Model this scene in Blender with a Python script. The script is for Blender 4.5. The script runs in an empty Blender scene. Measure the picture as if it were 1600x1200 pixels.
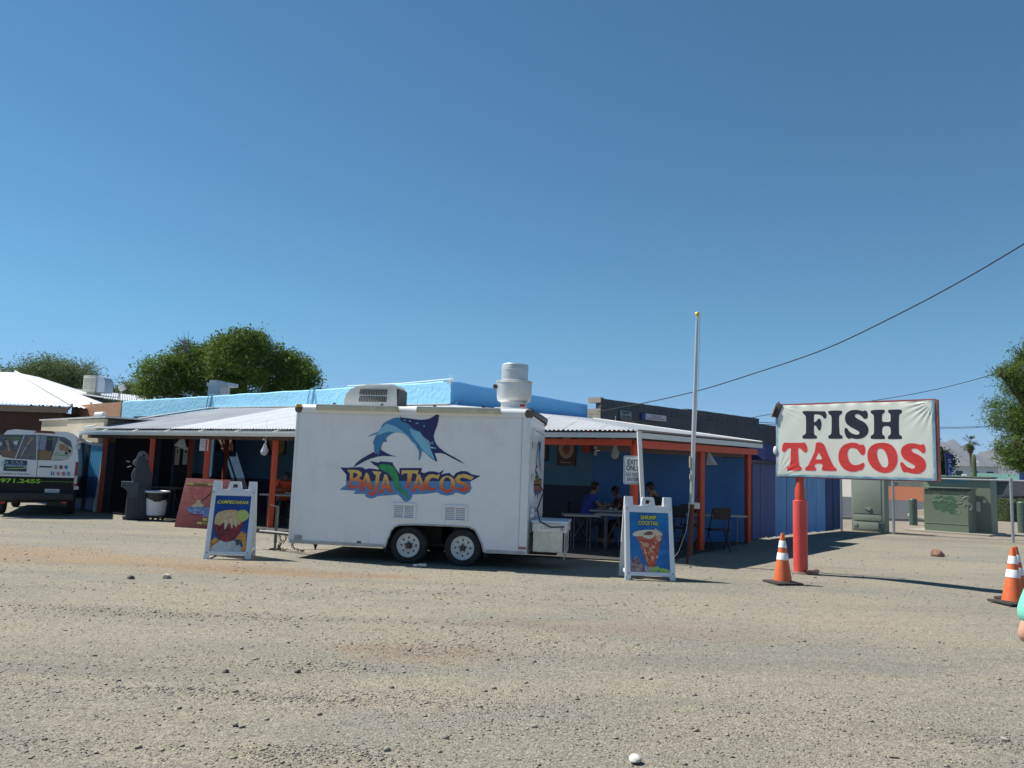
import bpy, bmesh, math, random
import numpy as np
from math import sin, cos, pi, radians, atan, sqrt, floor
from mathutils import Vector, Matrix, Euler
from mathutils.geometry import tessellate_polygon

random.seed(7)
rng = np.random.default_rng(7)
SC = bpy.context.scene
COL = SC.collection

# ------------------------------------------------------------------ camera
EYE = 1.6
TH = atan(140 / 1200); PH = atan(.035)
_F = Vector((0, cos(TH), sin(TH)))
_R0 = Vector((1, 0, 0)); _U0 = Vector((0, -sin(TH), cos(TH)))
_R = _R0 * cos(PH) + _U0 * sin(PH)
_U = -_R0 * sin(PH) + _U0 * cos(PH)
cam_data = bpy.data.cameras.new('camera')
cam_data.sensor_width = 36; cam_data.lens = 27
cam_data.clip_start = .05; cam_data.clip_end = 20000
cam = bpy.data.objects.new('camera', cam_data); COL.objects.link(cam)
m = Matrix((( _R.x, _U.x, -_F.x, 0), (_R.y, _U.y, -_F.y, 0), (_R.z, _U.z, -_F.z, EYE), (0, 0, 0, 1)))
cam.matrix_world = m
SC.camera = cam

# ------------------------------------------------------------------ sky, sun, exposure
SUNV = Vector((-.69, .24, 1.0)).normalized()
w = bpy.data.worlds.new('World'); SC.world = w; w.use_nodes = True
nt = w.node_tree; nt.nodes.clear()
sky = nt.nodes.new('ShaderNodeTexSky'); sky.sky_type = 'NISHITA'; sky.sun_disc = False
sky.sun_elevation = math.asin(SUNV.z); sky.sun_rotation = math.atan2(SUNV.x, SUNV.y)
sky.altitude = 700; sky.air_density = 1.0; sky.dust_density = 0; sky.ozone_density = 6.0
bg = nt.nodes.new('ShaderNodeBackground'); bg.inputs[1].default_value = .056
wo = nt.nodes.new('ShaderNodeOutputWorld')
tint = nt.nodes.new('ShaderNodeMix'); tint.data_type = 'RGBA'; tint.blend_type = 'MULTIPLY'; tint.inputs[0].default_value = 1
tint.inputs[7].default_value = (.76, 1.24, 1.22, 1)   # the camera's colour balance for the clear sky
gco = nt.nodes.new('ShaderNodeTexCoord'); gsx = nt.nodes.new('ShaderNodeSeparateXYZ'); nt.links.new(gco.outputs['Generated'], gsx.inputs[0])
gmr = nt.nodes.new('ShaderNodeMapRange'); gmr.interpolation_type = 'SMOOTHSTEP'; gmr.inputs[1].default_value = -.02; gmr.inputs[2].default_value = .20; nt.links.new(gsx.outputs['Z'], gmr.inputs[0])
gmx = nt.nodes.new('ShaderNodeMix'); gmx.data_type = 'RGBA'; gmx.inputs[6].default_value = (.62, .82, 1.30, 1); gmx.inputs[7].default_value = (.76, 1.24, 1.22, 1)
nt.links.new(gmr.outputs[0], gmx.inputs[0]); nt.links.new(gmx.outputs[2], tint.inputs[7])
nt.links.new(sky.outputs[0], tint.inputs[6]); nt.links.new(tint.outputs[2], bg.inputs[0]); nt.links.new(bg.outputs[0], wo.inputs[0])
sl = bpy.data.lights.new('sun', 'SUN'); sl.energy = 5.0; sl.angle = radians(.53); sl.color = (1, .96, .9)
so = bpy.data.objects.new('sun', sl); COL.objects.link(so)
so.rotation_euler = (-SUNV).to_track_quat('-Z', 'Y').to_euler()
SC.view_settings.view_transform = 'Standard'; SC.view_settings.look = 'None'
SC.view_settings.exposure = .6; SC.view_settings.gamma = 1
SC.view_settings.use_curve_mapping = False
SC.render.engine = 'CYCLES'
SC.cycles.max_bounces = 8

# ------------------------------------------------------------------ pixel -> place (photo pixels, 1600 x 1200)
def ray(px, py): return _F * 1200 + _R * (px - 800) - _U * (py - 600)
def P(px, py, Y):
    d = ray(px, py); k = Y / d.y; return Vector((d.x * k, Y, EYE + d.z * k))
def G(px, py, z=0.0):
    d = ray(px, py); k = (z - EYE) / d.z; return Vector((d.x * k, d.y * k, z))

class Wall:
    """vertical plane through two plan points; local u along it, z up, off = towards the camera side"""
    def __init__(s, a, b):
        s.a = Vector((a[0], a[1])); s.b = Vector((b[0], b[1])); s.L = (s.b - s.a).length
        s.u = (s.b - s.a) / s.L; s.n = Vector((s.u.y, -s.u.x))
        s.yaw = math.atan2(s.u.y, s.u.x)
    def hit(s, px, py):
        d = ray(px, py); n = s.n
        k = (n.x * s.a.x + n.y * s.a.y) / (n.x * d.x + n.y * d.y)
        p = Vector((d.x * k, d.y * k)); return ((p - s.a).dot(s.u), EYE + d.z * k)
    def w(s, u, z, off=0.0):
        p = s.a + s.u * u + s.n * off; return Vector((p.x, p.y, z))

# ------------------------------------------------------------------ materials
def srgb(r, g, b):
    f = lambda c: (c / 255 / 12.92) if c <= 10 else ((c / 255 + .055) / 1.055) ** 2.4
    return (f(r), f(g), f(b))
def newmat(name):
    m = bpy.data.materials.new(name); m.use_nodes = True
    return m, m.node_tree, m.node_tree.nodes['Principled BSDF']
_mats = {}
def M(name, col, rough=.6, metal=0.0, var=.12, scale=4.0, bump=0.0, bscale=60.0, dirt=None, dirt_amt=.5, dscale=2.0, spec=.5, coat=0.0, stretch=None):
    if name in _mats: return _mats[name]
    m, t, b = newmat(name); N = t.nodes; L = t.links
    tc = N.new('ShaderNodeTexCoord'); src = tc.outputs['Object']
    if stretch:
        mp = N.new('ShaderNodeMapping'); mp.inputs['Scale'].default_value = stretch
        L.new(src, mp.inputs[0]); src = mp.outputs[0]
    no = N.new('ShaderNodeTexNoise'); no.inputs['Scale'].default_value = scale; no.inputs['Detail'].default_value = 6
    no.inputs['Roughness'].default_value = .62
    L.new(src, no.inputs['Vector'])
    mix = N.new('ShaderNodeMix'); mix.data_type = 'RGBA'
    mr = N.new('ShaderNodeMapRange'); mr.inputs[1].default_value = .3; mr.inputs[2].default_value = .7
    L.new(no.outputs['Fac'], mr.inputs[0]); L.new(mr.outputs[0], mix.inputs[0])
    c = list(col)
    mix.inputs[6].default_value = (*[x * (1 - var) for x in c], 1)
    mix.inputs[7].default_value = (*[min(.95, x * (1 + var)) for x in c], 1)
    out = mix.outputs[2]
    if dirt:
        n2 = N.new('ShaderNodeTexNoise'); n2.inputs['Scale'].default_value = dscale; n2.inputs['Detail'].default_value = 8
        n2.inputs['Roughness'].default_value = .7
        L.new(src, n2.inputs['Vector'])
        r2 = N.new('ShaderNodeMapRange'); r2.inputs[1].default_value = .52; r2.inputs[2].default_value = .72
        r2.inputs[4].default_value = dirt_amt
        L.new(n2.outputs['Fac'], r2.inputs[0])
        mx = N.new('ShaderNodeMix'); mx.data_type = 'RGBA'; mx.inputs[7].default_value = (*dirt, 1)
        L.new(r2.outputs[0], mx.inputs[0]); L.new(out, mx.inputs[6]); out = mx.outputs[2]
    L.new(out, b.inputs['Base Color'])
    b.inputs['Roughness'].default_value = rough; b.inputs['Metallic'].default_value = metal
    b.inputs['Specular IOR Level'].default_value = spec
    if coat: b.inputs['Coat Weight'].default_value = coat; b.inputs['Coat Roughness'].default_value = .1
    if bump:
        n3 = N.new('ShaderNodeTexNoise'); n3.inputs['Scale'].default_value = bscale; n3.inputs['Detail'].default_value = 5
        L.new(src, n3.inputs['Vector'])
        bp = N.new('ShaderNodeBump'); bp.inputs['Strength'].default_value = 1; bp.inputs['Distance'].default_value = bump
        L.new(n3.outputs['Fac'], bp.inputs['Height']); L.new(bp.outputs[0], b.inputs['Normal'])
    _mats[name] = m; return m

def flatprint(name, col, rough=.45, var=.05):
    return M(name, col, rough, var=var, scale=9)

# ------------------------------------------------------------------ mesh builder
class B:
    def __init__(s): s.bm = bmesh.new(); s.mi = 0
    def _setmi(s, faces):
        for f in faces: f.material_index = s.mi
    def quad(s, *pts):
        f = s.bm.faces.new([s.bm.verts.new(Vector(p)) for p in pts]); f.material_index = s.mi; return f
    def box(s, c, size, rot=None, bevel=0.0, mat=None):
        n0 = set(s.bm.faces)
        r = bmesh.ops.create_cube(s.bm, size=1)
        vs = r['verts']
        Mx = Matrix.Translation(Vector(c)) @ (rot.to_matrix().to_4x4() if isinstance(rot, Euler) else (rot.to_4x4() if rot is not None else Matrix.Identity(4))) @ Matrix.Diagonal((*size, 1))
        bmesh.ops.transform(s.bm, matrix=Mx, verts=vs)
        if bevel:
            es = list({e for v in vs for e in v.link_edges})
            bmesh.ops.bevel(s.bm, geom=es, offset=bevel, segments=2, affect='EDGES', profile=.6)
        if s.mi: s._setmi([f for f in s.bm.faces if f not in n0])
        return s
    def cyl(s, p0, p1, r0, r1=None, seg=16, caps=True):
        p0 = Vector(p0); p1 = Vector(p1); r1 = r0 if r1 is None else r1
        d = (p1 - p0).normalized(); a = d.orthogonal().normalized(); b = d.cross(a)
        A = []; Bv = []
        for i in range(seg):
            t = 2 * pi * i / seg; o = a * cos(t) + b * sin(t)
            A.append(s.bm.verts.new(p0 + o * r0)); Bv.append(s.bm.verts.new(p1 + o * r1))
        fs = []
        for i in range(seg):
            j = (i + 1) % seg; fs.append(s.bm.faces.new((A[i], A[j], Bv[j], Bv[i])))
        if caps:
            fs.append(s.bm.faces.new(A[::-1])); fs.append(s.bm.faces.new(Bv))
        s._setmi(fs); return s
    def tube(s, pts, r, seg=8, caps=True):
        pts = [Vector(p) for p in pts]; rs = r if isinstance(r, (list, tuple)) else [r] * len(pts)
        d0 = (pts[1] - pts[0]).normalized(); a = d0.orthogonal().normalized(); rings = []
        for i, p in enumerate(pts):
            d = (pts[min(i + 1, len(pts) - 1)] - pts[max(i - 1, 0)]).normalized()
            a = (a - d * a.dot(d)).normalized(); b = d.cross(a)
            rings.append([s.bm.verts.new(p + (a * cos(2 * pi * k / seg) + b * sin(2 * pi * k / seg)) * rs[i]) for k in range(seg)])
        fs = []
        for A, C in zip(rings, rings[1:]):
            for k in range(seg):
                j = (k + 1) % seg; fs.append(s.bm.faces.new((A[k], A[j], C[j], C[k])))
        if caps:
            fs.append(s.bm.faces.new(rings[0][::-1])); fs.append(s.bm.faces.new(rings[-1]))
        s._setmi(fs); return s
    def lathe(s, prof, c=(0, 0, 0), seg=24, axis='Z', close=False):
        rings = []
        for (r, h) in prof:
            ring = []
            for k in range(seg):
                t = 2 * pi * k / seg
                if axis == 'Z': p = (c[0] + r * cos(t), c[1] + r * sin(t), c[2] + h)
                elif axis == 'Y': p = (c[0] + r * cos(t), c[1] + h, c[2] + r * sin(t))
                else: p = (c[0] + h, c[1] + r * cos(t), c[2] + r * sin(t))
                ring.append(s.bm.verts.new(p))
            rings.append(ring)
        fs = []
        prs = list(zip(rings, rings[1:]))
        if close: prs.append((rings[-1], rings[0]))
        for A, C in prs:
            for k in range(seg):
                j = (k + 1) % seg
                fs.append(s.bm.faces.new((A[k], A[j], C[j], C[k])))
        s._setmi(fs); return s
    def flat(s, poly, f, holes=()):
        loops = [list(poly)] + [list(h) for h in holes]
        allp = [p for l in loops for p in l]
        tri = tessellate_polygon([[Vector((p[0], p[1], 0)) for p in l] for l in loops])
        vs = [s.bm.verts.new(Vector(f(*p))) for p in allp]
        for t in tri:
            try: fc = s.bm.faces.new([vs[i] for i in t]); fc.material_index = s.mi
            except ValueError: pass
        return s
    def prism(s, poly, f, g, holes=()):
        """f(u,v) front point, g(u,v) back point"""
        loops = [list(poly)] + [list(h) for h in holes]
        allp = [p for l in loops for p in l]
        tri = tessellate_polygon([[Vector((p[0], p[1], 0)) for p in l] for l in loops])
        A = [s.bm.verts.new(Vector(f(*p))) for p in allp]; C = [s.bm.verts.new(Vector(g(*p))) for p in allp]
        fs = []
        for t in tri:
            fs.append(s.bm.faces.new([A[i] for i in t])); fs.append(s.bm.faces.new([C[i] for i in reversed(t)]))
        k = 0
        for l in loops:
            n = len(l)
            for i in range(n):
                j = (i + 1) % n
                fs.append(s.bm.faces.new((A[k + i], A[k + j], C[k + j], C[k + i])))
            k += n
        s._setmi(fs); return s
    def sphere(s, c, r, seg=12, rings=8, scale=(1, 1, 1)):
        n0 = set(s.bm.faces) if s.mi else None
        bmesh.ops.create_uvsphere(s.bm, u_segments=seg, v_segments=rings, radius=1,
            matrix=Matrix.Translation(Vector(c)) @ Matrix.Diagonal((r * scale[0], r * scale[1], r * scale[2], 1)))
        if s.mi: s._setmi([f for f in s.bm.faces if f not in n0])
        return s
    def build(s, name, mat, parent=None, world=False, smooth=True, fixn=True, **props):
        if fixn: bmesh.ops.recalc_face_normals(s.bm, faces=s.bm.faces)
        if world and parent is not None:
            bmesh.ops.translate(s.bm, vec=-Vector(parent.location), verts=s.bm.verts)
        me = bpy.data.meshes.new(name); s.bm.to_mesh(me); s.bm.free()
        for mm in (mat if isinstance(mat, (list, tuple)) else [mat]): me.materials.append(mm)
        if smooth and me.polygons:
            me.polygons.foreach_set('use_smooth', [True] * len(me.polygons))
            me.set_sharp_from_angle(angle=radians(32))
        o = bpy.data.objects.new(name, me); COL.objects.link(o)
        if parent is not None: o.parent = parent
        for k, v in props.items(): o[k] = v
        return o

def thing(name, label, cat, loc=(0, 0, 0), yaw=0, group=None):
    o = bpy.data.objects.new(name, None); COL.objects.link(o); o.empty_display_size = .1
    o.location = loc; o.rotation_euler = (0, 0, yaw); o['label'] = label; o['category'] = cat
    if group: o['group'] = group
    return o
def tag(o, label, cat, group=None):
    o['label'] = label; o['category'] = cat
    if group: o['group'] = group
    return o
def struct(o): o['kind'] = 'structure'; return o
def copy_tree(o, parent=None):
    c = o.copy(); COL.objects.link(c); c.parent = parent
    for ch in list(o.children): copy_tree(ch, c)
    return c

def smoothpoly(pts, n=4):
    out = []; N = len(pts)
    for i in range(N):
        p0, p1, p2, p3 = [pts[(i + k - 1) % N] for k in range(4)]
        for j in range(n):
            t = j / n
            out.append(tuple(.5 * ((2 * p1[k]) + (-p0[k] + p2[k]) * t + (2 * p0[k] - 5 * p1[k] + 4 * p2[k] - p3[k]) * t * t + (-p0[k] + 3 * p1[k] - 3 * p2[k] + p3[k]) * t ** 3) for k in (0, 1)))
    return out
def ellipse(cx, cy, rx, ry, n=28, a0=0):
    return [(cx + rx * cos(a0 + 2 * pi * i / n), cy + ry * sin(a0 + 2 * pi * i / n)) for i in range(n)]

def text_obj(name, s, size, mat, parent, loc, yaw=0, width=None, offset=0.0, shear=0.0, extrude=.0008, tilt=0.0, spacing=1.0, align='CENTER', height=None):
    """lettering standing in local x-z plane, read from -y"""
    cu = bpy.data.curves.new(name, 'FONT'); cu.body = s; cu.size = size; cu.align_x = align; cu.align_y = 'CENTER'
    cu.offset = offset; cu.shear = shear; cu.extrude = extrude; cu.resolution_u = 3; cu.space_character = spacing
    tmp = bpy.data.objects.new('tmp', cu)
    me = bpy.data.meshes.new_from_object(tmp)
    bpy.data.objects.remove(tmp); bpy.data.curves.remove(cu)
    co = np.zeros(len(me.vertices) * 3); me.vertices.foreach_get('co', co); co = co.reshape(-1, 3)
    if len(co):
        w0 = co[:, 0].max() - co[:, 0].min(); h0 = co[:, 1].max() - co[:, 1].min()
        if width: co[:, 0] *= width / w0
        if height: co[:, 1] *= height / h0
    new = np.stack([co[:, 0], -co[:, 2], co[:, 1]], 1)
    me.vertices.foreach_set('co', new.ravel()); me.update()
    me.materials.clear(); me.materials.append(mat); me.name = name
    o = bpy.data.objects.new(name, me); COL.objects.link(o); o.parent = parent
    o.location = loc; o.rotation_euler = (tilt, 0, yaw)
    return o

def np_mesh(name, V, F, mat, parent=None, attr=None, smooth=False):
    me = bpy.data.meshes.new(name); V = np.asarray(V, dtype=np.float32); F = np.asarray(F, dtype=np.int32)
    me.vertices.add(len(V)); me.vertices.foreach_set('co', V.ravel())
    k = F.shape[1]; me.loops.add(F.size); me.loops.foreach_set('vertex_index', F.ravel())
    me.polygons.add(len(F)); me.polygons.foreach_set('loop_start', np.arange(0, F.size, k, dtype=np.int32))
    try: me.polygons.foreach_set('loop_total', np.full(len(F), k, dtype=np.int32))
    except Exception: pass
    if smooth: me.polygons.foreach_set('use_smooth', np.ones(len(F), dtype=bool))
    if attr is not None:
        a = me.attributes.new('tone', 'FLOAT', 'POINT'); a.data.foreach_set('value', np.asarray(attr, dtype=np.float32))
    me.update(); me.validate()
    me.materials.append(mat); o = bpy.data.objects.new(name, me); COL.objects.link(o)
    if parent is not None: o.parent = parent
    return o

# ================================================================== GROUND
def vnoise(x, y, seed=0):
    xi = np.floor(x).astype(np.int64); yi = np.floor(y).astype(np.int64); fx = x - xi; fy = y - yi
    fx = fx * fx * (3 - 2 * fx); fy = fy * fy * (3 - 2 * fy)
    def h(a, b):
        n = (a * 374761393 + b * 668265263 + seed * 1274126177) & 0x7fffffff
        n = ((n ^ (n >> 13)) * 1274126177) & 0x7fffffff
        return ((n ^ (n >> 16)) & 0xffff) / 65535.0
    return (h(xi, yi) * (1 - fx) + h(xi + 1, yi) * fx) * (1 - fy) + (h(xi, yi + 1) * (1 - fx) + h(xi + 1, yi + 1) * fx) * fy
def gz(x, y):
    x = np.asarray(x, float); y = np.asarray(y, float)
    near = np.clip((26 - y) / 6, 0, 1) * np.clip((15 - np.abs(x)) / 3, 0, 1)
    z = .030 * (vnoise(x * .35, y * .8, 1) - .5) + .020 * (vnoise(x * .9 + 3, y * 2.2, 2) - .5)
    # wheel ruts curving across the lot
    for yc_, k_, a_ in ((9.3, .012, .010), (7.55, .012, .010), (5.9, -.02, .008), (12.0, .006, .007)):
        d_ = y - (yc_ + k_ * (x - 1) ** 2 + .25 * np.sin(x * .33 + yc_)); z += -a_ * np.exp(-(d_ / .11) ** 2) + a_ * .7 * np.exp(-((np.abs(d_) - .2) / .07) ** 2)
    z += .008 * (vnoise(x * 3, y * 5, 3) - .5) + .006 * (vnoise(x * 9, y * 11, 4) - .5)
    soft = np.clip((13.5 - y) / 3, .35, 1)
    return z * near * soft - .004
def axis(lo, hi, step, far):
    a = list(np.arange(lo, hi, step)); d = step
    left = []; x = lo
    while x > -far: d *= 1.35; x -= d; left.append(x)
    d = step; right = []; x = a[-1]
    while x < far: d *= 1.35; x += d; right.append(x)
    return np.array(left[::-1] + a + right)
xs = axis(-13, 14, .055, 5800); ys = axis(.8, 22, .045, 5800)
X, Y = np.meshgrid(xs, ys); Z = gz(X, Y)
V = np.stack([X.ravel(), Y.ravel(), Z.ravel()], 1)
nx, ny = len(xs), len(ys); idx = np.arange(nx * ny).reshape(ny, nx)
F = np.stack([idx[:-1, :-1].ravel(), idx[:-1, 1:].ravel(), idx[1:, 1:].ravel(), idx[1:, :-1].ravel()], 1)

def ground_material():
    m, t, b = newmat('gravel lot'); N = t.nodes; L = t.links
    tc = N.new('ShaderNodeTexCoord'); O = tc.outputs['Object']
    def noise(scale, det=6, rough=.6, st=None):
        n = N.new('ShaderNodeTexNoise'); n.inputs['Scale'].default_value = scale; n.inputs['Detail'].default_value = det
        n.inputs['Roughness'].default_value = rough
        if st:
            mp = N.new('ShaderNodeMapping'); mp.inputs['Scale'].default_value = st; L.new(O, mp.inputs[0]); L.new(mp.outputs[0], n.inputs['Vector'])
        else: L.new(O, n.inputs['Vector'])
        return n.outputs['Fac']
    def ramp(src, lo, hi, a=0, c=1):
        r = N.new('ShaderNodeMapRange'); r.interpolation_type = 'SMOOTHSTEP'
        r.inputs[1].default_value = lo; r.inputs[2].default_value = hi; r.inputs[3].default_value = a; r.inputs[4].default_value = c
        L.new(src, r.inputs[0]); return r.outputs[0]
    def mix(f, a, c, mode='MIX'):
        x = N.new('ShaderNodeMix'); x.data_type = 'RGBA'; x.blend_type = mode
        if isinstance(f, float): x.inputs[0].default_value = f
        else: L.new(f, x.inputs[0])
        for s, v in ((6, a), (7, c)):
            if isinstance(v, tuple): x.inputs[s].default_value = (*v, 1)
            else: L.new(v, x.inputs[s])
        return x.outputs[2]
    def math_(op, a, c):
        x = N.new('ShaderNodeMath'); x.operation = op
        for s, v in ((0, a), (1, c)):
            if isinstance(v, (int, float)): x.inputs[s].default_value = v
            else: L.new(v, x.inputs[s])
        return x.outputs[0]
    def patch(cx, cy, rx, ry, rot=0, warp=.55, edge=(.6, 1.15)):
        mp = N.new('ShaderNodeMapping'); mp.vector_type = 'TEXTURE'
        mp.inputs['Location'].default_value = (cx, cy, 0); mp.inputs['Rotation'].default_value = (0, 0, rot); mp.inputs['Scale'].default_value = (rx, ry, 1000)
        L.new(O, mp.inputs[0]); le = N.new('ShaderNodeVectorMath'); le.operation = 'LENGTH'; L.new(mp.outputs[0], le.inputs[0])
        d = math_('ADD', le.outputs['Value'], math_('MULTIPLY', math_('SUBTRACT', noise(1.1, 10, .72, (.7, 1.6, 1)), .5), warp * 4.2))
        return math_('MULTIPLY', ramp(d, edge[0] - .1, edge[1] + .25, 1, 0), ramp(noise(3.2, 8, .75, (.8, 1.5, 1)), .36, .60, .35, 1))
    tan = (.255, .229, .174); grey = (.220, .207, .170)
    c = mix(ramp(noise(.55, 5, .6, (.6, 1.3, 1)), .38, .62), tan, grey)
    # gravelly bands left by tyres, running mostly across the lot
    band = ramp(noise(1.0, 6, .62, (.16, 1.1, 1)), .50, .66)
    c = mix(math_('MULTIPLY', band, .4), c, (.155, .150, .130))
    c = mix(math_('MULTIPLY', ramp(noise(1.0, 5, .6, (.22, .9, 3)), .55, .7), .55), c, (.27, .24, .185))
    # bare sandy dirt
    for cx_, cy_, rx_, ry_, ro_, am_ in ((-9.2, 13.6, 2.2, .75, .05, .75), (-7.2, 12.9, 2.0, .55, -.1, .9), (-5.6, 12.5, 1.9, .6, .1, .8), (-8.0, 12.2, 1.5, .35, 0, .6), (-4.2, 11.7, 1.3, .35, .05, .7)):
        c = mix(math_('MULTIPLY', patch(cx_, cy_, rx_, ry_, ro_), am_), c, (.275, .20, .122))
    for cx_, cy_, rx_, ry_, ro_, am_ in ((-2.6, 9.2, 3.2, .8, .1, .7), (3.8, 9.6, 2.6, .7, -.15, .7), (-1.2, 5.7, 1.6, .5, .15, .75), (2.0, 6.2, 1.5, .4, -.2, .6), (-4.5, 7.6, 2.2, .5, 0, .6), (8.5, 16.5, 4.5, 1.3, -.1, .7), (.6, 10.9, 2.2, .35, 0, .5)):
        c = mix(math_('MULTIPLY', patch(cx_, cy_, rx_, ry_, ro_), am_), c, (.285, .250, .188))
    c = mix(math_('MULTIPLY', patch(-3.3, 11.95, 1.9, .38, -.08), .8), c, (.25, .165, .094))
    c = mix(math_('MULTIPLY', patch(-.75, 7.1, .8, .35, 0), .55), c, (.235, .165, .108))
    c = mix(math_('MULTIPLY', patch(1.6, 8.4, 2.2, .4, -.1), .35), c, (.235, .175, .12))
    c = mix(math_('MULTIPLY', patch(12.5, 24.5, 6, .9, -.2), .6), c, (.20, .155, .11))
    # single stones: cells with their own brightness
    for sc_, am, lo, hi in ((48, .32, .5, 1.55), (115, .40, .4, 1.65)):
        vo = N.new('ShaderNodeTexVoronoi'); vo.inputs['Scale'].default_value = sc_; L.new(O, vo.inputs['Vector'])
        sep = N.new('ShaderNodeSeparateColor'); L.new(vo.outputs['Color'], sep.inputs[0])
        v = ramp(sep.outputs[0], 0, 1, lo, hi)
        cc = N.new('ShaderNodeCombineColor'); L.new(v, cc.inputs[0]); L.new(v, cc.inputs[1]); L.new(v, cc.inputs[2])
        c = mix(am, c, mix(1.0, c, cc.outputs[0], 'MULTIPLY'))
    speck = ramp(noise(80, 2, .5), .62, .70)
    c = mix(math_('MULTIPLY', speck, .4), c, (.075, .07, .06))
    speck2 = ramp(noise(70, 2, .5, (1, 1.1, 5)), .70, .76)
    c = mix(math_('MULTIPLY', speck2, .6), c, (.36, .33, .27))
    L.new(c, b.inputs['Base Color']); b.inputs['Roughness'].default_value = .95; b.inputs['Specular IOR Level'].default_value = .15
    # relief
    vo = N.new('ShaderNodeTexVoronoi'); vo.inputs['Scale'].default_value = 60; L.new(O, vo.inputs['Vector'])
    h = math_('ADD', math_('MULTIPLY', noise(38, 6, .7), 1.0), math_('MULTIPLY', vo.outputs['Distance'], -.5))
    bp = N.new('ShaderNodeBump'); bp.inputs['Strength'].default_value = .9; bp.inputs['Distance'].default_value = .016
    L.new(h, bp.inputs['Height']); L.new(bp.outputs[0], b.inputs['Normal'])
    return m
GM = ground_material()
ground = np_mesh('ground', V, F, GM, smooth=True); ground['kind'] = 'structure'

# loose stones lying on the lot
def pebbles(name, n, ylo, yhi, s_lo, s_hi, mat, clusters=None, seed=3):
    r = np.random.default_rng(seed)
    inv = r.uniform(1 / yhi, 1 / ylo, n); yy = 1 / inv
    xx = r.uniform(-.70, .70, n) * yy
    if clusters is not None:
        k = len(clusters); m_ = int(n * .22); ci = r.integers(0, k, m_); cl = np.array(clusters)
        xx[:m_] = cl[ci, 0] + r.normal(0, 1, m_) * cl[ci, 2]; yy[:m_] = cl[ci, 1] + r.normal(0, 1, m_) * cl[ci, 3]
    dens = vnoise(xx * .8, yy * 1.6, 11) * .6 + vnoise(xx * 3, yy * 4, 12) * .4
    keep = (dens > r.uniform(.15, .75, n)) | (np.arange(n) < (int(n * .22) if clusters is not None else 0))
    keep &= yy > .9
    xx, yy = xx[keep], yy[keep]; n = len(xx)
    s = np.exp(r.normal(0, .38, n)) * (s_lo + (s_hi - s_lo) * np.clip(yy / 14, 0, 1))
    base = np.array([[1, 0, 0], [0, 1, 0], [-1, 0, 0], [0, -1, 0], [.55, .6, .75], [-.6, .5, .8], [-.5, -.65, .7], [.6, -.5, .8], [0, 0, -.6]], float)
    faces = np.array([[0, 1, 4], [1, 5, 4], [1, 2, 5], [2, 6, 5], [2, 3, 6], [3, 7, 6], [3, 0, 7], [0, 4, 7], [4, 5, 6], [4, 6, 7], [1, 0, 8], [2, 1, 8], [3, 2, 8], [0, 3, 8]])
    jit = 1 + r.normal(0, .2, (n, 9, 3))
    v = base[None] * jit
    v *= np.stack([r.uniform(.7, 1.3, n), r.uniform(.7, 1.3, n), r.uniform(.35, .8, n)], 1)[:, None, :] * s[:, None, None]
    a = r.uniform(0, 2 * pi, n); ca, sa = np.cos(a)[:, None], np.sin(a)[:, None]
    vx = v[..., 0] * ca - v[..., 1] * sa + xx[:, None]; vy = v[..., 0] * sa + v[..., 1] * ca + yy[:, None]
    vz = v[..., 2] + (gz(xx, yy) + s * .12)[:, None]
    VV = np.stack([vx, vy, vz], -1).reshape(-1, 3)
    FF = (faces[None] + (np.arange(n) * 9)[:, None, None]).reshape(-1, 3)
    tone = np.repeat(r.uniform(0, 1, n), 9)
    o = np_mesh(name, VV, FF, mat, attr=tone); o['kind'] = 'stuff'; return o
def stone_material():
    m, t, b = newmat('stones'); N = t.nodes; L = t.links
    at = N.new('ShaderNodeAttribute'); at.attribute_name = 'tone'
    cr = N.new('ShaderNodeValToRGB'); L.new(at.outputs['Fac'], cr.inputs[0])
    e = cr.color_ramp.elements; e[0].position = 0; e[0].color = (.10, .095, .085, 1); e[1].position = 1; e[1].color = (.36, .33, .28, 1)
    for p, c in ((.12, (.17, .162, .14, 1)), (.5, (.235, .215, .175, 1)), (.8, (.27, .245, .195, 1)), (.93, (.30, .24, .18, 1))):
        x = e.new(p); x.color = c
    L.new(cr.outputs[0], b.inputs['Base Color']); b.inputs['Roughness'].default_value = .9
    return m
STM = stone_material()
clus = [(G(x, y).x, G(x, y).y, a, c) for x, y, a, c in ((540, 1090, .5, .12), (740, 1100, .7, .25), (500, 1040, .45, .12), (370, 1085, .6, .06), (300, 960, 1.2, .12), (560, 1180, .25, .12), (120, 1165, .5, .10),
     (430, 962, 1.8, .14), (1540, 1155, .12, .10), (690, 1012, .5, .18), (1200, 1150, 1.0, .3), (880, 1000, 1.0, .3), (700, 930, 1.8, .25), (450, 1180, .25, .1), (1350, 1130, 1.0, .25))]
pebbles('gravel', 33000, 3.6, 22, .0028, .0085, STM, clus, 3)
pebbles('gravel_stones', 550, 3.8, 20, .008, .016, STM, clus, 5)

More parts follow.
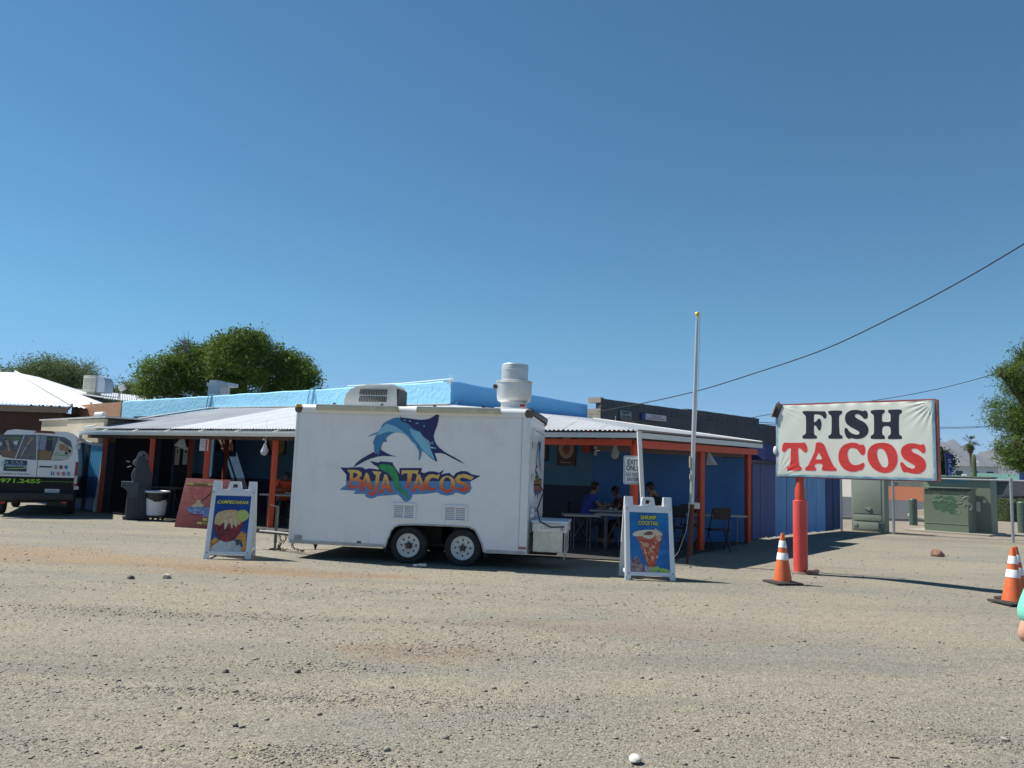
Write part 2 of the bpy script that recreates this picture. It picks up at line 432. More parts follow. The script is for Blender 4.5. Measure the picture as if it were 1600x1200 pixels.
def rock(name, p, s, label, mat, seed=0, flat=.6):
    r = random.Random(seed); b = B()
    bmesh.ops.create_icosphere(b.bm, subdivisions=3, radius=1)
    ph = [r.uniform(0, 6) for _ in range(6)]
    cuts = [(Vector((r.gauss(0, 1), r.gauss(0, 1), r.gauss(0, 1))).normalized(), r.uniform(.6, .85)) for _ in range(9)]
    for v in b.bm.verts:
        c = v.co.copy()
        for nn, d in cuts:
            k = c.dot(nn)
            if k > d: c -= nn * (k - d)
        c *= 1 + .05 * sin(5 * c.x + ph[0]) * cos(6 * c.y + ph[1])
        v.co = Vector((c.x * s, c.y * s * .8, c.z * s * flat + s * flat * .6))
    o = b.build(name, mat); o.location = (p.x, p.y, float(gz(p.x, p.y))); o.rotation_euler = (0, 0, r.uniform(0, 6))
    return tag(o, label, 'rock')
rockm = M('pale rock', (.42, .37, .30), .9, var=.35, scale=12, bump=.01, bscale=30)
rockd = M('dark rock', (.12, .10, .085), .9, var=.35, scale=12, bump=.01, bscale=30)
rock('rock', G(261, 902), .085, 'pale tan rock lying in the sandy patch before the CAMPECHANA board', rockm, 1, .55)
rock('rock', G(204, 903), .055, 'small dark rock lying left of the pale one in the sandy patch', rockd, 2, .6)
rock('rock', G(992, 1192), .05, 'pale whitish rock at the bottom edge of the gravel', M('white rock', (.6, .57, .5), .9, var=.4, scale=18), 3, .55)
rock('rock', G(1465, 869), .16, 'reddish lump of rubble in front of the green transformer cabinets', M('red rock', (.27, .16, .11), .9, var=.35, scale=12), 4, .8)
rock('rock', G(353, 1050), .028, 'little black rock on its own left of centre on the gravel', rockd, 5, .6)
rock('rock', G(465, 1048), .03, 'little dark rock amid the loose gravel near the middle', rockd, 6, .6)

# ================================================================== THE RESTAURANT BUILDING
K = Vector((-1.69, 21.17)); KL = Vector((-16.71, 32.88)); KR = Vector((2.67, 26.82)); KB = Vector((-20.8, 36.35))
N3 = Vector((2.05, 19.0)); E2 = Vector((6.42, 21.0))
_C = Vector((2.53, 15.1)); _E = Vector((6.75, 20.6)); _EL = Vector((-13.1, 23.7))
def roofz(p):
    sd_ = (_E - _C).normalized(); ln = Vector((-sd_.y, sd_.x)); e1 = (p - _C).dot(ln) / (K - _C).dot(ln)
    ed_ = (_EL - _C).normalized(); fn_ = Vector((ed_.y, -ed_.x)); e2 = (p - _C).dot(fn_) / (K - _C).dot(fn_)
    return 2.53 + (3.42 - 2.53) * max(0, min(1, e1, e2))
front = Wall(KL, K); side = Wall(K, KR); patio_a = Wall(K, N3); patio_b = Wall(N3, E2)

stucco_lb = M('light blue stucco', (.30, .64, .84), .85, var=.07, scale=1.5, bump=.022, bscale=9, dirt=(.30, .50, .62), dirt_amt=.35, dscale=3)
stucco_lb_shaded = M('blue stucco', (.10, .33, .62), .85, var=.06, scale=1.5, bump=.008, bscale=9)  # same stucco as the front, with the side's shade put into the colour
paint_blue = M('blue painted wall', (.06, .16, .27), .7, var=.12, scale=1.2, bump=.003, bscale=20, dirt=(.045, .10, .17), dirt_amt=.4)
paint_navy = M('navy painted wall', (.010, .018, .05), .7, var=.2, scale=1.2, bump=.003, bscale=20)
paint_deep = M('deep blue painted wall', (.026, .125, .32), .7, var=.12, scale=1.0, bump=.003, bscale=20)
dark_wall = M('dark slate wall', (.016, .028, .045), .8, var=.2, scale=1.2)
terra = M('terracotta stucco', (.40, .215, .125), .9, var=.1, scale=1.5, bump=.02, bscale=9, dirt=(.26, .15, .1), dirt_amt=.5)
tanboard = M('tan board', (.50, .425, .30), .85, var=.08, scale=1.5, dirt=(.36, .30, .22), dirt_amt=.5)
redpaint = M('orange red paint', (.62, .075, .022), .55, var=.12, scale=3, dirt=(.35, .07, .03), dirt_amt=.35, dscale=6)
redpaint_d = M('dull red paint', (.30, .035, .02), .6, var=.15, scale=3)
white_trim = M('white trim', (.72, .72, .68), .5, var=.06, scale=2, dirt=(.45, .42, .36), dirt_amt=.4, dscale=4)
black_m = M('black', (.012, .012, .013), .6)
wood_dark = M('dark timber', (.10, .06, .045), .85, var=.3, scale=3, stretch=(1, 1, .2))
concrete = M('shade-darkened worn concrete', (.042, .041, .038), .9, var=.2, scale=1.2, bump=.004, bscale=30, dirt=(.03, .028, .026), dirt_amt=.6)  # patio shade is mixed into this dark tone

def wallblock(b, W, u0, u1, z0, z1, th=.2, off=0.0):
    p = [W.w(u0, z0, off), W.w(u1, z0, off), W.w(u1, z1, off), W.w(u0, z1, off)]
    q = [W.w(u0, z0, off - th), W.w(u1, z0, off - th), W.w(u1, z1, off - th), W.w(u0, z1, off - th)]
    b.quad(*p); b.quad(*q[::-1])
    for i in range(4):
        j = (i + 1) % 4; b.quad(p[j], p[i], q[i], q[j])
    return b

bd = thing('restaurant_building', 'low flat-roofed light blue stucco restaurant behind the metal patio canopy', 'building', (K.x, K.y, 0))
LF = front.L
def parapet(W, u0, u1, z0, z1, mat, name, seed, th=.3):
    """stuccoed parapet with a slightly uneven top"""
    r = random.Random(seed); b = B(); n = max(3, int((u1 - u0) / .5)); dz = [r.uniform(-.012, .012) for _ in range(n + 1)]
    A = []; Bk = []
    for i in range(n + 1):
        u = u0 + (u1 - u0) * i / n
        A.append([b.bm.verts.new(W.w(u, z, o)) for z, o in ((z0, 0), (z1 - .035 + dz[i], .004), (z1 + dz[i], -.03))])
        Bk.append([b.bm.verts.new(W.w(u, z, o)) for z, o in ((z0, -th), (z1 - .02 + dz[i], -th), (z1 + dz[i], -th + .03))])
    for i in range(n):
        for L_ in (A, Bk):
            for k in (0, 1): b.bm.faces.new((L_[i][k], L_[i + 1][k], L_[i + 1][k + 1], L_[i][k + 1]))
        b.bm.faces.new((A[i][2], A[i + 1][2], Bk[i + 1][2], Bk[i][2]))
    for i in (0, n): b.bm.faces.new((A[i][0], A[i][1], A[i][2], Bk[i][2], Bk[i][1], Bk[i][0]))
    return b.build(name, mat, bd, world=True)
parapet(front, .1, LF, 3.3, 4.1, stucco_lb, 'parapet', 1)
parapet(side, .004, side.L, 3.3, 4.1, stucco_lb_shaded, 'side_parapet', 2)
# little cap and hardware at the parapet corner
b = B(); b.sphere(front.w(LF - .02, 4.13, -.05), .07, 10, 6, (1.2, 1, .8)); b.box(front.w(LF - .05, 4.05, .03), (.12, .05, .1)); b.cyl(front.w(LF, 4.1, .03), front.w(LF + .03, 4.25, .05), .02)
b.build('corner_bracket', M('pale metal', (.6, .68, .72), .5), bd, world=True)
b = B()
b.tube([front.w(LF - 4.5, 4.16, -.1), front.w(LF - 2, 4.13, -.1), front.w(LF - .1, 4.17, -.1)], .012, 5)
b.build('roof_cable', white_trim, bd, world=True)
for u0 in (front.hit(327, 640)[0], front.hit(487, 620)[0]):
    b = B(); b.tube([front.w(u0 - .12, 3.42, .03), front.w(u0 - .13, 3.8, .04), front.w(u0 - .02, 4.12, .06), front.w(u0 + .14, 4.16, -.1)], .018, 6)
    b.tube([front.w(u0 + .12, 3.45, .03), front.w(u0 + .12, 3.95, .05), front.w(u0 + .1, 4.14, .0)], .018, 6)
    b.build('roof_pipe', M('blue pipe', (.12, .32, .45), .5), bd, world=True)
# terracotta end of the parapet (neighbouring colour)
W2_ = Wall(KB, KL)
b = B(); wallblock(b, W2_, 0, W2_.L - .01, 2.9, 4.08, .3); b.build('terracotta_parapet', terra, bd, world=True)
b = B(); wallblock(b, W2_, 0, W2_.L - .01, 0, 2.9, .28); b.build('rear_wall', dark_wall, bd, world=True)

# ground floor wall under the canopy, left part
door_w = Wall((-13.05, 26.6), (-9.85, 25.05)); DT = 3.12
u_door0 = door_w.hit(243, 720)[0]; u_door1 = door_w.hit(273, 720)[0]; u_n1 = door_w.hit(301, 720)[0]
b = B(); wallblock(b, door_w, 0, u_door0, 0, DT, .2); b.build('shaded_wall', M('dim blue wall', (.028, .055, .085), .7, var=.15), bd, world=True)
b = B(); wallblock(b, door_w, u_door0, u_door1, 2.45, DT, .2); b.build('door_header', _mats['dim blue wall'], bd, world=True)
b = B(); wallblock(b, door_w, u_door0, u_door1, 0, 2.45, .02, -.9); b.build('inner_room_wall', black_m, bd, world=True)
b = B()
for u in (u_door0, u_door1 - .09): wallblock(b, door_w, u, u + .09, 0, 2.5, .12, .03)
wallblock(b, door_w, u_door0 + .09, u_door1 - .09, 2.4, 2.5, .12, .03)
b.build('door_frame', M('slate blue trim', (.05, .10, .15), .6), bd, world=True)
b = B(); wallblock(b, door_w, u_door1, u_n1, 0, DT, .2); b.build('notice_wall', M('dark board', (.016, .02, .026), .7), bd, world=True)
b = B(); wallblock(b, door_w, u_n1, door_w.L, 1.25, DT, .2); b.build('upper_wall', paint_blue, bd, world=True)
b = B(); wallblock(b, door_w, u_n1, door_w.L, 0, 1.25, .22, .015); b.build('lower_wall', paint_navy, bd, world=True)
u_n1 = 0
b = B(); wallblock(b, front, u_n1, LF, 1.12, 3.3, .2); b.build('upper_wall', paint_blue, bd, world=True)
b = B(); wallblock(b, front, u_n1, LF, 0, 1.12, .22, .015); b.build('lower_wall', paint_navy, bd, world=True)
# patio walls
def slantwall(b, W, u0, u1, z0, th, off=0.0, gap=.10, n=8):
    for i in range(n):
        ua, ub = u0 + (u1 - u0) * i / n, u0 + (u1 - u0) * (i + 1) / n
        za, zb = [roofz(W.a + W.u * u) - gap for u in (ua, ub)]
        A_ = [W.w(ua, z0, off), W.w(ub, z0, off), W.w(ub, zb, off), W.w(ua, za, off)]; B_ = [W.w(ua, z0, off - th), W.w(ub, z0, off - th), W.w(ub, zb, off - th), W.w(ua, za, off - th)]
        b.quad(*A_); b.quad(*B_[::-1]); b.quad(A_[3], A_[2], B_[2], B_[3])
        if i == 0: b.quad(A_[0], A_[3], B_[3], B_[0])
        if i == n - 1: b.quad(A_[1], B_[1], B_[2], A_[2])
def twotone(W, z, u0=.012, u1=None):
    u1 = W.L if u1 is None else u1
    b = B(); slantwall(b, W, u0, u1, z, .18); b.build('upper_wall', paint_blue, bd, world=True)
    b = B(); wallblock(b, W, u0, u1, 0, z, .2, .015); b.build('lower_wall', paint_navy, bd, world=True)
twotone(patio_a, 1.36)
b = B(); wallblock(b, patio_b, .01, patio_b.L, 0, 2.235, .15); b.build('patio_back_wall', paint_deep, bd, world=True)
# roof deck
b = B(); b.flat([(K.x, K.y), (KR.x, KR.y), (KR.x - 17, KR.y + 14), (KL.x + 1.2, KL.y + 2)], lambda x, y: (x - .1, y + .35, 3.4)); b.build('roof_deck', M('roof deck', (.5, .5, .48), .9), bd, world=True)
# chimney / roof box
q = P(343, 600, 31)
b = B(); b.box((0, 0, .55), (.62, .55, 1.6)); b.box((.16, 0, 1.30), (1.05, .62, .14)); b.box((-.12, 0, 1.42), (.34, .5, .12))
o = b.build('duct_box', M('grey sheet metal', (.36, .42, .46), .5, .3, var=.15, scale=3), None)
o.location = (q.x, q.y, 3.45); o.rotation_euler = (0, 0, radians(-20)); tag(o, 'grey sheet metal duct box standing on the blue roof before the big tree', 'duct')

# tan boards closing the gap between patio wall and roof
bt = thing('board_panelling', 'tan boards closing the gap above the deep blue patio wall', 'panelling', patio_b.w(0, 2.24, .02))
nb = 4
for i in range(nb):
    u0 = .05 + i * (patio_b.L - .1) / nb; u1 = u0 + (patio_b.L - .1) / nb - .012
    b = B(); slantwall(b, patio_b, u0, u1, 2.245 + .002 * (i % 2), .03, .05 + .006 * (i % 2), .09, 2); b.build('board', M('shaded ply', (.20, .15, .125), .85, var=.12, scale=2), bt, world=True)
# slab, drawn out past the canopy and coloured dark to stand for shadow
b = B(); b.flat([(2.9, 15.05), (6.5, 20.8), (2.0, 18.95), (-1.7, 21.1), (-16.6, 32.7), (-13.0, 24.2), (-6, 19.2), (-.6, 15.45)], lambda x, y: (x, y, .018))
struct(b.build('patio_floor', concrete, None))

# ================================================================== CANOPY
C = Vector((2.53, 15.1)); EL = Vector((-13.1, 23.7)); E = Vector((6.75, 20.6)); TL = Vector((-11.1, 28.5))
ZE, ZT, ZEE, ZTL, ZR = 2.53, 3.42, 2.66, 3.62, 3.62
roofm = M('corrugated metal roof', (.56, .57, .57), .5, .0, var=.10, scale=.8, dirt=(.42, .40, .36), dirt_amt=.4, dscale=1.5)
roofg = M('older corrugated metal', (.40, .42, .44), .5, .0, var=.12, scale=.8, dirt=(.28, .26, .24), dirt_amt=.5, dscale=1.5)
roofw = M('white corrugated metal', (.70, .71, .71), .5, .0, var=.06, scale=.8, dirt=(.55, .53, .48), dirt_amt=.3, dscale=1.5)
cn = thing('patio_canopy', 'corrugated metal patio canopy on orange posts wrapped round the blue restaurant', 'canopy', (C.x, C.y, 0))
ev = (EL - C); evL = ev.length; ev = ev / evL
nv = Vector((.50, .866))
def isect(o, d, a, bq):
    e = bq - a; den = d.x * e.y - d.y * e.x
    t = ((a.x - o.x) * e.y - (a.y - o.y) * e.x) / den; k = ((a.x - o.x) * d.y - (a.y - o.y) * d.x) / den
    return t, k
def ribpts_front(s):
    o = C + ev * s
    t, k = isect(o, nv, K, TL); tw = t
    if k > 1: t2, k2 = isect(o, nv, EL, TL); t = min(t, max(t2, 0))
    if k < 0:
        t2, k2 = isect(o, nv, C, K); t = max(t2, 0)
    zt_ = ZT + (ZTL - ZT) * min(1, max(0, k)); z = ZE + (zt_ - ZE) * min(1, t / max(tw, .1))
    p = o + nv * t
    return o, ZE, p, z
def ribpts_side(e):
    o = C + (K - C) * e; q = E + (KR - E) * e
    return o, ZE + (ZT - ZE) * e, q, ZEE + (ZR - ZEE) * e
def corr(ribf, s0, s1, pitch, amp, extend=0.0):
    n = max(2, int(round((s1 - s0) / pitch * 6))); b = B(); rows = []
    for i in range(n + 1):
        s = s0 + (s1 - s0) * i / n; o, z0, p, z1 = ribf(s)
        dz = amp * cos(2 * pi * (i / 6.0)); d = (p - o)
        if extend and d.length > .01: o = o - d.normalized() * extend
        pts = [Vector((o.x, o.y, z0 + dz)), Vector(((o.x + p.x) / 2, (o.y + p.y) / 2, (z0 + z1) / 2 + dz)), Vector((p.x, p.y, z1 + dz))]
        rows.append([b.bm.verts.new(q) for q in pts])
    for A, D in zip(rows, rows[1:]):
        for k in (0, 1): b.bm.faces.new((A[k], D[k], D[k + 1], A[k + 1]))
    return b
npan = 22; wd = evL / npan
for i in range(npan):
    s0 = i * wd; s1 = s0 + wd
    mat = roofm if i < 6 else (roofw if i < 17 else roofg)
    b = corr(ribpts_front, s0, s1 - .002, .10, .014, .06); b.build('roof_sheet', mat, cn, world=True, fixn=False)
for i in range(9):
    e0, e1 = i / 9, (i + 1) / 9
    b = corr(lambda s: ribpts_side(s / 7.1), e0 * 7.1, e1 * 7.1 - .002, .14, .024); b.build('roof_sheet', roofm, cn, world=True, fixn=False)
# fascia, beams, gutter
def bar(name, a, za, c, zc, w, h, mat, off=0.0, parent=cn, ext=0.0):
    a = Vector(a); c = Vector(c); d = (c - a).normalized(); n = Vector((d.y, -d.x))
    a = a - d * ext; c = c + d * ext
    b = B(); P4 = []
    for (p, z) in ((a, za), (c, zc)):
        P4.append([Vector((*(p + n * (off + sx * w / 2)), z + sz * h / 2)) for sx, sz in ((-1, -1), (1, -1), (1, 1), (-1, 1))])
    b.quad(*P4[0]); b.quad(*P4[1][::-1])
    for i in range(4):
        j = (i + 1) % 4; b.quad(P4[0][i], P4[0][j], P4[1][j], P4[1][i])
    return b.build(name, mat, parent, world=True)
mid = C + ev * 9.5
bar('fascia', C, ZE - .095, EL, ZE - .095, .03, .10, white_trim, 0)
bar('fascia', E, ZEE - .095, C, ZE - .095, .03, .11, white_trim, 0, ext=.02)
Cin = C - ev * -.12 + nv * .12
bar('front_beam', C + ev * .2 + nv * .16, ZE - .235, C + ev * 8 + nv * .16, ZE - .235, .09, .12, redpaint)
bar('front_beam', C + ev * 8.01 + nv * .16, ZE - .235, EL + nv * .16, ZE - .235, .09, .10, wood_dark)
sd = (E - C).normalized(); sn = Vector((-sd.y, sd.x))
bar('side_beam', C + sd * .15 + sn * .14, ZE - .26, E - sd * .05 + sn * .14, ZEE - .26, .09, .15, redpaint)
# rafters under the sheets
for i in range(1, 18):
    s = i * evL / 18; o, z0, p, z1 = ribpts_front(s)
    if (p - o).length > .8: bar('rafter', o + nv * .2, z0 - .10 + .06, p - nv * .03, z1 - .10, .045, .12, wood_dark)
for i in range(1, 6):
    e = i / 6; o, z0, p, z1 = ribpts_side(e)
    bar('purlin', o, z0 - .09, p, z1 - .09, .05, .10, wood_dark)
# gutter along the front (from the trailer to the left corner)
gs = C + ev * 6.2
def gutter(a, c, z, name='gutter'):
    d = (c - a).normalized(); n = Vector((-ev.y, ev.x)) ; n = -nv
    prof = [(0, .05), (0, -.07), (.09, -.07), (.12, -.02), (.12, .035), (.105, .035), (.105, -.015), (.085, -.055), (.015, -.055), (.015, .05)]
    b = B(); R_ = []
    for p in (a, c):
        R_.append([b.bm.verts.new((p.x + n.x * (x + .05), p.y + n.y * (x + .05), z + h)) for x, h in prof])
    for i in range(len(prof)):
        j = (i + 1) % len(prof); b.bm.faces.new((R_[0][i], R_[0][j], R_[1][j], R_[1][i]))
    b.bm.faces.new(R_[0][::-1]); b.bm.faces.new(R_[1])
    return b.build(name, white_trim, cn, world=True)
gutter(gs, EL + ev * .1, ZE - .13)
for i in range(8):
    p = gs + ev * (.7 + i * 1.4)
    b = B(); b.tube([(p.x - nv.x * .17, p.y - nv.y * .17, ZE - .09), (p.x + nv.x * .02 + ev.x * -.1, p.y + nv.y * .02, ZE + .01)], .016, 6); b.build('gutter_strap', white_trim, cn, world=True)
# rake trim on the left
bar('rake_trim', EL, ZE + .035, TL, ZTL + .03, .09, .05, white_trim)
bar('wall_flashing', TL, ZTL + .02, K, ZT + .03, .12, .03, M('pale flashing', (.6, .62, .6), .5, .2), .05)
bar('rake_trim', E, ZEE + .02, KR, ZR + .03, .07, .035, white_trim)
# downspout at left corner
dp = G(148, 800); top = EL + ev * .02 - nv * .1
b = B(); pts = [(top.x, top.y, ZE - .2), (top.x + .02, top.y, ZE - .34), (top.x + .25, top.y + .05, ZE - .45), (dp.x + .12, dp.y - .05, ZE - .5), (dp.x + .14, dp.y, ZE - .62), (dp.x, dp.y, .12), (dp.x, dp.y, .0)]
b.tube(pts, .052, 8); b.build('downspout', white_trim, cn, world=True)

# posts
def post(px, py, Y, zt, mat, w=.15, lean=0.0, name='post'):
    p = P(px, py, Y); b = B()
    b.box((p.x, p.y, zt / 2 + .012), (w, w, zt - .02), rot=Euler((0, 0, radians(28))), bevel=.008)
    return b.build(name, mat, cn, world=True)
def eaveY(px, inset=.16):
    d = ray(px, 740); a = C + nv * inset
    t, k = isect(Vector((0, 0)), Vector((d.x, d.y)), a, a + ev); return d.y * t
for px in (427, 321, 234, 160):
    post(px, 745, eaveY(px), ZE - .29, redpaint if px > 200 else redpaint_d, .135)
post(991, 745, eaveY(991) + .06, ZE - .27, redpaint, .125)
post(1095, 775, 17.75, ZE - .27, redpaint, .125)
post(1168.5, 775, 20.45, ZEE - .29, redpaint, .13)
for px in (379, 309):
    W_ = front if px > 330 else door_w; u, z = W_.hit(px, 740); p = W_.w(u, 0, .7 if px > 330 else .35); b = B(); zr_ = 3.15 if px > 330 else 2.62; b.box((p.x, p.y, zr_ / 2 + .02), (.14, .14, zr_), rot=Euler((0, 0, radians(28)))); b.build('rear_post', redpaint_d, cn, world=True)
post(176, 745, 25.4, 2.55, redpaint_d, .13, name='rear_post')
b = B(); p = P(916, 690, 18.95); b.box((p.x, p.y, 2.45), (.2, .1, .55)); b.build('beam_end', redpaint_d, cn, world=True)
# white downspout at near corner
a = P(998.5, 674, C.y - .06); c_ = P(1003.5, 775, C.y - .08)
b = B(); dr = (c_ - a) / (a.z - c_.z)
b.tube([a, a + dr * (a.z - 1.1), Vector((c_.x + .02, c_.y, .02))], .047, 8)
b.build('downspout', white_trim, cn, world=True)

# ---------------- neighbouring annex at the left end
wl = Wall((-14.9 - 1.6, 25.75 + 1.45), (-12.35, 23.62))
ax = thing('annex', 'tan-topped annex with two-tone blue corrugated front left of the canopy', 'building', wl.w(0, 0))
def hx(px, py): return wl.hit(px, py)
u_r = wl.hit(160, 745)[0]
z1 = wl.hit(125, 692)[1]; z2 = wl.hit(125, 743)[1]; z3 = wl.hit(125, 655)[1]
def corrwall(W, u0, u1, z0, z1, mat, name, parent, pitch=.13, amp=.011, off=0.0, jag=0.0):
    n = max(2, int((u1 - u0) / pitch * 6)); b = B(); prev = None; r = random.Random(3)
    for i in range(n + 1):
        u = u0 + (u1 - u0) * i / n; o = off + amp * cos(2 * pi * i / 6)
        zz = z0 + (jag * r.random() if jag else 0)
        cur = [b.bm.verts.new(W.w(u, zz, o)), b.bm.verts.new(W.w(u, z1, o)), b.bm.verts.new(W.w(u, zz, o - .03)), b.bm.verts.new(W.w(u, z1, o - .03))]
        if prev:
            b.bm.faces.new((prev[0], cur[0], cur[1], prev[1])); b.bm.faces.new((cur[2], prev[2], prev[3], cur[3])); b.bm.faces.new((prev[1], cur[1], cur[3], prev[3])); b.bm.faces.new((cur[0], prev[0], prev[2], cur[2]))
        prev = cur
    return b.build(name, mat, parent, world=True)
lb_metal = M('light blue metal sheet', (.13, .45, .72), .5, var=.08, scale=2, dirt=(.2, .4, .5), dirt_amt=.3, stretch=(1, 1, .2))
mb_metal = M('mid blue metal sheet', (.055, .15, .34), .5, var=.12, scale=2, stretch=(1, 1, .2))
db_metal = M('dark blue metal sheet', (.022, .055, .17), .5, var=.15, scale=2, stretch=(1, 1, .2), dirt=(.05, .08, .16), dirt_amt=.4)
corrwall(wl, 0, u_r, 0.02, z2 - .004, mb_metal, 'lower_sheet', ax)
corrwall(wl, 0, u_r, z2, z1, lb_metal, 'upper_sheet', ax)
for i in range(2):
    ua, ub = ((0, wl.hit(108, 670)[0]), (wl.hit(108, 670)[0] + .02, wl.hit(166, 670)[0]))[i]
    b = B(); wallblock(b, wl, ua, ub, z1 + .01, z3 - .03 * i, .1, .06 + .02 * i); b.build('tan_fascia', tanboard, ax, world=True)
b = B(); wallblock(b, wl, -.1, wl.hit(170, 660)[0], z3, z3 + .05, 2.6, .12); b.build('flat_roof', M('grey roof edge', (.42, .42, .40), .7), ax, world=True)
b = B(); a_ = wl.w(wl.hit(152, 655)[0], z3 + .12, .05); c2 = wl.w(wl.hit(165, 655)[0], z3 + .12, .05); b.cyl(a_, c2, .07); b.build('vent_pipe', white_trim, ax, world=True)
b = B(); wallblock(b, wl, u_r - .08, u_r + .02, 0, z1, .25, -.04); b.build('side_wall', dark_wall, ax, world=True)
b = B(); sw_ = Wall((-13.25, 24.35), (-11.15, 28.4)); b.prism([(0, 0), (sw_.L, 0), (sw_.L, 3.35), (0, 2.55)], lambda u, z: sw_.w(u, z, 0), lambda u, z: sw_.w(u, z, -.15)); b.build('sun_block_wall', dark_wall, ax, world=True)  # added wall, keeps the sun off the wall under the canopy
# parcels stored high up behind the left posts
q = P(169, 688, 24.4)
for k, (dz, c, lab) in enumerate(((0, (.42, .26, .12), 'upper cardboard box stored under the left end of the canopy'), (-.26, (.34, .2, .1), 'lower cardboard box stored under the left end of the canopy'))):
    b = B(); b.box((0, 0, 0), (.34, .3, .24), bevel=.006); b.mi = 1; b.box((0, -.152, 0), (.07, .004, .235)); b.mi = 0
    o = b.build('cardboard_box', [M('cardboard' + str(k), c, .9), M('tape', (.5, .4, .25), .4)], None); o.location = q + Vector((0, 0, dz)); tag(o, lab, 'box', 'boxes stored under the canopy')
b = B(); b.box((q.x, q.y, q.z - .41), (.6, .4, .04)); tag(b.build('storage_shelf', wood_dark, None), 'short timber shelf carrying two cardboard boxes under the canopy', 'shelf')

# ---------------- brown building with a white metal roof, far left
br = thing('brown_building', 'dark brown building with white corrugated hipped roof at the far left', 'building', (-22, 36, 0))
ex = [P(-60, 630, 35.2), P(113, 636.5, 34)]
ex[0].z = ex[1].z = 3.88
A = Vector((-30, 33.5, 3.9)); Bq = Vector((P(112, 636, 33.8).x, 33.8, 3.88)); Rg1 = P(-40, 582, 40); Rg2 = P(24, 582, 40); Rg2.z = Rg1.z = 5.95
Cq = Vector((Bq.x - .4, 46, 3.9)); 
def roofplane(name, p, mat, parent, n=30, amp=.02):
    """p: eave a, eave b, ridge b, ridge a - standing ribs run from eave to ridge"""
    b = B(); prev = None; n6 = n * 6
    for i in range(n6 + 1):
        t = i / n6; dz = amp * cos(2 * pi * i / 6)
        cur = [b.bm.verts.new(p[0].lerp(p[1], t) + Vector((0, 0, dz))), b.bm.verts.new(p[3].lerp(p[2], t) + Vector((0, 0, dz)))]
        if prev: b.bm.faces.new((prev[0], cur[0], cur[1], prev[1]))
        prev = cur
    return b.build(name, mat, parent, world=True, fixn=False)
roofplane('front_roof', (A, Bq, Rg2, Vector((A.x, Rg1.y, Rg1.z))), roofw, br, 60)
roofplane('side_roof', (Bq, Cq, Rg2 + Vector((0, 2, 0)), Rg2), roofw, br, 30)
b = B(); b.box(((A.x + Bq.x) / 2 - .25, 34.05, 3.72), (Bq.x - A.x - .1, .08, .26)); b.build('fascia', M('brown fascia', (.28, .20, .15), .8), br, world=True)
b = B(); b.box(((A.x + Bq.x) / 2 - .4, 37.6, 1.8), (Bq.x - A.x - .5, 6.6, 3.6)); b.build('wall', M('dark brown stucco', (.075, .035, .025), .9, var=.15, scale=1, bump=.01, bscale=9), br, world=True)
b = B(); b.tube([Rg2 + Vector((0, 0, .04)), Bq + Vector((0, 0, .06))], .07, 6); b.build('hip_cap', white_trim, br, world=True)
# grey metal roof behind it
gr_ = thing('metal_roofed_building', 'low building with wide grey metal roof behind the terracotta parapet', 'building', (-22, 44, 0))
roofplane('roof', (P(95, 612, 41), P(250, 634, 40), P(240, 620.5, 47), P(108, 606.5, 47)), roofg, gr_, 40)
roofplane('roof', (P(88, 622, 38), P(150, 632, 38), P(96, 604, 42), P(91, 604, 42)), roofw, gr_, 14)
b = B(); b.box((-20, 46.5, 2), (12, 7, 4)); b.build('wall', terra, gr_, world=True)
b = B(); b.tube([P(93.5, 604, 42), P(142, 630, 38)], .07, 6); b.build('hip_cap', white_trim, gr_, world=True)
# evaporative cooler
q = P(154, 614, 42.5)
cl = thing('evaporative_cooler', 'cream evaporative cooler with rounded duct on the grey metal roof', 'cooler', (q.x, q.y, q.z), radians(-12))
s = 1.0; cream = M('cream metal', (.66, .64, .52), .5, .1)
b = B(); b.box((-.32, 0, .47), (.78, .8, .92), bevel=.02); b.build('cabinet', cream, cl)
for k in range(2):
    for j in range(7):
        b = B(); b.box((-.52 + k * .36, -.41, .18 + j * .1), (.3, .02, .05), rot=Euler((radians(30), 0, 0))); b.build('louvre', M('cream shade', (.5, .48, .4), .6), cl)
b = B()
prof = [(.08, 0), (.08, .95), (.3, .93), (.5, .8), (.6, .6), (.6, 0)]
b.prism(prof, lambda x, z: (x, -.3, z), lambda x, z: (x, .35, z)); b.build('duct', M('pale blue duct', (.55, .60, .68), .4, .4), cl)
b = B(); b.box((-.3, 0, -.1), (.5, .5, .25)); b.build('stand', cream, cl)
q = P(187, 612, 41)
fl = thing('floodlight', 'small white floodlight on a bent pole above the metal roof', 'floodlight', (q.x, q.y, q.z - .3))
b = B(); b.tube([(0, 0, -.2), (0, 0, .2), (.1, 0, .4)], .025, 6); b.tube([(-.1, 0, 0), (.15, 0, .35)], .02, 6); b.build('pole', M('galv', (.35, .36, .36), .5, .5), fl)
b = B(); b.box((.14, -.02, .52), (.34, .22, .3), rot=Euler((radians(15), radians(-25), 0)), bevel=.03); b.build('lamp_head', white_trim, fl)

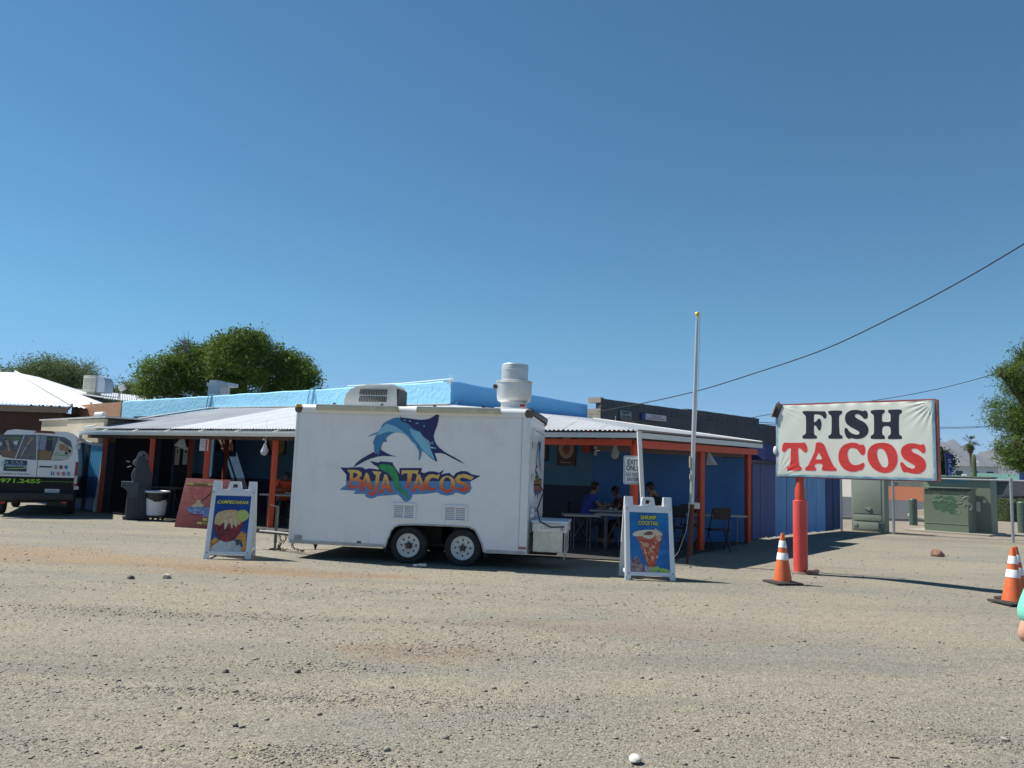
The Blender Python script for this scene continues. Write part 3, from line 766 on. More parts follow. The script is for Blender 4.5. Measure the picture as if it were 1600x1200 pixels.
# ---------------- charity building behind, grey block with two signs
c0 = G(937, 622, 5.0); c1 = G(1208, 652, 5.0)
cw = Wall((3.9, 33.3), (14.6, 42.75))
block = M('grey concrete block', (.085, .09, .10), .9, var=.15, scale=1, bump=.006, bscale=12, dirt=(.05, .055, .065), dirt_amt=.5, dscale=.8)
ch = thing('block_building', 'long dark grey concrete block building rising behind the right canopy', 'building', cw.w(0, 0))
ub = cw.hit(1074, 640)[0]; uc = cw.hit(1186, 656)[0]
z_a = cw.hit(940, 622.5)[1]; z_b = cw.hit(1070, 646)[1]; z_c = cw.hit(1084, 641)[1]; z_d = cw.hit(1200, 664)[1]
rows = [(0, ub, 5.0), (ub, uc, 5.0 + .0), (uc, cw.L + .5, 4.75)]
zz = [z_a, cw.hit(1084, 640)[1], z_d]
for (u0, u1, z), zt in zip(rows, zz):
    b = B(); wallblock(b, cw, u0, u1 - .01, 0, zt - .42, .3); b.build('wall', block, ch, world=True)
    n = max(1, int((u1 - u0) / .42))
    for i in range(n):                                     # coping course of single blocks
        w_ = (u1 - u0) / n; b = B(); wallblock(b, cw, u0 + i * w_, u0 + (i + 1) * w_ - .012, zt - .21, zt - .003 * (i % 3), .32, .012 + .004 * (i % 2)); b.build('coping_block', block, ch, world=True)
        b = B(); wallblock(b, cw, u0 + i * w_ + .004, u0 + (i + 1) * w_ - .016, zt - .41, zt - .215, .3, .004 * ((i + 1) % 2)); b.build('brick', block, ch, world=True)
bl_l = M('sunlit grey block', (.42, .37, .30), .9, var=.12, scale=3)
cwf = Wall((3.9 - .9, 33.3 + .7), (3.9 + .004, 33.3 - .003))
for k in range(7):
    z = z_a - .08 - .25 * k - (.25 if k else 0); b = B(); wallblock(b, cwf, (.5 if k == 0 else .15) + .12 * (k % 2), 1.13, z - .1, z + .135, .28, .01); b.build('pier_block', bl_l, ch, world=True)
b = B(); wallblock(b, cwf, .2, 1.12, 0, z_a - 1.9, .25); b.build('pier', bl_l, ch, world=True)
def sign_on(W, pxs, label, cat, mat, th=.06, name='wall_sign', frame=None):
    (xa, ya), (xb, yb) = pxs; ua, za = W.hit(xa, ya); u2, zb = W.hit(xb, yb)
    uc_, zc_ = (ua + u2) / 2, (za + zb) / 2
    t = thing(name, label, cat, W.w(uc_, zc_, th / 2 + .03), W.yaw)
    b = B(); b.box((0, 0, 0), (abs(u2 - ua), th, abs(zb - za)), bevel=.006); b.build('panel', mat, t)
    if frame:
        wv, hv = abs(u2 - ua), abs(zb - za); b = B()
        for s_ in (-1, 1):
            b.box((s_ * (wv / 2), 0, 0), (.04, th + .02, hv + .04)); b.box((0, 0, s_ * hv / 2), (wv - .042, th + .018, .04))
        b.build('frame', frame, t)
    return t, abs(u2 - ua), abs(zb - za)
signgrey = M('faded sign white', (.30, .33, .33), .6, var=.1)
t, w_, h_ = sign_on(cw, ((967.5, 641), (984, 656.5)), 'small pale sign reading CHARITY CENTER on the grey block wall', 'sign', signgrey)
txd = M('dark green lettering', (.02, .035, .03), .6)
text_obj('lettering', 'CHARITY', .3, txd, t, (0, -.04, h_ * .24), width=w_ * .86, height=h_ * .34, offset=.008)
text_obj('lettering', 'CENTER', .3, txd, t, (0, -.04, -h_ * .24), width=w_ * .86, height=h_ * .34, offset=.008)
b = B(); b.box((0, -.05, -h_ / 2 - .08), (w_ * 1.3, .2, .07)); b.build('sign_ledge', M('pinkish ledge', (.3, .13, .14), .6), t)
t, w_, h_ = sign_on(cw, ((1005, 646), (1037, 659)), 'white T.X.L.A sign with blue end on the grey block wall', 'sign', M('sign white', (.52, .52, .56), .5, var=.06), .12)
b = B(); b.box((-w_ / 2 - .14, 0, -.02), (.27, .13, h_ * 1.05), bevel=.01); b.build('blue_end', M('sign blue', (.03, .05, .22), .5), t)
text_obj('lettering', 'T.X.L.A', .3, M('sign red', (.30, .03, .08), .5), t, (0, -.07, h_ * .17), width=w_ * .45, height=h_ * .36, offset=.006)
text_obj('lettering', 'BUSINESS RECORDS', .2, M('sign purple', (.16, .06, .20), .5), t, (0, -.07, -h_ * .24), width=w_ * .8, height=h_ * .17, offset=.004)

# ---------------- blue metal yard fence at right
fence = thing('metal_yard_fence', 'blue corrugated metal fence running on from the canopy behind the FISH TACOS sign', 'fence', (6.9, 21.0, 0))
fw1 = Wall((6.62, 21.05), (7.81, 22.69)); fw2 = Wall((7.81, 22.69), (10.73, 26.23)); fw3 = Wall((10.73, 26.23), (11.7, 27.3))
zt1 = 2.12
def panels(W, mat, z, n):
    for i in range(n):
        corrwall(W, i * W.L / n, (i + 1) * W.L / n - .01, .03 + .02 * (i % 2), z + .01 * (i % 2), mat, 'metal_sheet', fence, .11, .012, .004 * (i % 2), .05)
panels(fw1, M('slate blue metal sheet', (.07, .095, .24), .5, var=.12, scale=2, stretch=(1, 1, .2), dirt=(.1, .12, .22), dirt_amt=.4), 2.1, 3)
panels(fw2, M('pale blue metal sheet', (.16, .34, .60), .5, var=.14, scale=2, stretch=(1, 1, .15), dirt=(.30, .45, .62), dirt_amt=.5), 2.15, 5)
panels(fw3, db_metal, 2.15, 2)
b = B(); wallblock(b, fw1, .05, fw1.L, 2.2, 2.62, 1.2, .35); tag(b.build('awning', M('royal blue canvas', (.012, .03, .16), .7, var=.15), None), 'dark royal blue awning above the slate blue fence beside the canopy', 'awning')
bpy.context.view_layer.update()

# ================================================================== FOOD TRAILER
PL = Vector((-3.86, 13.85)); PR = Vector((.34, 13.2))
tw = Wall(PL, PR); TLn = tw.L; TD = 2.28
tr = thing('food_trailer', 'white twin-axle concession trailer painted with leaping marlin and BAJA TACOS logo', 'trailer', (PL.x, PL.y, 0), tw.yaw)
def tloc(px, py):               # pixel on the near side -> local (x, z)
    u, z = tw.hit(px, py); return u, z
white_p = M('trailer white paint', (.80, .80, .79), .38, var=.04, scale=1.2, dirt=(.56, .53, .47), dirt_amt=.35, dscale=1.6, spec=.4)
def streaks(m):
    t = m.node_tree; N = t.nodes; L = t.links; b_ = N['Principled BSDF']; src = b_.inputs['Base Color'].links[0].from_socket
    tc = N.new('ShaderNodeTexCoord'); mp = N.new('ShaderNodeMapping'); mp.inputs['Scale'].default_value = (9, 9, .35); L.new(tc.outputs['Object'], mp.inputs[0])
    no = N.new('ShaderNodeTexNoise'); no.inputs['Scale'].default_value = 1.4; no.inputs['Detail'].default_value = 5; L.new(mp.outputs[0], no.inputs['Vector'])
    sx = N.new('ShaderNodeSeparateXYZ'); L.new(tc.outputs['Object'], sx.inputs[0])
    def mr(src_, a, c, d, e):
        r = N.new('ShaderNodeMapRange'); r.interpolation_type = 'SMOOTHSTEP'; L.new(src_, r.inputs[0]); r.inputs[1].default_value = a; r.inputs[2].default_value = c; r.inputs[3].default_value = d; r.inputs[4].default_value = e; return r.outputs[0]
    def mul(a, c, op='MULTIPLY'):
        x = N.new('ShaderNodeMath'); x.operation = op; L.new(a, x.inputs[0]); L.new(c, x.inputs[1]); return x.outputs[0]
    topm = mr(sx.outputs['Z'], 1.9, 2.62, 0, 1); botm = mr(sx.outputs['Z'], .25, .75, 1, 0); edge = mr(sx.outputs['Z'], 2.50, 2.60, 0, .40)
    f = mul(mr(no.outputs['Fac'], .50, .75, 0, .22), mul(topm, botm, 'MAXIMUM')); f = mul(f, edge, 'MAXIMUM')
    mx = N.new('ShaderNodeMix'); mx.data_type = 'RGBA'; L.new(f, mx.inputs[0]); L.new(src, mx.inputs[6]); mx.inputs[7].default_value = (.50, .44, .34, 1); L.new(mx.outputs[2], b_.inputs['Base Color'])
    n2 = N.new('ShaderNodeTexNoise'); n2.inputs['Scale'].default_value = 2.2; n2.inputs['Detail'].default_value = 2; L.new(tc.outputs['Object'], n2.inputs['Vector'])
    bp = N.new('ShaderNodeBump'); bp.inputs['Distance'].default_value = .012; bp.inputs['Strength'].default_value = .7; L.new(n2.outputs['Fac'], bp.inputs['Height']); L.new(bp.outputs[0], b_.inputs['Normal'])
streaks(white_p)
seam_w = M('trim white', (.78, .78, .76), .35, var=.03, dirt=(.5, .47, .4), dirt_amt=.3, dscale=5)
alu = M('brushed aluminium', (.60, .60, .58), .38, .75, var=.1, scale=5)
rubber = M('tyre rubber', (.018, .018, .019), .85, var=.4, scale=8, dirt=(.10, .09, .075), dirt_amt=.4, dscale=5)
steel_d = M('dark chassis steel', (.03, .028, .026), .7, var=.4, scale=6)
rimw = M('white spoke rim', (.66, .65, .61), .4, var=.08, scale=8, dirt=(.35, .3, .24), dirt_amt=.5, dscale=9)
ZB, ZTp = .255, 2.62
arch = [tloc(*p) for p in ((602, 855), (606, 842), (611, 830), (617, 822.5), (625, 820), (650, 819.5), (700, 821.5), (733, 823.5), (742, 828), (748, 838), (753, 850), (756, 862))]
arch[0] = (arch[0][0], ZB); arch[-1] = (arch[-1][0], ZB + .0)
poly = [(0, ZB)] + arch + [(TLn, ZB), (TLn, ZTp), (0, ZTp)]
b = B()
b.prism(poly, lambda x, z: (x, 0, z), lambda x, z: (x, .035, z))                     # near side
b.prism([(0, ZB), (TLn, ZB), (TLn, ZTp), (0, ZTp)], lambda x, z: (x, TD - .035, z), lambda x, z: (x, TD, z))
b.box((TLn - .0175, TD / 2, (ZB + ZTp) / 2), (.035, TD - .074, ZTp - ZB)); b.box((.0175, TD / 2, (ZB + ZTp) / 2), (.035, TD - .074, ZTp - ZB))
b.build('body', white_p, tr)
b = B(); b.box((TLn / 2, TD / 2, ZTp - .02), (TLn - .08, TD - .08, .03)); b.box((TLn / 2, TD / 2 + .25, ZB + .03), (TLn - .08, TD - .6, .05)); b.box((1.75, .72, .6), (1.7, .04, .7)); b.box((TLn / 2, TD / 2, 1.0), (TLn - .4, .04, .6)); b.build('floor_frame', steel_d, tr)
# rounded roof edge running round the top
b = B()
prof = [(0.004, -.06), (-.012, -.02), (-.012, .02), (.0, .055), (.03, .085), (.09, .10)]
ring = []
def roofring(o, h): return [(-.0 + o, o, ZTp + h), (TLn - o, o, ZTp + h), (TLn - o, TD - o, ZTp + h), (o, TD - o, ZTp + h)]
rr = [[b.bm.verts.new(p) for p in roofring(o, h)] for o, h in prof]
for A_, D_ in zip(rr, rr[1:]):
    for i in range(4): j = (i + 1) % 4; b.bm.faces.new((A_[i], A_[j], D_[j], D_[i]))
b.bm.faces.new(rr[-1]); b.build('roof', seam_w, tr)
for x, xr in ((0.0, 1), (TLn, -1)):
    for y in (0, TD):
        b = B(); b.sphere((x + .03 * xr, y + (.03 if y == 0 else -.03), ZTp + .015), .085, 12, 8, (1, 1, 1)); b.build('corner_cap', M('brown corner casting', (.10, .075, .06), .6), tr)
b = B(); b.tube([(TLn - .02, .08, ZTp + .05), (TLn + .005, TD - .08, ZTp + .05)], .07, 8); b.build('rear_top_rail', M('dark top rail', (.03, .03, .035), .5), tr)
for px, c, nm in ((468.5, (.75, .30, .03), 'amber'), (817, (.5, .03, .02), 'red')):
    x, z = tloc(px, 634); b = B(); b.box((x, -.03, z), (.09, .05, .05), bevel=.008); b.build('marker_light', M(nm + ' lens', c, .25), tr)
# corner mouldings, bottom rail, seams
for x in (.02, TLn - .022):
    b = B(); b.box((x, -.004, (ZB + ZTp) / 2), (.05, .018, ZTp - ZB - .1), bevel=.006); b.build('corner_trim', seam_w, tr)
b = B(); xs_ = tloc(815, 700)[0]; b.box((xs_, -.001, (ZB + ZTp) / 2), (.012, .008, ZTp - ZB - .12)); b.build('panel_seam', M('seam grey', (.5, .5, .5), .5), tr)
bl = M('scuffed bottom rail', (.45, .43, .40), .6, var=.15, scale=6, dirt=(.22, .15, .10), dirt_amt=.7, dscale=7)
b = B(); b.box((arch[0][0] / 2, -.006, ZB + .02), (arch[0][0] - .06, .02, .055)); b.build('bottom_rail', bl, tr)
b = B(); b.box(((arch[-1][0] + TLn) / 2, -.006, ZB + .02), (TLn - arch[-1][0] - .06, .02, .055)); b.build('bottom_rail', bl, tr)
x, z = tloc(466, 841); b = B(); b.box((x, -.012, z), (.14, .012, .10)); b.build('corner_plate', M('primer grey plate', (.36, .35, .33), .7, var=.2, scale=9), tr)
x, z = tloc(816, 856.5); b = B(); b.box((x, -.02, z), (.13, .012, .035)); b.build('reflector', M('faded red reflector', (.35, .12, .09), .4), tr)
# arch trim following the cut-out
b = B(); b.tube([(x, -.008, z) for x, z in arch], .014, 6); b.build('arch_trim', bl, tr)
b = B(); b.box(((arch[0][0] + arch[-1][0]) / 2, .38, arch[5][1] + .02), (arch[-1][0] - arch[0][0], .68, .02)); b.box((arch[0][0] - .01, .38, .45), (.02, .68, .55)); b.box((arch[-1][0] + .01, .38, .45), (.02, .68, .55)); b.build('wheel_box', steel_d, tr)
b = B(); b.box((1.78, .22, .34), (.2, .05, .25)); b.box((1.78, .22, .42), (1.0, .06, .07)); b.box((1.3, 1.0, .3), (.08, 2, .08)); b.box((2.2, 1.0, .3), (.08, 2, .08)); b.build('suspension', steel_d, tr)
# wheels
def wheel(cx, cz, y0, name='wheel'):
    R = .325; we = bpy.data.objects.new(name, None); COL.objects.link(we); we.parent = tr; we.location = (cx, y0, cz)
    b = B(); b.lathe([(.19, .015), (.215, -.005), (.27, -.012), (.305, .0), (.322, .03), (R, .07), (R, .16), (.318, .2), (.27, .225), (.19, .21)], (0, 0, 0), 36, 'Y', close=True); b.build('tyre', rubber, we)
    # spoke rim: outer lip, dished plate with eight triangular openings
    b = B()
    b.lathe([(.198, .005), (.205, -.006), (.198, -.012), (.186, -.004), (.18, .02), (.165, .032), (.158, .034)], (0, 0, 0), 36, 'Y')
    holes = []
    for k in range(8):
        a = 2 * pi * k / 8 + pi / 8 + pi / 8; f = lambda r, t: (r * cos(t), r * sin(t))
        holes.append([f(.147, a - .15), f(.147, a + .15), f(.128, a + .13), f(.112, a + .03), f(.112, a - .03), f(.128, a - .13)])
    outer = ellipse(0, 0, .159, .159, 40)
    cone = lambda x, z: (x, .034 - .02 * max(0, (.16 - sqrt(x * x + z * z)) / .1), z)
    b.flat(outer, cone, holes); b.build('rim', rimw, we)
    b = B(); b.cyl((0, .05, 0), (0, .052, 0), .16, seg=24); b.build('brake_drum', steel_d, we)
    b = B(); b.lathe([(.048, .02), (.044, -.02), (.036, -.035), (.0005, -.037)], (0, 0, 0), 18, 'Y')
    for k in range(5):
        a = 2 * pi * k / 5 + .3; b.cyl((.062 * cos(a), .02, .062 * sin(a)), (.062 * cos(a), -.012, .062 * sin(a)), .012, seg=6)
    b.build('hub', M('rusty hub', (.08, .06, .05), .6, .4, var=.5, scale=20), we)
    return we
w1 = tloc(637, 852.5); w2 = tloc(722, 856.5)
for (x, z) in (w1, w2): wheel(x, .305, .03)
for (x, z) in (w1, w2):
    wf = wheel(x, .305, TD - .03); wf.rotation_euler = (0, 0, pi)
# vents
for px, py in ((631.5, 799), (711.5, 802.5)):
    x, z = tloc(px, py); W_, H_ = .43, .29
    vt = bpy.data.objects.new('vent', None); COL.objects.link(vt); vt.parent = tr; vt.location = (x, 0, z)
    b = B()
    for s_ in (-1, 1):
        b.box((s_ * (W_ / 2 - .02), -.012, 0), (.04, .03, H_), bevel=.004); b.box((0, -.012, s_ * (H_ / 2 - .02)), (W_ - .082, .03, .04), bevel=.004)
    b.box((0, -.012, 0), (.02, .026, H_ - .082)); b.build('frame', seam_w, vt)
    b = B(); b.box((0, .012, 0), (W_ - .07, .01, H_ - .07)); b.build('recess', M('vent dark', (.05, .06, .08), .7), vt)
    for s_ in (-1, 1):
        for k in range(7):
            r_ = random.Random(int(px) + k * 3 + s_)
            b = B(); b.box((s_ * .091, .0, -.092 + k * .031), (.15, .006, .026), rot=Euler((radians(-32 + r_.uniform(-14, 10)), 0, r_.uniform(-.01, .01)))); b.build('louvre', M('louvre grey', (.45, .48, .52), .45, var=.1), vt)
# awning light fixtures along the roof edge
for xa, xb in ((499, 623), (655, 782)):
    x0 = tloc(xa, 632)[0]; x1 = tloc(xb, 632)[0]; z = ZTp + .035
    fx = bpy.data.objects.new('light_fixture', None); COL.objects.link(fx); fx.parent = tr; fx.location = ((x0 + x1) / 2, -.06, z)
    b = B(); b.box((0, 0, .0), (x1 - x0, .09, .075), bevel=.012); b.build('housing', M('yellowed plastic housing', (.56, .52, .38), .5, var=.12, scale=5, dirt=(.36, .30, .18), dirt_amt=.5), fx)
    b = B(); b.box((0, -.0, .05), (x1 - x0 + .01, .10, .02), bevel=.004); b.build('top_cover', seam_w, fx)
    for s_ in (-1, 1):
        b = B(); b.box((s_ * ((x1 - x0) / 2 + .008), 0, 0), (.018, .10, .085), bevel=.004); b.build('end_cap', M('end cap', (.48, .45, .33), .5), fx)
    for k in (-.3, .3):
        b = B(); b.box((k * (x1 - x0), .03, .065), (.06, .05, .02)); b.box((k * (x1 - x0), .03, .085), (.03, .03, .02)); b.build('bracket', steel_d, fx)
# roof air conditioner
q = (tloc(580, 626)[0], ZTp + .1)
acx = q[0] - .12
ac = bpy.data.objects.new('air_conditioner', None); COL.objects.link(ac); ac.parent = tr; ac.location = (acx, .62, ZTp + .09); ac.scale = (1, 1, 1.3)
acw = M('aged white plastic', (.62, .61, .56), .5, var=.06, scale=3, dirt=(.42, .40, .35), dirt_amt=.4)
prof = smoothpoly([(-.50, .02), (-.50, .10), (-.46, .20), (-.36, .27), (-.15, .315), (.15, .33), (.40, .325)], 3)
prof = [(-.50, .02), (-.495, .10), (-.46, .19), (-.38, .26), (-.26, .30), (-.1, .322), (.15, .332), (.44, .325), (.47, .30), (.5, .02)]
b = B(); b.prism(prof, lambda x, z: (x, -.33 + max(0, z - .2) * .35, z), lambda x, z: (x, .33 - max(0, z - .2) * .35, z)); b.build('shroud', acw, ac)
b = B(); b.box((0, 0, .0), (1.02, .70, .05), bevel=.01); b.build('base', M('grey base', (.28, .30, .30), .6), ac)
b = B(); b.box((.492, 0, .15), (.03, .56, .24)); b.build('rear_grille', M('ac dark grille', (.04, .045, .05), .6), ac)
for r_ in range(2):
    for k in range(17):
        b = B(); b.box((-.20 + k * .031, -.3335 + (.0 if r_ == 0 else .012), .115 + r_ * .10), (.014, .012, .082), rot=Euler((0, radians(9), 0))); b.build('slot', M('slot dark', (.035, .035, .03), .7), ac)
for k in range(9):
    b = B(); b.box((.512, -.24 + k * .06, .15), (.012, .014, .22)); b.build('fin', M('fin grey', (.16, .17, .17), .5), ac)
# exhaust fan
p = P(803, 628, 14.1); ef = bpy.data.objects.new('exhaust_fan', None); COL.objects.link(ef); ef.parent = tr
loc = Vector((p.x - PL.x, p.y - PL.y)); loc = Vector((loc.dot(tw.u), -loc.dot(tw.n))); ef.location = (loc.x, loc.y, ZTp + .08); ef.scale = (1, 1, 1.2)
galv = M('spun aluminium', (.58, .585, .58), .42, .55, var=.10, scale=3, dirt=(.42, .36, .28), dirt_amt=.35, dscale=3)
b = B(); b.box((0, 0, .03), (.62, .62, .08), bevel=.01); b.build('curb', seam_w, ef)
b = B(); b.lathe([(.24, .06), (.24, .16), (.255, .17), (.30, .19), (.318, .24), (.322, .46), (.34, .475), (.34, .49), (.322, .495), (.245, .51), (.245, .66), (.252, .665), (.252, .70), (.246, .715), (.246, .745), (.235, .755), (.22, .74), (.0005, .73)], (0, 0, 0), 40); b.build('housing', galv, ef)
b = B(); b.cyl((-.31, -.12, .40), (-.36, -.14, .40), .035, seg=12); b.cyl((-.36, -.14, .40), (-.37, -.145, .40), .025, seg=12); b.build('grease_spout', steel_d, ef)
# front stabiliser foot, hitch frame, chains
x, z = tloc(484, 856); b = B(); b.box((x, .25, .25), (.06, .06, .1)); b.cyl((x, .25, .2), (x, .25, .12), .03, .012, 8); b.build('stabiliser', M('rusty steel', (.09, .06, .04), .8, .3, var=.4, scale=20), tr)
rust = M('rusted steel', (.10, .055, .035), .8, .3, var=.5, scale=14)
b = B()
for y in (.55, 1.6): b.tube([(.05, y, .33), (-.75, (y + 1.07 * 2) / 3 + .02, .33), (-1.05, 1.07 + (y - 1.07) * .1, .33)], .035, 6)
b.box((-1.1, 1.07, .34), (.22, .09, .08)); b.cyl((-.75, 1.07, .12), (-.75, 1.07, .82), .03); b.cyl((-.75, 1.07, .0), (-.75, 1.07, .12), .022); b.box((-.75, 1.07, .01), (.16, .16, .02)); b.tube([(-.75, 1.07, .80), (-.9, 1.07, .84)], .012, 6)
b.build('tongue', M('tongue grey', (.07, .07, .07), .6, .4, var=.2, scale=8), tr)
def link(c, d, up, s=.03, r=.0075):
    d = Vector(d).normalized(); u = Vector(up); u = (u - d * u.dot(d)).normalized()
    pts = [Vector(c) + d * (s * 1.0 * cos(t)) + u * (s * .55 * sin(t)) for t in np.linspace(0, 2 * pi, 9)[:-1]]
    b = B(); b.tube(pts + pts[:1], r, 5, caps=False); return b
for (cx, cy, dx, ln) in ((-.62, .85, .02, 9), (-.5, .95, -.015, 10), (-.38, .8, .03, 11)):
    ce = bpy.data.objects.new('safety_chain', None); COL.objects.link(ce); ce.parent = tr; ce.location = (cx, cy, .33)
    for k in range(ln):
        t = k / ln; zz_ = -.30 * sin(pi * min(.62, t * .62) ) ; xx_ = dx * k + .045 * sin(k * .9)
        link((xx_, .0, zz_), (dx + .01, 0, -.035 if t < .8 else .02), (1, 0, 0) if k % 2 else (0, 1, 0)).build('chain_link', rust, ce)
b = B(); b.tube([(.0, .9, .38), (-.35, .88, .28), (-.8, .95, .36)], .012, 6); b.build('light_cable', black_m, tr)

# ---- painted decals, traced on the near side
navy = flatprint('logo navy', (.013, .017, .115)); midb = flatprint('logo mid blue', (.045, .22, .42)); lightb = flatprint('logo light blue', (.22, .52, .68)); skyb = flatprint('logo sky blue', (.075, .24, .48))
greenp = flatprint('logo green', (.03, .28, .09), var=.35)
def gradmat():
    m, t, b_ = newmat('logo sunset letters'); N = t.nodes; L = t.links
    tc = N.new('ShaderNodeTexCoord'); sx = N.new('ShaderNodeSeparateXYZ'); L.new(tc.outputs['Generated'], sx.inputs[0])
    no = N.new('ShaderNodeTexNoise'); no.inputs['Scale'].default_value = 9; L.new(tc.outputs['Generated'], no.inputs['Vector'])
    ad = N.new('ShaderNodeMath'); ad.operation = 'MULTIPLY_ADD'; ad.inputs[1].default_value = .16; L.new(no.outputs['Fac'], ad.inputs[0]); L.new(sx.outputs['Z'], ad.inputs[2])
    cr = N.new('ShaderNodeValToRGB'); L.new(ad.outputs[0], cr.inputs[0]); e = cr.color_ramp.elements
    e[0].position = .12; e[0].color = (.60, .055, .03, 1); e[1].position = .95; e[1].color = (.72, .50, .14, 1)
    x = e.new(.5); x.color = (.70, .17, .05, 1); x = e.new(.68); x.color = (.74, .36, .07, 1)
    L.new(cr.outputs[0], b_.inputs['Base Color']); b_.inputs['Roughness'].default_value = .45; return m
grad = gradmat()
LG = dict(
 sail=([(705,130),(712,148),(760,154),(800,158),(860,168),(920,173),(970,170),(1020,155),(1060,130),(1085,108),(1105,85),(1108,130),(1100,190),(1085,240),(1062,300),(1052,340),(1060,390),(1080,430),(1110,465),(1170,510),(1250,555),(1330,600),(1375,633),(1310,606),(1240,570),(1170,532),(1120,519),(1060,520),(1072,550),(1085,590),(1082,616),(1045,565),(1015,500),(1012,460),(1018,425),(1000,392),(960,362),(935,335),(912,300),(880,288),(850,268),(820,248),(790,225),(760,205),(720,190),(703,172)], 0, navy, 1),
 body=([(703,152),(670,150),(630,157),(570,185),(520,235),(480,290),(455,330),(435,370),(418,410),(430,440),(430,490),(448,525),(470,538),(490,515),(500,475),(515,430),(530,405),(568,400),(553,370),(575,345),(605,325),(640,308),(680,304),(715,308),(755,326),(790,360),(820,400),(850,430),(890,460),(905,480),(960,515),(1020,570),(1070,605),(1055,560),(1035,510),(1008,455),(1012,425),(985,390),(950,358),(925,325),(905,292),(870,285),(840,262),(805,240),(780,222),(750,202),(718,190),(703,172)], 0, midb, 2),
 belly=([(478,300),(510,255),(562,212),(625,228),(690,265),(745,305),(790,345),(830,395),(870,425),(880,450),(840,420),(800,372),(755,328),(712,308),(670,304),(635,306),(590,292),(540,308),(500,325),(455,335)], 0, lightb, 3),
 side=([(800,262),(850,285),(905,300),(930,340),(985,395),(1005,440),(1040,530),(1065,590),(1000,540),(930,480),(900,430),(850,370),(815,320)], 0, lightb, 3),
 back=([(505,250),(525,215),(562,188),(600,170),(650,156),(640,175),(590,190),(555,205),(535,232)], 0, skyb, 3),
 eye=(ellipse(1037, 415, 14, 14, 14), 0, lightb, 4), eyeb=(ellipse(1037, 415, 8, 8, 12), 0, navy, 5),
 spot1=(ellipse(750, 178, 12, 6, 10), 0, lightb, 4), spot2=(ellipse(806, 186, 14, 6, 10, .5), 0, lightb, 4), spot3=(ellipse(880, 210, 16, 6, 10, .5), 0, lightb, 4), spot4=(ellipse(952, 238, 8, 8, 10), 0, lightb, 4),
 fin=([(455,322),(425,330),(395,342),(360,352),(392,332),(430,315),(475,300)], 0, midb, 3),
 fin2=([(862,440),(905,470),(928,505),(920,550),(902,597),(893,585),(902,535),(895,490)], 0, midb, 3),
 jaw=([(1010,448),(1050,458),(1088,470),(1050,474),(1015,465)], 0, lightb, 4),
 tail=([(498,458),(505,488),(560,520),(620,545),(668,557),(600,552),(530,549),(470,556),(400,575),(335,603),(270,640),(212,668),(245,625),(300,580),(370,540),(432,506),(445,528),(462,520),(470,540),(482,528)], 0, navy, 3),
 backing=([(78,668),(150,672),(230,668),(300,666),(345,690),(372,680),(430,684),(485,695),(468,665),(425,640),(388,602),(480,620),(490,606),(622,616),(630,640),(655,680),(694,735),(695,675),(932,675),(920,715),(950,728),(1000,710),(1060,710),(1105,725),(1160,692),(1130,742),(1165,733),(1215,725),(1255,762),(1290,722),(1340,706),(1400,710),(1450,742),(1540,758),(1490,785),(1440,812),(140,808),(142,745)], 0, navy, 1),
 water=([(140,808),(1440,812),(1432,835),(1447,885),(1425,930),(1370,955),(1320,940),(1282,930),(1250,953),(1190,965),(1130,952),(1090,930),(960,945),(832,950),(825,980),(805,1012),(770,1028),(738,1018),(718,990),(680,950),(640,955),(465,968),(430,990),(380,992),(335,968),(345,945),(215,945),(240,912),(68,902),(140,850)], 0, skyb, 1),
 green=([(472,650),(510,633),(600,640),(640,670),(670,720),(690,780),(692,830),(722,890),(770,930),(785,975),(765,992),(735,950),(690,915),(652,880),(640,830),(620,780),(580,730),(540,712),(490,680)], 0, greenp, 6),
)
LET = [
 ([(150,695),(215,693),(270,700),(305,725),(302,755),(272,782),(312,805),(325,838),(300,868),(250,886),(145,890),(165,872),(178,800),(180,730)], [[(215,722),(248,728),(262,748),(240,775),(212,782)],[(207,808),(262,812),(284,832),(262,856),(200,866)]]),
 ([(352,718),(375,745),(398,820),(426,893),(405,910),(368,893),(355,862),(324,866),(320,888),(332,912),(278,916),(300,880),(318,805),(338,745)], [[(347,785),(362,838),(330,842)]]),
 ([(412,705),(512,715),(490,748),(478,850),(462,925),(430,963),(388,962),(365,930),(375,912),(400,938),(425,925),(437,860),(452,750),(430,735)], []),
 ([(538,740),(566,745),(592,830),(623,922),(588,936),(566,888),(536,888),(524,915),(536,932),(468,940),(495,905),(522,820)], [[(551,795),(565,850),(538,856)]]),
 ([(720,698),(897,698),(880,748),(856,730),(830,730),(816,820),(800,882),(763,890),(770,850),(778,780),(780,730),(750,730),(716,748)], []),
 ([(882,742),(908,738),(932,800),(967,903),(935,920),(905,886),(872,890),(860,918),(813,925),(835,885),(863,805)], [[(895,790),(913,850),(880,856)]]),
 ([(1040,740),(1085,750),(1118,738),(1102,792),(1072,780),(1035,776),(1008,800),(1000,850),(1022,878),(1065,882),(1092,886),(1060,906),(1005,910),(965,880),(950,830),(968,772),(1002,745)], []),
 (ellipse(1195, 845, 84, 90, 28), [ellipse(1193, 838, 42, 66, 24)]),
 ([(1305,748),(1370,735),(1420,750),(1472,770),(1440,802),(1400,786),(1350,775),(1320,787),(1335,812),(1392,832),(1428,862),(1425,902),(1385,924),(1330,920),(1278,892),(1290,870),(1330,882),(1368,886),(1378,868),(1345,850),(1290,832),(1272,790)], []),
]
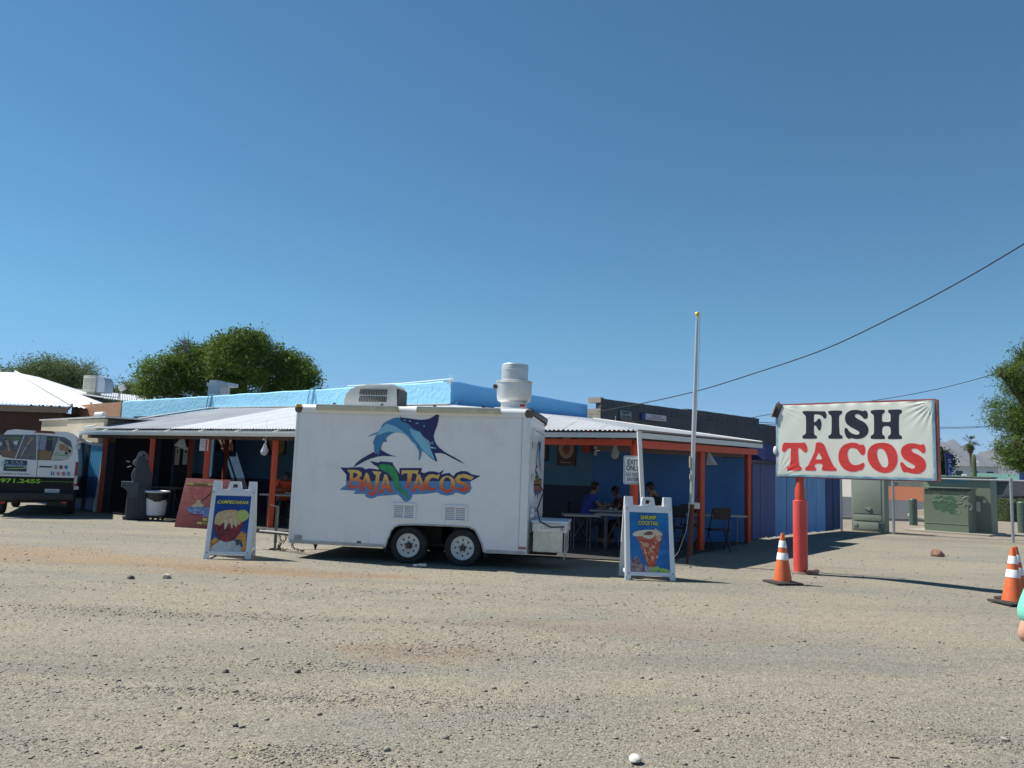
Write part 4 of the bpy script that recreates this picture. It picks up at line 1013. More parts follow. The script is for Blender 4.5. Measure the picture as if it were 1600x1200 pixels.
def decals(fmap, parent, step=.0016):
    for k, (pts, sm, mt, lay) in LG.items():
        nm = {'sail': 'marlin_sail', 'body': 'marlin_body', 'tail': 'marlin_tail', 'backing': 'logo_backing', 'water': 'logo_water', 'green': 'logo_peninsula'}.get(k, 'marlin_detail')
        b = B(); b.flat(pts, lambda x, y: fmap(x, y, .003 + step * lay)); b.build(nm, mt, parent, smooth=False)
    for pts, holes in LET:
        b = B(); b.flat(pts, lambda x, y: fmap(x, y, .003 + step * 5), holes); b.build('letter', grad, parent, smooth=False)
def fnear(x, y, o):
    u, z = tloc(520 + x * .15, 630 + y * .15); return (u, -o, z)
decals(fnear, tr)
# rear end: serving door with the same logo, frame, hinges
b = B(); yc = TD / 2 + .05
b.box((TLn + .012, yc, 1.62), (.022, 1.55, 1.5), bevel=.004); b.build('serving_hatch', white_p, tr)
b = B()
for s_ in (-1, 1): b.box((TLn + .018, yc + s_ * .80, 1.62), (.035, .03, 1.56)); b.box((TLn + .018, yc, 1.62 + s_ * .78), (.035, 1.57, .03))
b.build('hatch_frame', seam_w, tr)
b = B(); b.box((TLn + .012, yc, .72), (.02, 1.55, .26)); b.build('lower_panel', M('bluish reflective panel', (.45, .52, .62), .3, .3, var=.1), tr)
rearlogo = bpy.data.objects.new('hatch_logo', None); COL.objects.link(rearlogo); rearlogo.parent = tr; rearlogo.location = (0, 0, 0)
def frear(x, y, o):
    return (TLn + .022 + o, yc - .66 + (x - 70) / 1470 * 1.32, 2.30 - (y - 85) / 943 * 1.15)
decals(frear, rearlogo)
b = B()
for k in range(3): b.box((TLn + .04, .36, 1.0 + k * .0 + k * .55), (.05, .07, .09))
b.box((TLn + .05, .5, .98), (.07, .5, .06)); b.build('hatch_hardware', alu, tr)
b = B(); b.cyl((TLn + .03, .22, .9), (TLn + .08, .22, .9), .04); b.build('power_inlet', seam_w, tr)
b = B(); b.tube([(TLn + .03, .5, 1.42), (TLn + .15, .42, 1.42), (TLn + .22, .38, 1.3), (TLn + .13, .3, 1.0), (TLn + .2, .14, .8), (TLn + .4, .08, .72), (TLn + .62, .12, .735)], .013, 6); b.build('power_cord', black_m, tr)
# rear shelf box (white chest on a bracket with tread plate skirt)
bx = bpy.data.objects.new('chest', None); COL.objects.link(bx); bx.parent = tr; bx.location = (TLn + .36, .62, 0)
chw = M('chest white', (.78, .75, .68), .45, var=.08, scale=3, dirt=(.42, .36, .28), dirt_amt=.5, dscale=4)
b = B(); b.box((0, 0, .80), (.62, .95, .045), bevel=.012); b.build('lid', M('lid bluish white', (.60, .66, .74), .4, var=.1, scale=3, dirt=(.4, .5, .62), dirt_amt=.5), bx)
b = B(); b.box((0, 0, .70), (.585, .90, .15), bevel=.008); b.build('rim_band', chw, bx)
b = B(); b.box((-.015, 0, .46), (.50, .84, .33), bevel=.008); b.build('body', chw, bx)
b = B(); b.cyl((.225, -.452, .69), (.225, -.462, .69), .035, seg=16); b.build('drain_plug', M('plug grey', (.25, .25, .26), .5), bx)
b = B(); b.lathe([(.018, 0), (.026, .0)], (.225, -.464, .69), 16, 'Y'); b.build('plug_ring', seam_w, bx)
text_obj('badge', 'K.2051', .07, M('badge blue', (.25, .42, .62), .5), bx, (-.06, -.453, .70), width=.17)
tread = M('tread plate', (.72, .66, .54), .5, .3, var=.15, scale=10)
b = B(); b.box((-.02, -.455, .46), (.50, .008, .33)); b.build('tread_panel', tread, bx)
b = B()
for i in range(15):
    for j in range(10):
        a = radians(45 if (i + j) % 2 else -45); b.box((-.245 + i * .032, -.461, .315 + j * .032), (.021, .003, .006), rot=Euler((0, a, 0)))
o = b.build('tread_pattern', tread, bx, smooth=False); o['kind'] = 'stuff'
b = B(); b.prism([(-.47, .63), (.40, .63), (.40, .30), (-.47, .18)], lambda y, z: (.262, y, z), lambda y, z: (.272, y, z)); b.build('side_flap', M('scuffed white side', (.55, .53, .5), .5, var=.3, scale=6, dirt=(.12, .1, .1), dirt_amt=.8, dscale=4), bx)
b = B(); b.box((.276, -.33, .44), (.006, .05, .24)); b.box((.276, .05, .46), (.006, .03, .22)); b.build('red_reflector', M('deep red', (.22, .02, .015), .4), bx)
b = B(); b.box((-.15, -.1, .24), (.5, .06, .05)); b.box((-.15, .3, .24), (.5, .06, .05)); b.box((.08, .1, .24), (.04, .45, .04)); b.build('bumper_step', steel_d, bx)
b = B(); r_ = random.Random(4)
for k in range(5): b.tube([(r_.uniform(-.12, .12), r_.uniform(-.06, .06), r_.uniform(.02, .05)) for _ in range(4)], .018, 6)
q = G(655, 886); o = b.build('crumpled_rag', M('dusty white rag', (.6, .58, .54), .9, var=.3, scale=20), None); o.location = (q.x, q.y, 0); tag(o, 'crumpled white scrap lying on the gravel between the trailer wheels', 'litter')

# ================================================================== FISH TACOS SIGN
sg = Wall((4.97, 14.3), (6.93, 12.5)); SL = sg.L
st = thing('roadside_sign', 'big FISH TACOS banner sign in a red frame on a fat red pole', 'sign', (sg.w(0, 0)), sg.yaw)
frame_m = M('faded maroon frame', (.30, .065, .055), .6, var=.15, scale=3, dirt=(.42, .16, .13), dirt_amt=.5)
z0s, z1s = 1.735, 3.03
b = B(); b.box((SL / 2, .060, (z0s + z1s) / 2), (SL + .02, .11, z1s - z0s + .02), bevel=.006); b.build('cabinet', frame_m, st)
b = B()
for x in (-.015, SL + .02): b.box((x, .060, (z0s + z1s) / 2), (.03, .115, z1s - z0s + .03))
for z in (z0s - .02, z1s + .02): b.box((SL / 2, .063, z), (SL + .004, .11, .02))
b.build('frame', frame_m, st)
def bannermat():
    m, t, b_ = newmat('banner vinyl'); N = t.nodes; L = t.links
    tc = N.new('ShaderNodeTexCoord'); sx = N.new('ShaderNodeSeparateXYZ'); L.new(tc.outputs['Generated'], sx.inputs[0])
    no = N.new('ShaderNodeTexNoise'); no.inputs['Scale'].default_value = 3.5; no.inputs['Detail'].default_value = 5; L.new(tc.outputs['Generated'], no.inputs['Vector'])
    def mth(op, a, c, d=None):
        x = N.new('ShaderNodeMath'); x.operation = op
        for i, v in enumerate((a, c, d)):
            if v is None: continue
            if isinstance(v, (int, float)): x.inputs[i].default_value = v
            else: L.new(v, x.inputs[i])
        return x.outputs[0]
    ex_ = mth('MINIMUM', sx.outputs['X'], mth('SUBTRACT', 1.0, sx.outputs['X']))          # distance from left/right edge
    ez_ = sx.outputs['Z']
    def band(v, w_, sc_):
        r = N.new('ShaderNodeMapRange'); r.interpolation_type = 'SMOOTHSTEP'; L.new(v, r.inputs[0]); r.inputs[1].default_value = w_ * .55; r.inputs[2].default_value = w_; r.inputs[3].default_value = 1; r.inputs[4].default_value = 0; return r.outputs[0]
    a = band(mth('MULTIPLY_ADD', no.outputs['Fac'], .006, ex_), .026, 1); c = band(mth('MULTIPLY_ADD', no.outputs['Fac'], .02, ez_), .05, 1)
    bl_ = mth('MAXIMUM', a, c)
    n2 = N.new('ShaderNodeTexNoise'); n2.inputs['Scale'].default_value = 9; L.new(tc.outputs['Generated'], n2.inputs['Vector'])
    bl2 = mth('MULTIPLY', bl_, mth('MULTIPLY_ADD', n2.outputs['Fac'], 1.6, -.1))
    cl_ = N.new('ShaderNodeClamp'); L.new(bl2, cl_.inputs[0])
    mx = N.new('ShaderNodeMix'); mx.data_type = 'RGBA'; mx.inputs[6].default_value = (.64, .66, .58, 1); mx.inputs[7].default_value = (.06, .33, .50, 1); L.new(cl_.outputs[0], mx.inputs[0])
    n3 = N.new('ShaderNodeTexNoise'); n3.inputs['Scale'].default_value = 2; n3.inputs['Detail'].default_value = 7; L.new(tc.outputs['Generated'], n3.inputs['Vector'])
    r3 = N.new('ShaderNodeMapRange'); r3.inputs[1].default_value = .5; r3.inputs[2].default_value = .8; r3.inputs[4].default_value = .35; L.new(n3.outputs['Fac'], r3.inputs[0])
    m2 = N.new('ShaderNodeMix'); m2.data_type = 'RGBA'; L.new(mx.outputs[2], m2.inputs[6]); m2.inputs[7].default_value = (.52, .52, .44, 1); L.new(r3.outputs[0], m2.inputs[0])
    L.new(m2.outputs[2], b_.inputs['Base Color']); b_.inputs['Roughness'].default_value = .5
    return m
def ban_d(u, v):
    d = 0
    for cx_, cz_, amp in ((1, 1, .0055), (0, 1, .003), (0, 0, .0035), (1, 0, .0015)):      # folds pulled from the tied corners
        dx, dz = abs(u - cx_) * 2, abs(v - cz_); r_ = sqrt(dx * dx + dz * dz); a = math.atan2(dz, dx)
        d += amp * sin(a * 26 + cx_ * 2) * math.exp(-((r_ - .16) / .16) ** 2)
    d += .0016 * sin(u * 46 + 2 * sin(v * 4)) * sin(v * 9 + u * 5) + .003 * sin(u * 9)
    edge = math.exp(-min(u, 1 - u) * 60) + math.exp(-min(v, 1 - v) * 34)
    d += -.008 * edge + .006 * edge * sin(u * 60) * (1 if v > .5 else .4)
    return d
nxb, nzb = 130, 66; b = B(); grid = []
for j in range(nzb + 1):
    row = []
    for i in range(nxb + 1):
        u, v = i / nxb, j / nzb; x = -.012 + u * (SL + .012); z = z0s - .012 + v * (z1s - z0s + .022)
        d = ban_d(u, v)
        z -= .012 * math.exp(-(1 - v) * 30) * abs(sin(u * 2 * pi))
        row.append(b.bm.verts.new((x, -.019 - d, z)))
    grid.append(row)
for j in range(nzb):
    for i in range(nxb): b.bm.faces.new((grid[j][i], grid[j][i + 1], grid[j + 1][i + 1], grid[j + 1][i]))
ban = b.build('banner', bannermat(), st)
fish_m = M('banner navy letters', (.010, .010, .024), .5, var=.2, scale=6); taco_m = M('banner red letters', (.58, .035, .03), .5, var=.18, scale=7, stretch=(.5, 1, 3))
halo_m = M('banner pale halo', (.74, .46, .40), .5, var=.05)
FL = {
'F': ([(330,128),(480,130),(512,132),(526,160),(520,190),(503,193),(485,170),(455,158),(420,157),(414,175),(415,222),(432,221),(445,205),(458,195),(474,205),(481,245),(473,290),(460,300),(447,288),(436,265),(416,257),(415,320),(422,340),(438,350),(439,366),(425,373),(325,373),(312,362),(316,345),(335,335),(343,310),(343,190),(335,165),(318,150),(314,138)], [], 0),
'I': ([(560,125),(650,124),(665,135),(660,150),(643,165),(637,190),(640,310),(648,338),(665,348),(667,365),(655,373),(555,373),(542,362),(546,348),(563,335),(570,310),(571,190),(563,165),(545,152),(542,135)], [], 0),
'S': ([(850,128),(872,122),(890,140),(893,178),(880,195),(858,195),(840,175),(815,157),(790,155),(778,166),(784,182),(812,202),(850,220),(880,245),(897,278),(897,315),(880,345),(845,368),(800,376),(765,372),(748,368),(725,375),(705,362),(690,330),(686,295),(693,280),(708,281),(725,305),(755,328),(790,338),(813,335),(820,322),(812,308),(780,290),(735,265),(705,240),(692,210),(692,175),(705,145),(740,123),(785,117),(825,122)], [], 0),
'H': ([(935,120),(1030,116),(1045,125),(1040,142),(1024,155),(1020,180),(1023,218),(1045,225),(1080,225),(1097,217),(1098,180),(1095,155),(1080,143),(1075,127),(1090,116),(1185,115),(1198,128),(1195,145),(1180,155),(1172,185),(1172,310),(1178,338),(1195,350),(1199,365),(1187,376),(1085,377),(1074,365),(1080,350),(1095,338),(1100,315),(1094,275),(1075,262),(1045,262),(1026,275),(1022,310),(1025,335),(1043,350),(1046,365),(1033,376),(930,375),(920,362),(925,347),(942,335),(949,310),(949,190),(942,160),(925,148),(920,133)], [], 0),
'T': ([(155,410),(190,412),(300,412),(332,410),(350,440),(356,480),(345,495),(325,492),(305,470),(285,458),(273,466),(274,510),(279,580),(285,615),(302,630),(302,648),(285,658),(190,657),(172,645),(175,628),(195,618),(204,590),(208,510),(208,466),(195,456),(175,468),(158,488),(140,490),(130,478),(133,445),(142,420)], [], 1),
'A': ([(432,418),(450,408),(480,410),(505,430),(520,465),(550,540),(590,620),(612,638),(613,655),(598,662),(500,658),(485,648),(488,630),(493,615),(485,600),(465,595),(440,597),(425,606),(420,622),(432,635),(432,652),(418,660),(350,658),(336,648),(342,632),(362,615),(380,580),(415,505),(427,460)], [[(455,500),(470,520),(486,548),(480,559),(435,559),(431,548),(445,518)]], 1),
'C': ([(825,430),(850,428),(866,445),(871,485),(862,513),(845,520),(825,505),(800,470),(770,457),(740,458),(720,475),(712,510),(718,545),(735,585),(765,608),(800,610),(830,600),(850,590),(863,597),(862,620),(845,650),(815,657),(780,668),(730,665),(680,640),(645,595),(633,545),(637,495),(660,450),(700,422),(750,410),(795,415)], [], 1),
'O': ([(1025,412),(1080,420),(1125,450),(1152,500),(1160,555),(1150,610),(1120,655),(1080,675),(1030,678),(975,660),(930,625),(900,575),(892,530),(898,480),(925,440),(970,418)], [[(1000,462),(1030,468),(1055,500),(1072,545),(1078,590),(1070,622),(1050,632),(1025,625),(1000,590),(982,545),(975,500),(983,470)]], 1),
's': ([(1370,430),(1390,423),(1403,440),(1409,480),(1400,500),(1382,502),(1362,485),(1340,468),(1310,460),(1290,465),(1285,480),(1300,497),(1350,522),(1390,550),(1410,585),(1412,625),(1395,660),(1360,682),(1310,687),(1265,678),(1240,672),(1215,672),(1197,645),(1185,605),(1188,588),(1203,585),(1218,600),(1245,625),(1280,640),(1306,640),(1318,625),(1308,608),(1260,582),(1215,550),(1195,515),(1192,480),(1205,450),(1240,425),(1290,416),(1335,422)], [], 1)}
def fsg(x, y, o):
    u, z = sg.hit(1200 + x * .175, 620 + y * .175); return (u, -.019 - ban_d((u + .012) / (SL + .012), (z - z0s + .012) / (z1s - z0s + .022)) - o, z)
def grow(pts, d):
    n = len(pts); A_ = sum(pts[i][0] * pts[(i + 1) % n][1] - pts[(i + 1) % n][0] * pts[i][1] for i in range(n)); s_ = 1 if A_ > 0 else -1; out = []
    for i in range(n):
        (x0, y0), (x1, y1), (x2, y2) = pts[i - 1], pts[i], pts[(i + 1) % n]
        tx, ty = x2 - x0, y2 - y0; l = math.hypot(tx, ty) or 1; out.append((x1 + ty / l * d * s_, y1 - tx / l * d * s_))
    return out
def draped(pts, holes, o, name, mat):
    b = B(); b.flat([sg.hit(1200 + x * .175, 620 + y * .175) for x, y in pts], lambda u, z: (u, 0, z), [[sg.hit(1200 + x * .175, 620 + y * .175) for x, y in h] for h in holes])
    us = [v.co.x for v in b.bm.verts]; zs_ = [v.co.z for v in b.bm.verts]
    for i in range(nxb + 1):
        x = -.012 + i / nxb * (SL + .012)
        if min(us) < x < max(us): bmesh.ops.bisect_plane(b.bm, geom=b.bm.verts[:] + b.bm.edges[:] + b.bm.faces[:], plane_co=(x, 0, 0), plane_no=(1, 0, 0))
    for j in range(nzb + 1):
        z = z0s - .012 + j / nzb * (z1s - z0s + .022)
        if min(zs_) < z < max(zs_): bmesh.ops.bisect_plane(b.bm, geom=b.bm.verts[:] + b.bm.edges[:] + b.bm.faces[:], plane_co=(0, 0, z), plane_no=(0, 0, 1))
    for v in b.bm.verts: v.co.y = -.019 - ban_d((v.co.x + .012) / (SL + .012), (v.co.z - z0s + .012) / (z1s - z0s + .022)) - o
    return b.build(name, mat, st)
for k, (pts, holes, red) in FL.items():
    sp = smoothpoly(pts, 4); hs = [smoothpoly(h, 4) for h in holes]
    if red:
        draped(grow(sp, 4.5), [grow(h, -4.5) for h in hs], .0016, 'letter_outline', halo_m)
    draped(sp, hs, .0028, 'letter', taco_m if red else fish_m)
lp = P(1208, 640, 14.15); ll = ((lp.x - sg.a.x) * sg.u.x + (lp.y - sg.a.y) * sg.u.y)
b = B(); b.box((ll + .0, .05, lp.z), (.13, .18, .26), rot=Euler((0, radians(22), 0)), bevel=.02); b.build('lamp_head', M('lamp black', (.04, .035, .035), .5), st)
b = B(); b.tube([(ll + .05, .06, lp.z + .06), (0, .06, z1s + .08), (.06, .08, z1s - .02)], .015, 6); b.build('lamp_arm', frame_m, st)
b = B(); b.box((ll - .06, .0, lp.z - .02), (.02, .16, .22), rot=Euler((0, radians(22), 0))); b.build('lamp_glass', M('lamp glass', (.5, .5, .45), .2), st)
b = B(); b.sphere((-.03, -.02, 2.20), .04, 8, 6, (1, .6, 2.0)); b.build('loose_corner_tie', M('white cloth tie', (.7, .7, .7), .8), st)
pp = P(1251, 890, 14.1); pl = Vector((pp.x - sg.a.x, pp.y - sg.a.y)); lx, ly = pl.dot(sg.u), -pl.dot(sg.n)
pole_r = M('sun-faded red pole paint', (.62, .065, .05), .5, var=.1, scale=2, dirt=(.5, .16, .12), dirt_amt=.5, dscale=2.2)
pole_o = M('orange upper pole paint', (.55, .06, .02), .5, var=.15, scale=3)
b = B(); b.cyl((lx, ly, -.02), (lx, ly, 1.29), .125, seg=28); b.build('pole', pole_r, st)
b = B(); b.lathe([(.125, 1.29), (.12, 1.30), (.088, 1.302), (.088, 1.5), (.072, 1.56), (.072, 1.76)], (lx, ly, 0), 24); b.build('upper_pole', pole_o, st)
b = B(); b.lathe([(.17, .0), (.16, .02), (.128, .035)], (lx, ly, 0), 20); b.box((lx + .22, ly - .02, .05), (.2, .14, .05), rot=Euler((0, 0, .4))); b.build('base_plate', M('crumbling footing', (.16, .12, .10), .9, var=.4, scale=12), st)
q = G(1275, 893); rock('rock', q, .07, 'broken rusty stone beside the foot of the fat red pole', M('rusty stone', (.16, .10, .075), .9, var=.4, scale=12), 9, .45)

# ================================================================== CONES
co_or = M('scuffed traffic orange', (.66, .13, .035), .55, var=.15, scale=5, dirt=(.30, .13, .08), dirt_amt=.5, dscale=9)
co_wh = M('reflective collar', (.78, .78, .76), .45, var=.06, dirt=(.5, .3, .2), dirt_amt=.35, dscale=12)
co_bk = M('cone rubber base', (.028, .026, .025), .8, var=.4, scale=8, dirt=(.16, .13, .1), dirt_amt=.5, dscale=6)
def cone(p, h, label, yaw, tilt=0):
    t = thing('traffic_cone', label, 'traffic cone', (p.x, p.y, float(gz(p.x, p.y)) * .5), yaw, 'orange traffic cones by the sign'); t.rotation_euler[1] = tilt
    r0, r1 = .145, .028; R = lambda z: r0 + (r1 - r0) * (z - .035) / (h - .035)
    b = B(); b.box((0, 0, .018), (.46, .46, .032), bevel=.012); b.lathe([(.19, .03), (.155, .05), (.15, .05)], (0, 0, 0), 8); b.build('base', co_bk, t)
    b = B(); b.lathe([(R(.035), .035), (R(.1), .1), (R(h * .5), h * .5), (r1 + .002, h - .02), (r1, h), (r1 - .008, h), (r1 - .01, h - .05)], (0, 0, 0), 28); b.build('cone_body', co_or, t)
    for za, zb in ((.47, .61), (.71, .85)):
        b = B(); b.lathe([(R(za * h) + .001, za * h), (R(za * h) + .004, za * h + .004), (R(zb * h) + .004, zb * h - .004), (R(zb * h) + .001, zb * h)], (0, 0, 0), 28); b.build('white_collar', co_wh, t)
    return t
c1_ = P(1223, 908, 12.62); cone(Vector((c1_.x, 12.62)), .80, 'scuffed traffic cone standing left of the fat red sign pole', radians(12))
cone(Vector((P(1583, 940, 11.25).x, 11.25)), .80, 'traffic cone with torn white collar near the right edge of the lot', radians(8), radians(2))
cone(Vector((P(1590.5, 930, 11.73).x, 11.73)), .78, 'traffic cone mostly hidden just behind the one at the right edge', radians(30), radians(-1))

# ================================================================== A-FRAME BOARDS
plast = M('white sign plastic', (.74, .75, .76), .35, var=.04, scale=3, dirt=(.55, .54, .5), dirt_amt=.3, dscale=3)
def aframe(label, loc, yaw, W, H, D, poster_bot, poster_h):
    t = thing('sandwich_board', label, 'sandwich board', loc, yaw); tl = (D / 2 - .03) / H
    def panel(sgn, y0, name):
        fy = lambda x, h, o=0.0: (x, y0 + sgn * tl * h - sgn * o, h)
        out = [(-W/2-.01,0),(-W/2+.075,0),(-W/2+.09,.075),(W/2-.09,.075),(W/2-.075,0),(W/2+.01,0),(W/2-.01,H),(W/2-.14,H),(W/2-.145,H-.14),(.115,H-.14),(.095,H-.02),(.08,H-.005),(-.08,H-.005),(-.095,H-.02),(-.115,H-.14),(-W/2+.145,H-.14),(-W/2+.14,H),(-W/2+.01,H)]
        hole = [(-.05,H-.115),(.05,H-.115),(.042,H-.05),(-.042,H-.05)]
        b = B(); b.prism(out, lambda x, h: fy(x, h), lambda x, h: fy(x, h, -.035), [hole]); b.build(name, plast, t)
        b = B(); w2_ = W / 2 - .005; o_ = [(-w2_, poster_bot - .055), (w2_, poster_bot - .055), (w2_ - .005, H - .145), (-w2_ + .005, H - .145)]
        i_ = [(-w2_ + .07, poster_bot), (w2_ - .07, poster_bot), (w2_ - .07, poster_bot + poster_h), (-w2_ + .07, poster_bot + poster_h)]
        b.prism(o_, lambda x, h: fy(x, h, .016), lambda x, h: fy(x, h, -.001), [i_]); b.build('border', plast, t)
        for x in (-w2_ + .035, w2_ - .035):
            for h in (poster_bot - .02, H - .19):
                b = B(); p = fy(x, h, .016); b.cyl(p, (p[0], p[1] - sgn * .006, p[2]), .012, seg=8); b.build('screw', M('screw', (.2, .2, .2), .4, .6), t)
        return fy
    f = panel(1, 0, 'front_leaf'); panel(-1, D, 'back_leaf')
    b = B()
    for x in (-W / 2 + .02, W / 2 - .02): b.box((x, D / 2, .13), (.03, D * .80, .05))
    b.build('stay', plast, t)
    return t, f
def invbil(px, py, TLc, TRc, BRc, BLc):
    u = v = .5
    for _ in range(12):
        x = (1-u)*(1-v)*TLc[0] + u*(1-v)*TRc[0] + u*v*BRc[0] + (1-u)*v*BLc[0]; y = (1-u)*(1-v)*TLc[1] + u*(1-v)*TRc[1] + u*v*BRc[1] + (1-u)*v*BLc[1]
        a = -(1-v)*TLc[0] + (1-v)*TRc[0] + v*BRc[0] - v*BLc[0]; c = -(1-u)*TLc[0] - u*TRc[0] + u*BRc[0] + (1-u)*BLc[0]
        d = -(1-v)*TLc[1] + (1-v)*TRc[1] + v*BRc[1] - v*BLc[1]; e = -(1-u)*TLc[1] - u*TRc[1] + u*BRc[1] + (1-u)*BLc[1]
        D_ = a*e - c*d or 1e-9; ex_, ey_ = px - x, py - y; u += (ex_*e - c*ey_)/D_; v += (a*ey_ - ex_*d)/D_
    return u, v
def food(name, cols, scale=9, rough=.4, dist=1.5, stretch=(1, 1, 1)):
    """printed food picture: mottled colours"""
    if name in _mats: return _mats[name]
    m, t, b_ = newmat(name); N = t.nodes; L = t.links; tc = N.new('ShaderNodeTexCoord'); mp = N.new('ShaderNodeMapping'); mp.inputs['Scale'].default_value = stretch
    L.new(tc.outputs['Object'], mp.inputs[0]); no = N.new('ShaderNodeTexNoise'); no.inputs['Scale'].default_value = scale; no.inputs['Detail'].default_value = 5; no.inputs['Distortion'].default_value = dist; no.inputs['Roughness'].default_value = .65
    L.new(mp.outputs[0], no.inputs['Vector']); cr = N.new('ShaderNodeValToRGB'); L.new(no.outputs['Fac'], cr.inputs[0]); e = cr.color_ramp.elements
    n = len(cols); e[0].position = .3; e[0].color = (*cols[0], 1); e[1].position = .7; e[1].color = (*cols[-1], 1)
    for i in range(1, n - 1): x = e.new(.3 + .4 * i / (n - 1)); x.color = (*cols[i], 1)
    L.new(cr.outputs[0], b_.inputs['Base Color']); b_.inputs['Roughness'].default_value = rough; _mats[name] = m; return m
yel = flatprint('poster yellow', (.78, .68, .05)); blk = flatprint('poster black', (.01, .01, .012))

def poster_mesh(t, f, W, pb, ph, mat, name='poster', wrinkle=.0):
    b = B(); nx_, nz_ = 30, 44; w2_ = W / 2 - .078; rows = []
    for j in range(nz_ + 1):
        row = []
        for i in range(nx_ + 1):
            x = -w2_ + 2 * w2_ * i / nx_; h = pb + .004 + (ph - .008) * j / nz_; u, v = i / nx_, j / nz_
            o = .002 + wrinkle * (1 + sin(v * 40 + 3 * sin(u * 4)) * (.3 + .7 * (u > .6) * (v < .5)) + .5 * sin(u * 24 + v * 18)) * .5
            row.append(b.bm.verts.new(f(x, h, o)))
        rows.append(row)
    for j in range(nz_):
        for i in range(nx_): b.bm.faces.new((rows[j][i], rows[j][i + 1], rows[j + 1][i + 1], rows[j + 1][i]))
    return b.build(name, mat, t)
# --- shrimp cocktail board
W, H, D = .79, 1.30, .52; pb, ph = .125, .93
t, f = aframe('white sandwich board showing a SHRIMP COCKTAIL poster', (2.295, 12.40, 0), radians(3.6), W, H, D, pb, ph)
blue1 = food('shrimp poster blue', [(.006, .07, .30), (.012, .15, .42), (.02, .24, .50)], 2.2, .3, .5)
poster_mesh(t, f, W, pb, ph, blue1, wrinkle=.004)
cr_ = ((165,310),(660,325),(685,1040),(175,1020))
def fs(x, y, o):
    u, v = invbil(x, y, *cr_); return f((u - .5) * (W - .156), pb + ph * (1 - v), o)
def pr(parent, name, pts, mat, o, fn, holes=(), sm=0):
    p_ = smoothpoly(pts, sm) if sm else pts
    b = B(); b.flat(p_, lambda x, y: fn(x, y, o), holes); return b.build(name, mat, parent, smooth=False)
red_l = food('red cocktail liquid', [(.20, .015, .01), (.42, .05, .02), (.55, .12, .04), (.72, .42, .25)], 11, .3, 2.5)
shrimp_c = food('shrimp pieces', [(.45, .12, .06), (.72, .38, .22), (.80, .62, .45)], 14, .4, 1)
cream_c = food('glass rim', [(.60, .48, .30), (.74, .68, .52), (.45, .40, .22)], 14, .3, 1)
pr(t, 'picture_glass', [(238,602),(585,580),(575,640),(490,970),(400,970),(270,640)], red_l, .0075, fs)
pr(t, 'picture_glass_foot', [(365,945),(400,970),(490,970),(545,960),(530,1015),(380,1025),(350,985)], food('glass foot', [(.25, .3, .25), (.5, .5, .42)], 12), .0070, fs)
pr(t, 'picture_rim', [(205,580),(230,552),(330,530),(440,528),(540,540),(585,580),(575,600),(500,600),(440,635),(380,630),(330,605),(260,605),(220,600)], cream_c, .0085, fs, sm=3)
pr(t, 'picture_filling', [(345,575),(400,548),(450,550),(470,575),(430,592),(370,590)], food('dark filling', [(.05, .05, .03), (.3, .08, .04), (.12, .2, .06)], 18), .0095, fs, sm=3)
pr(t, 'picture_shrimp', [(470,570),(520,550),(565,590),(568,640),(545,668),(515,655),(495,610)], shrimp_c, .0098, fs, sm=3)
pr(t, 'picture_shrimp', [(480,545),(485,520),(505,512),(528,530),(525,552)], shrimp_c, .0098, fs, sm=3)
for a in ([(325,690),(380,680),(415,700),(400,725),(340,735)], [(420,755),(445,770),(480,790),(470,800),(430,785)], [(340,735),(360,740),(385,820),(400,900),(385,905),(365,830)], [(440,850),(465,835),(475,870),(455,900)], [(300,670),(315,665),(345,690),(335,700)], [(450,710),(490,730),(480,760),(455,740)], [(500,850),(530,835),(525,870)]):
    pr(t, 'picture_shrimp', a, shrimp_c, .0088, fs, sm=3)
pr(t, 'picture_lime', [(440,1015),(470,985),(510,958),(545,975),(550,1000),(500,1030)], food('lime', [(.10, .28, .03), (.3, .5, .06), (.55, .62, .2)], 16), .0084, fs, sm=3)
pr(t, 'picture_lime', [(552,995),(580,985),(640,995),(670,1010),(672,1032),(560,1030)], food('lime', []) if 0 else _mats['lime'], .0088, fs, sm=3)
pr(t, 'picture_plate', [(180,890),(250,828),(310,910),(365,1000),(380,1020),(180,1015)], food('cracker plate', [(.015, .015, .08), (.08, .05, .12), (.45, .28, .2), (.6, .55, .5)], 20), .0080, fs)
def tilt_text(t, f, s, x, h, size, width, off, mat, o, D, Hh, shear=0.0):
    tl = math.atan((D / 2 - .03) / Hh); p = f(x, h, o)
    return text_obj('lettering', s, size, mat, t, p, 0, width=width, offset=off, tilt=-tl, extrude=.0002, shear=shear, spacing=1.05)
def place(fn_cr, x, y): u, v = invbil(x, y, *fn_cr); return u, v
for s_, x, y, wd_, hh in (('SHRIMP', 407, 382, .255, .07), ('COCKTAIL', 407, 450, .33, .07)):
    u, v = place(cr_, x, y); X_ = (u - .5) * (W - .156); Hh_ = pb + ph * (1 - v)
    tilt_text(t, f, s_, X_, Hh_, .092, wd_ + .012, .0065, blk, .0075, D, H)
    tilt_text(t, f, s_, X_, Hh_, .088, wd_, .0018, yel, .0082, D, H)
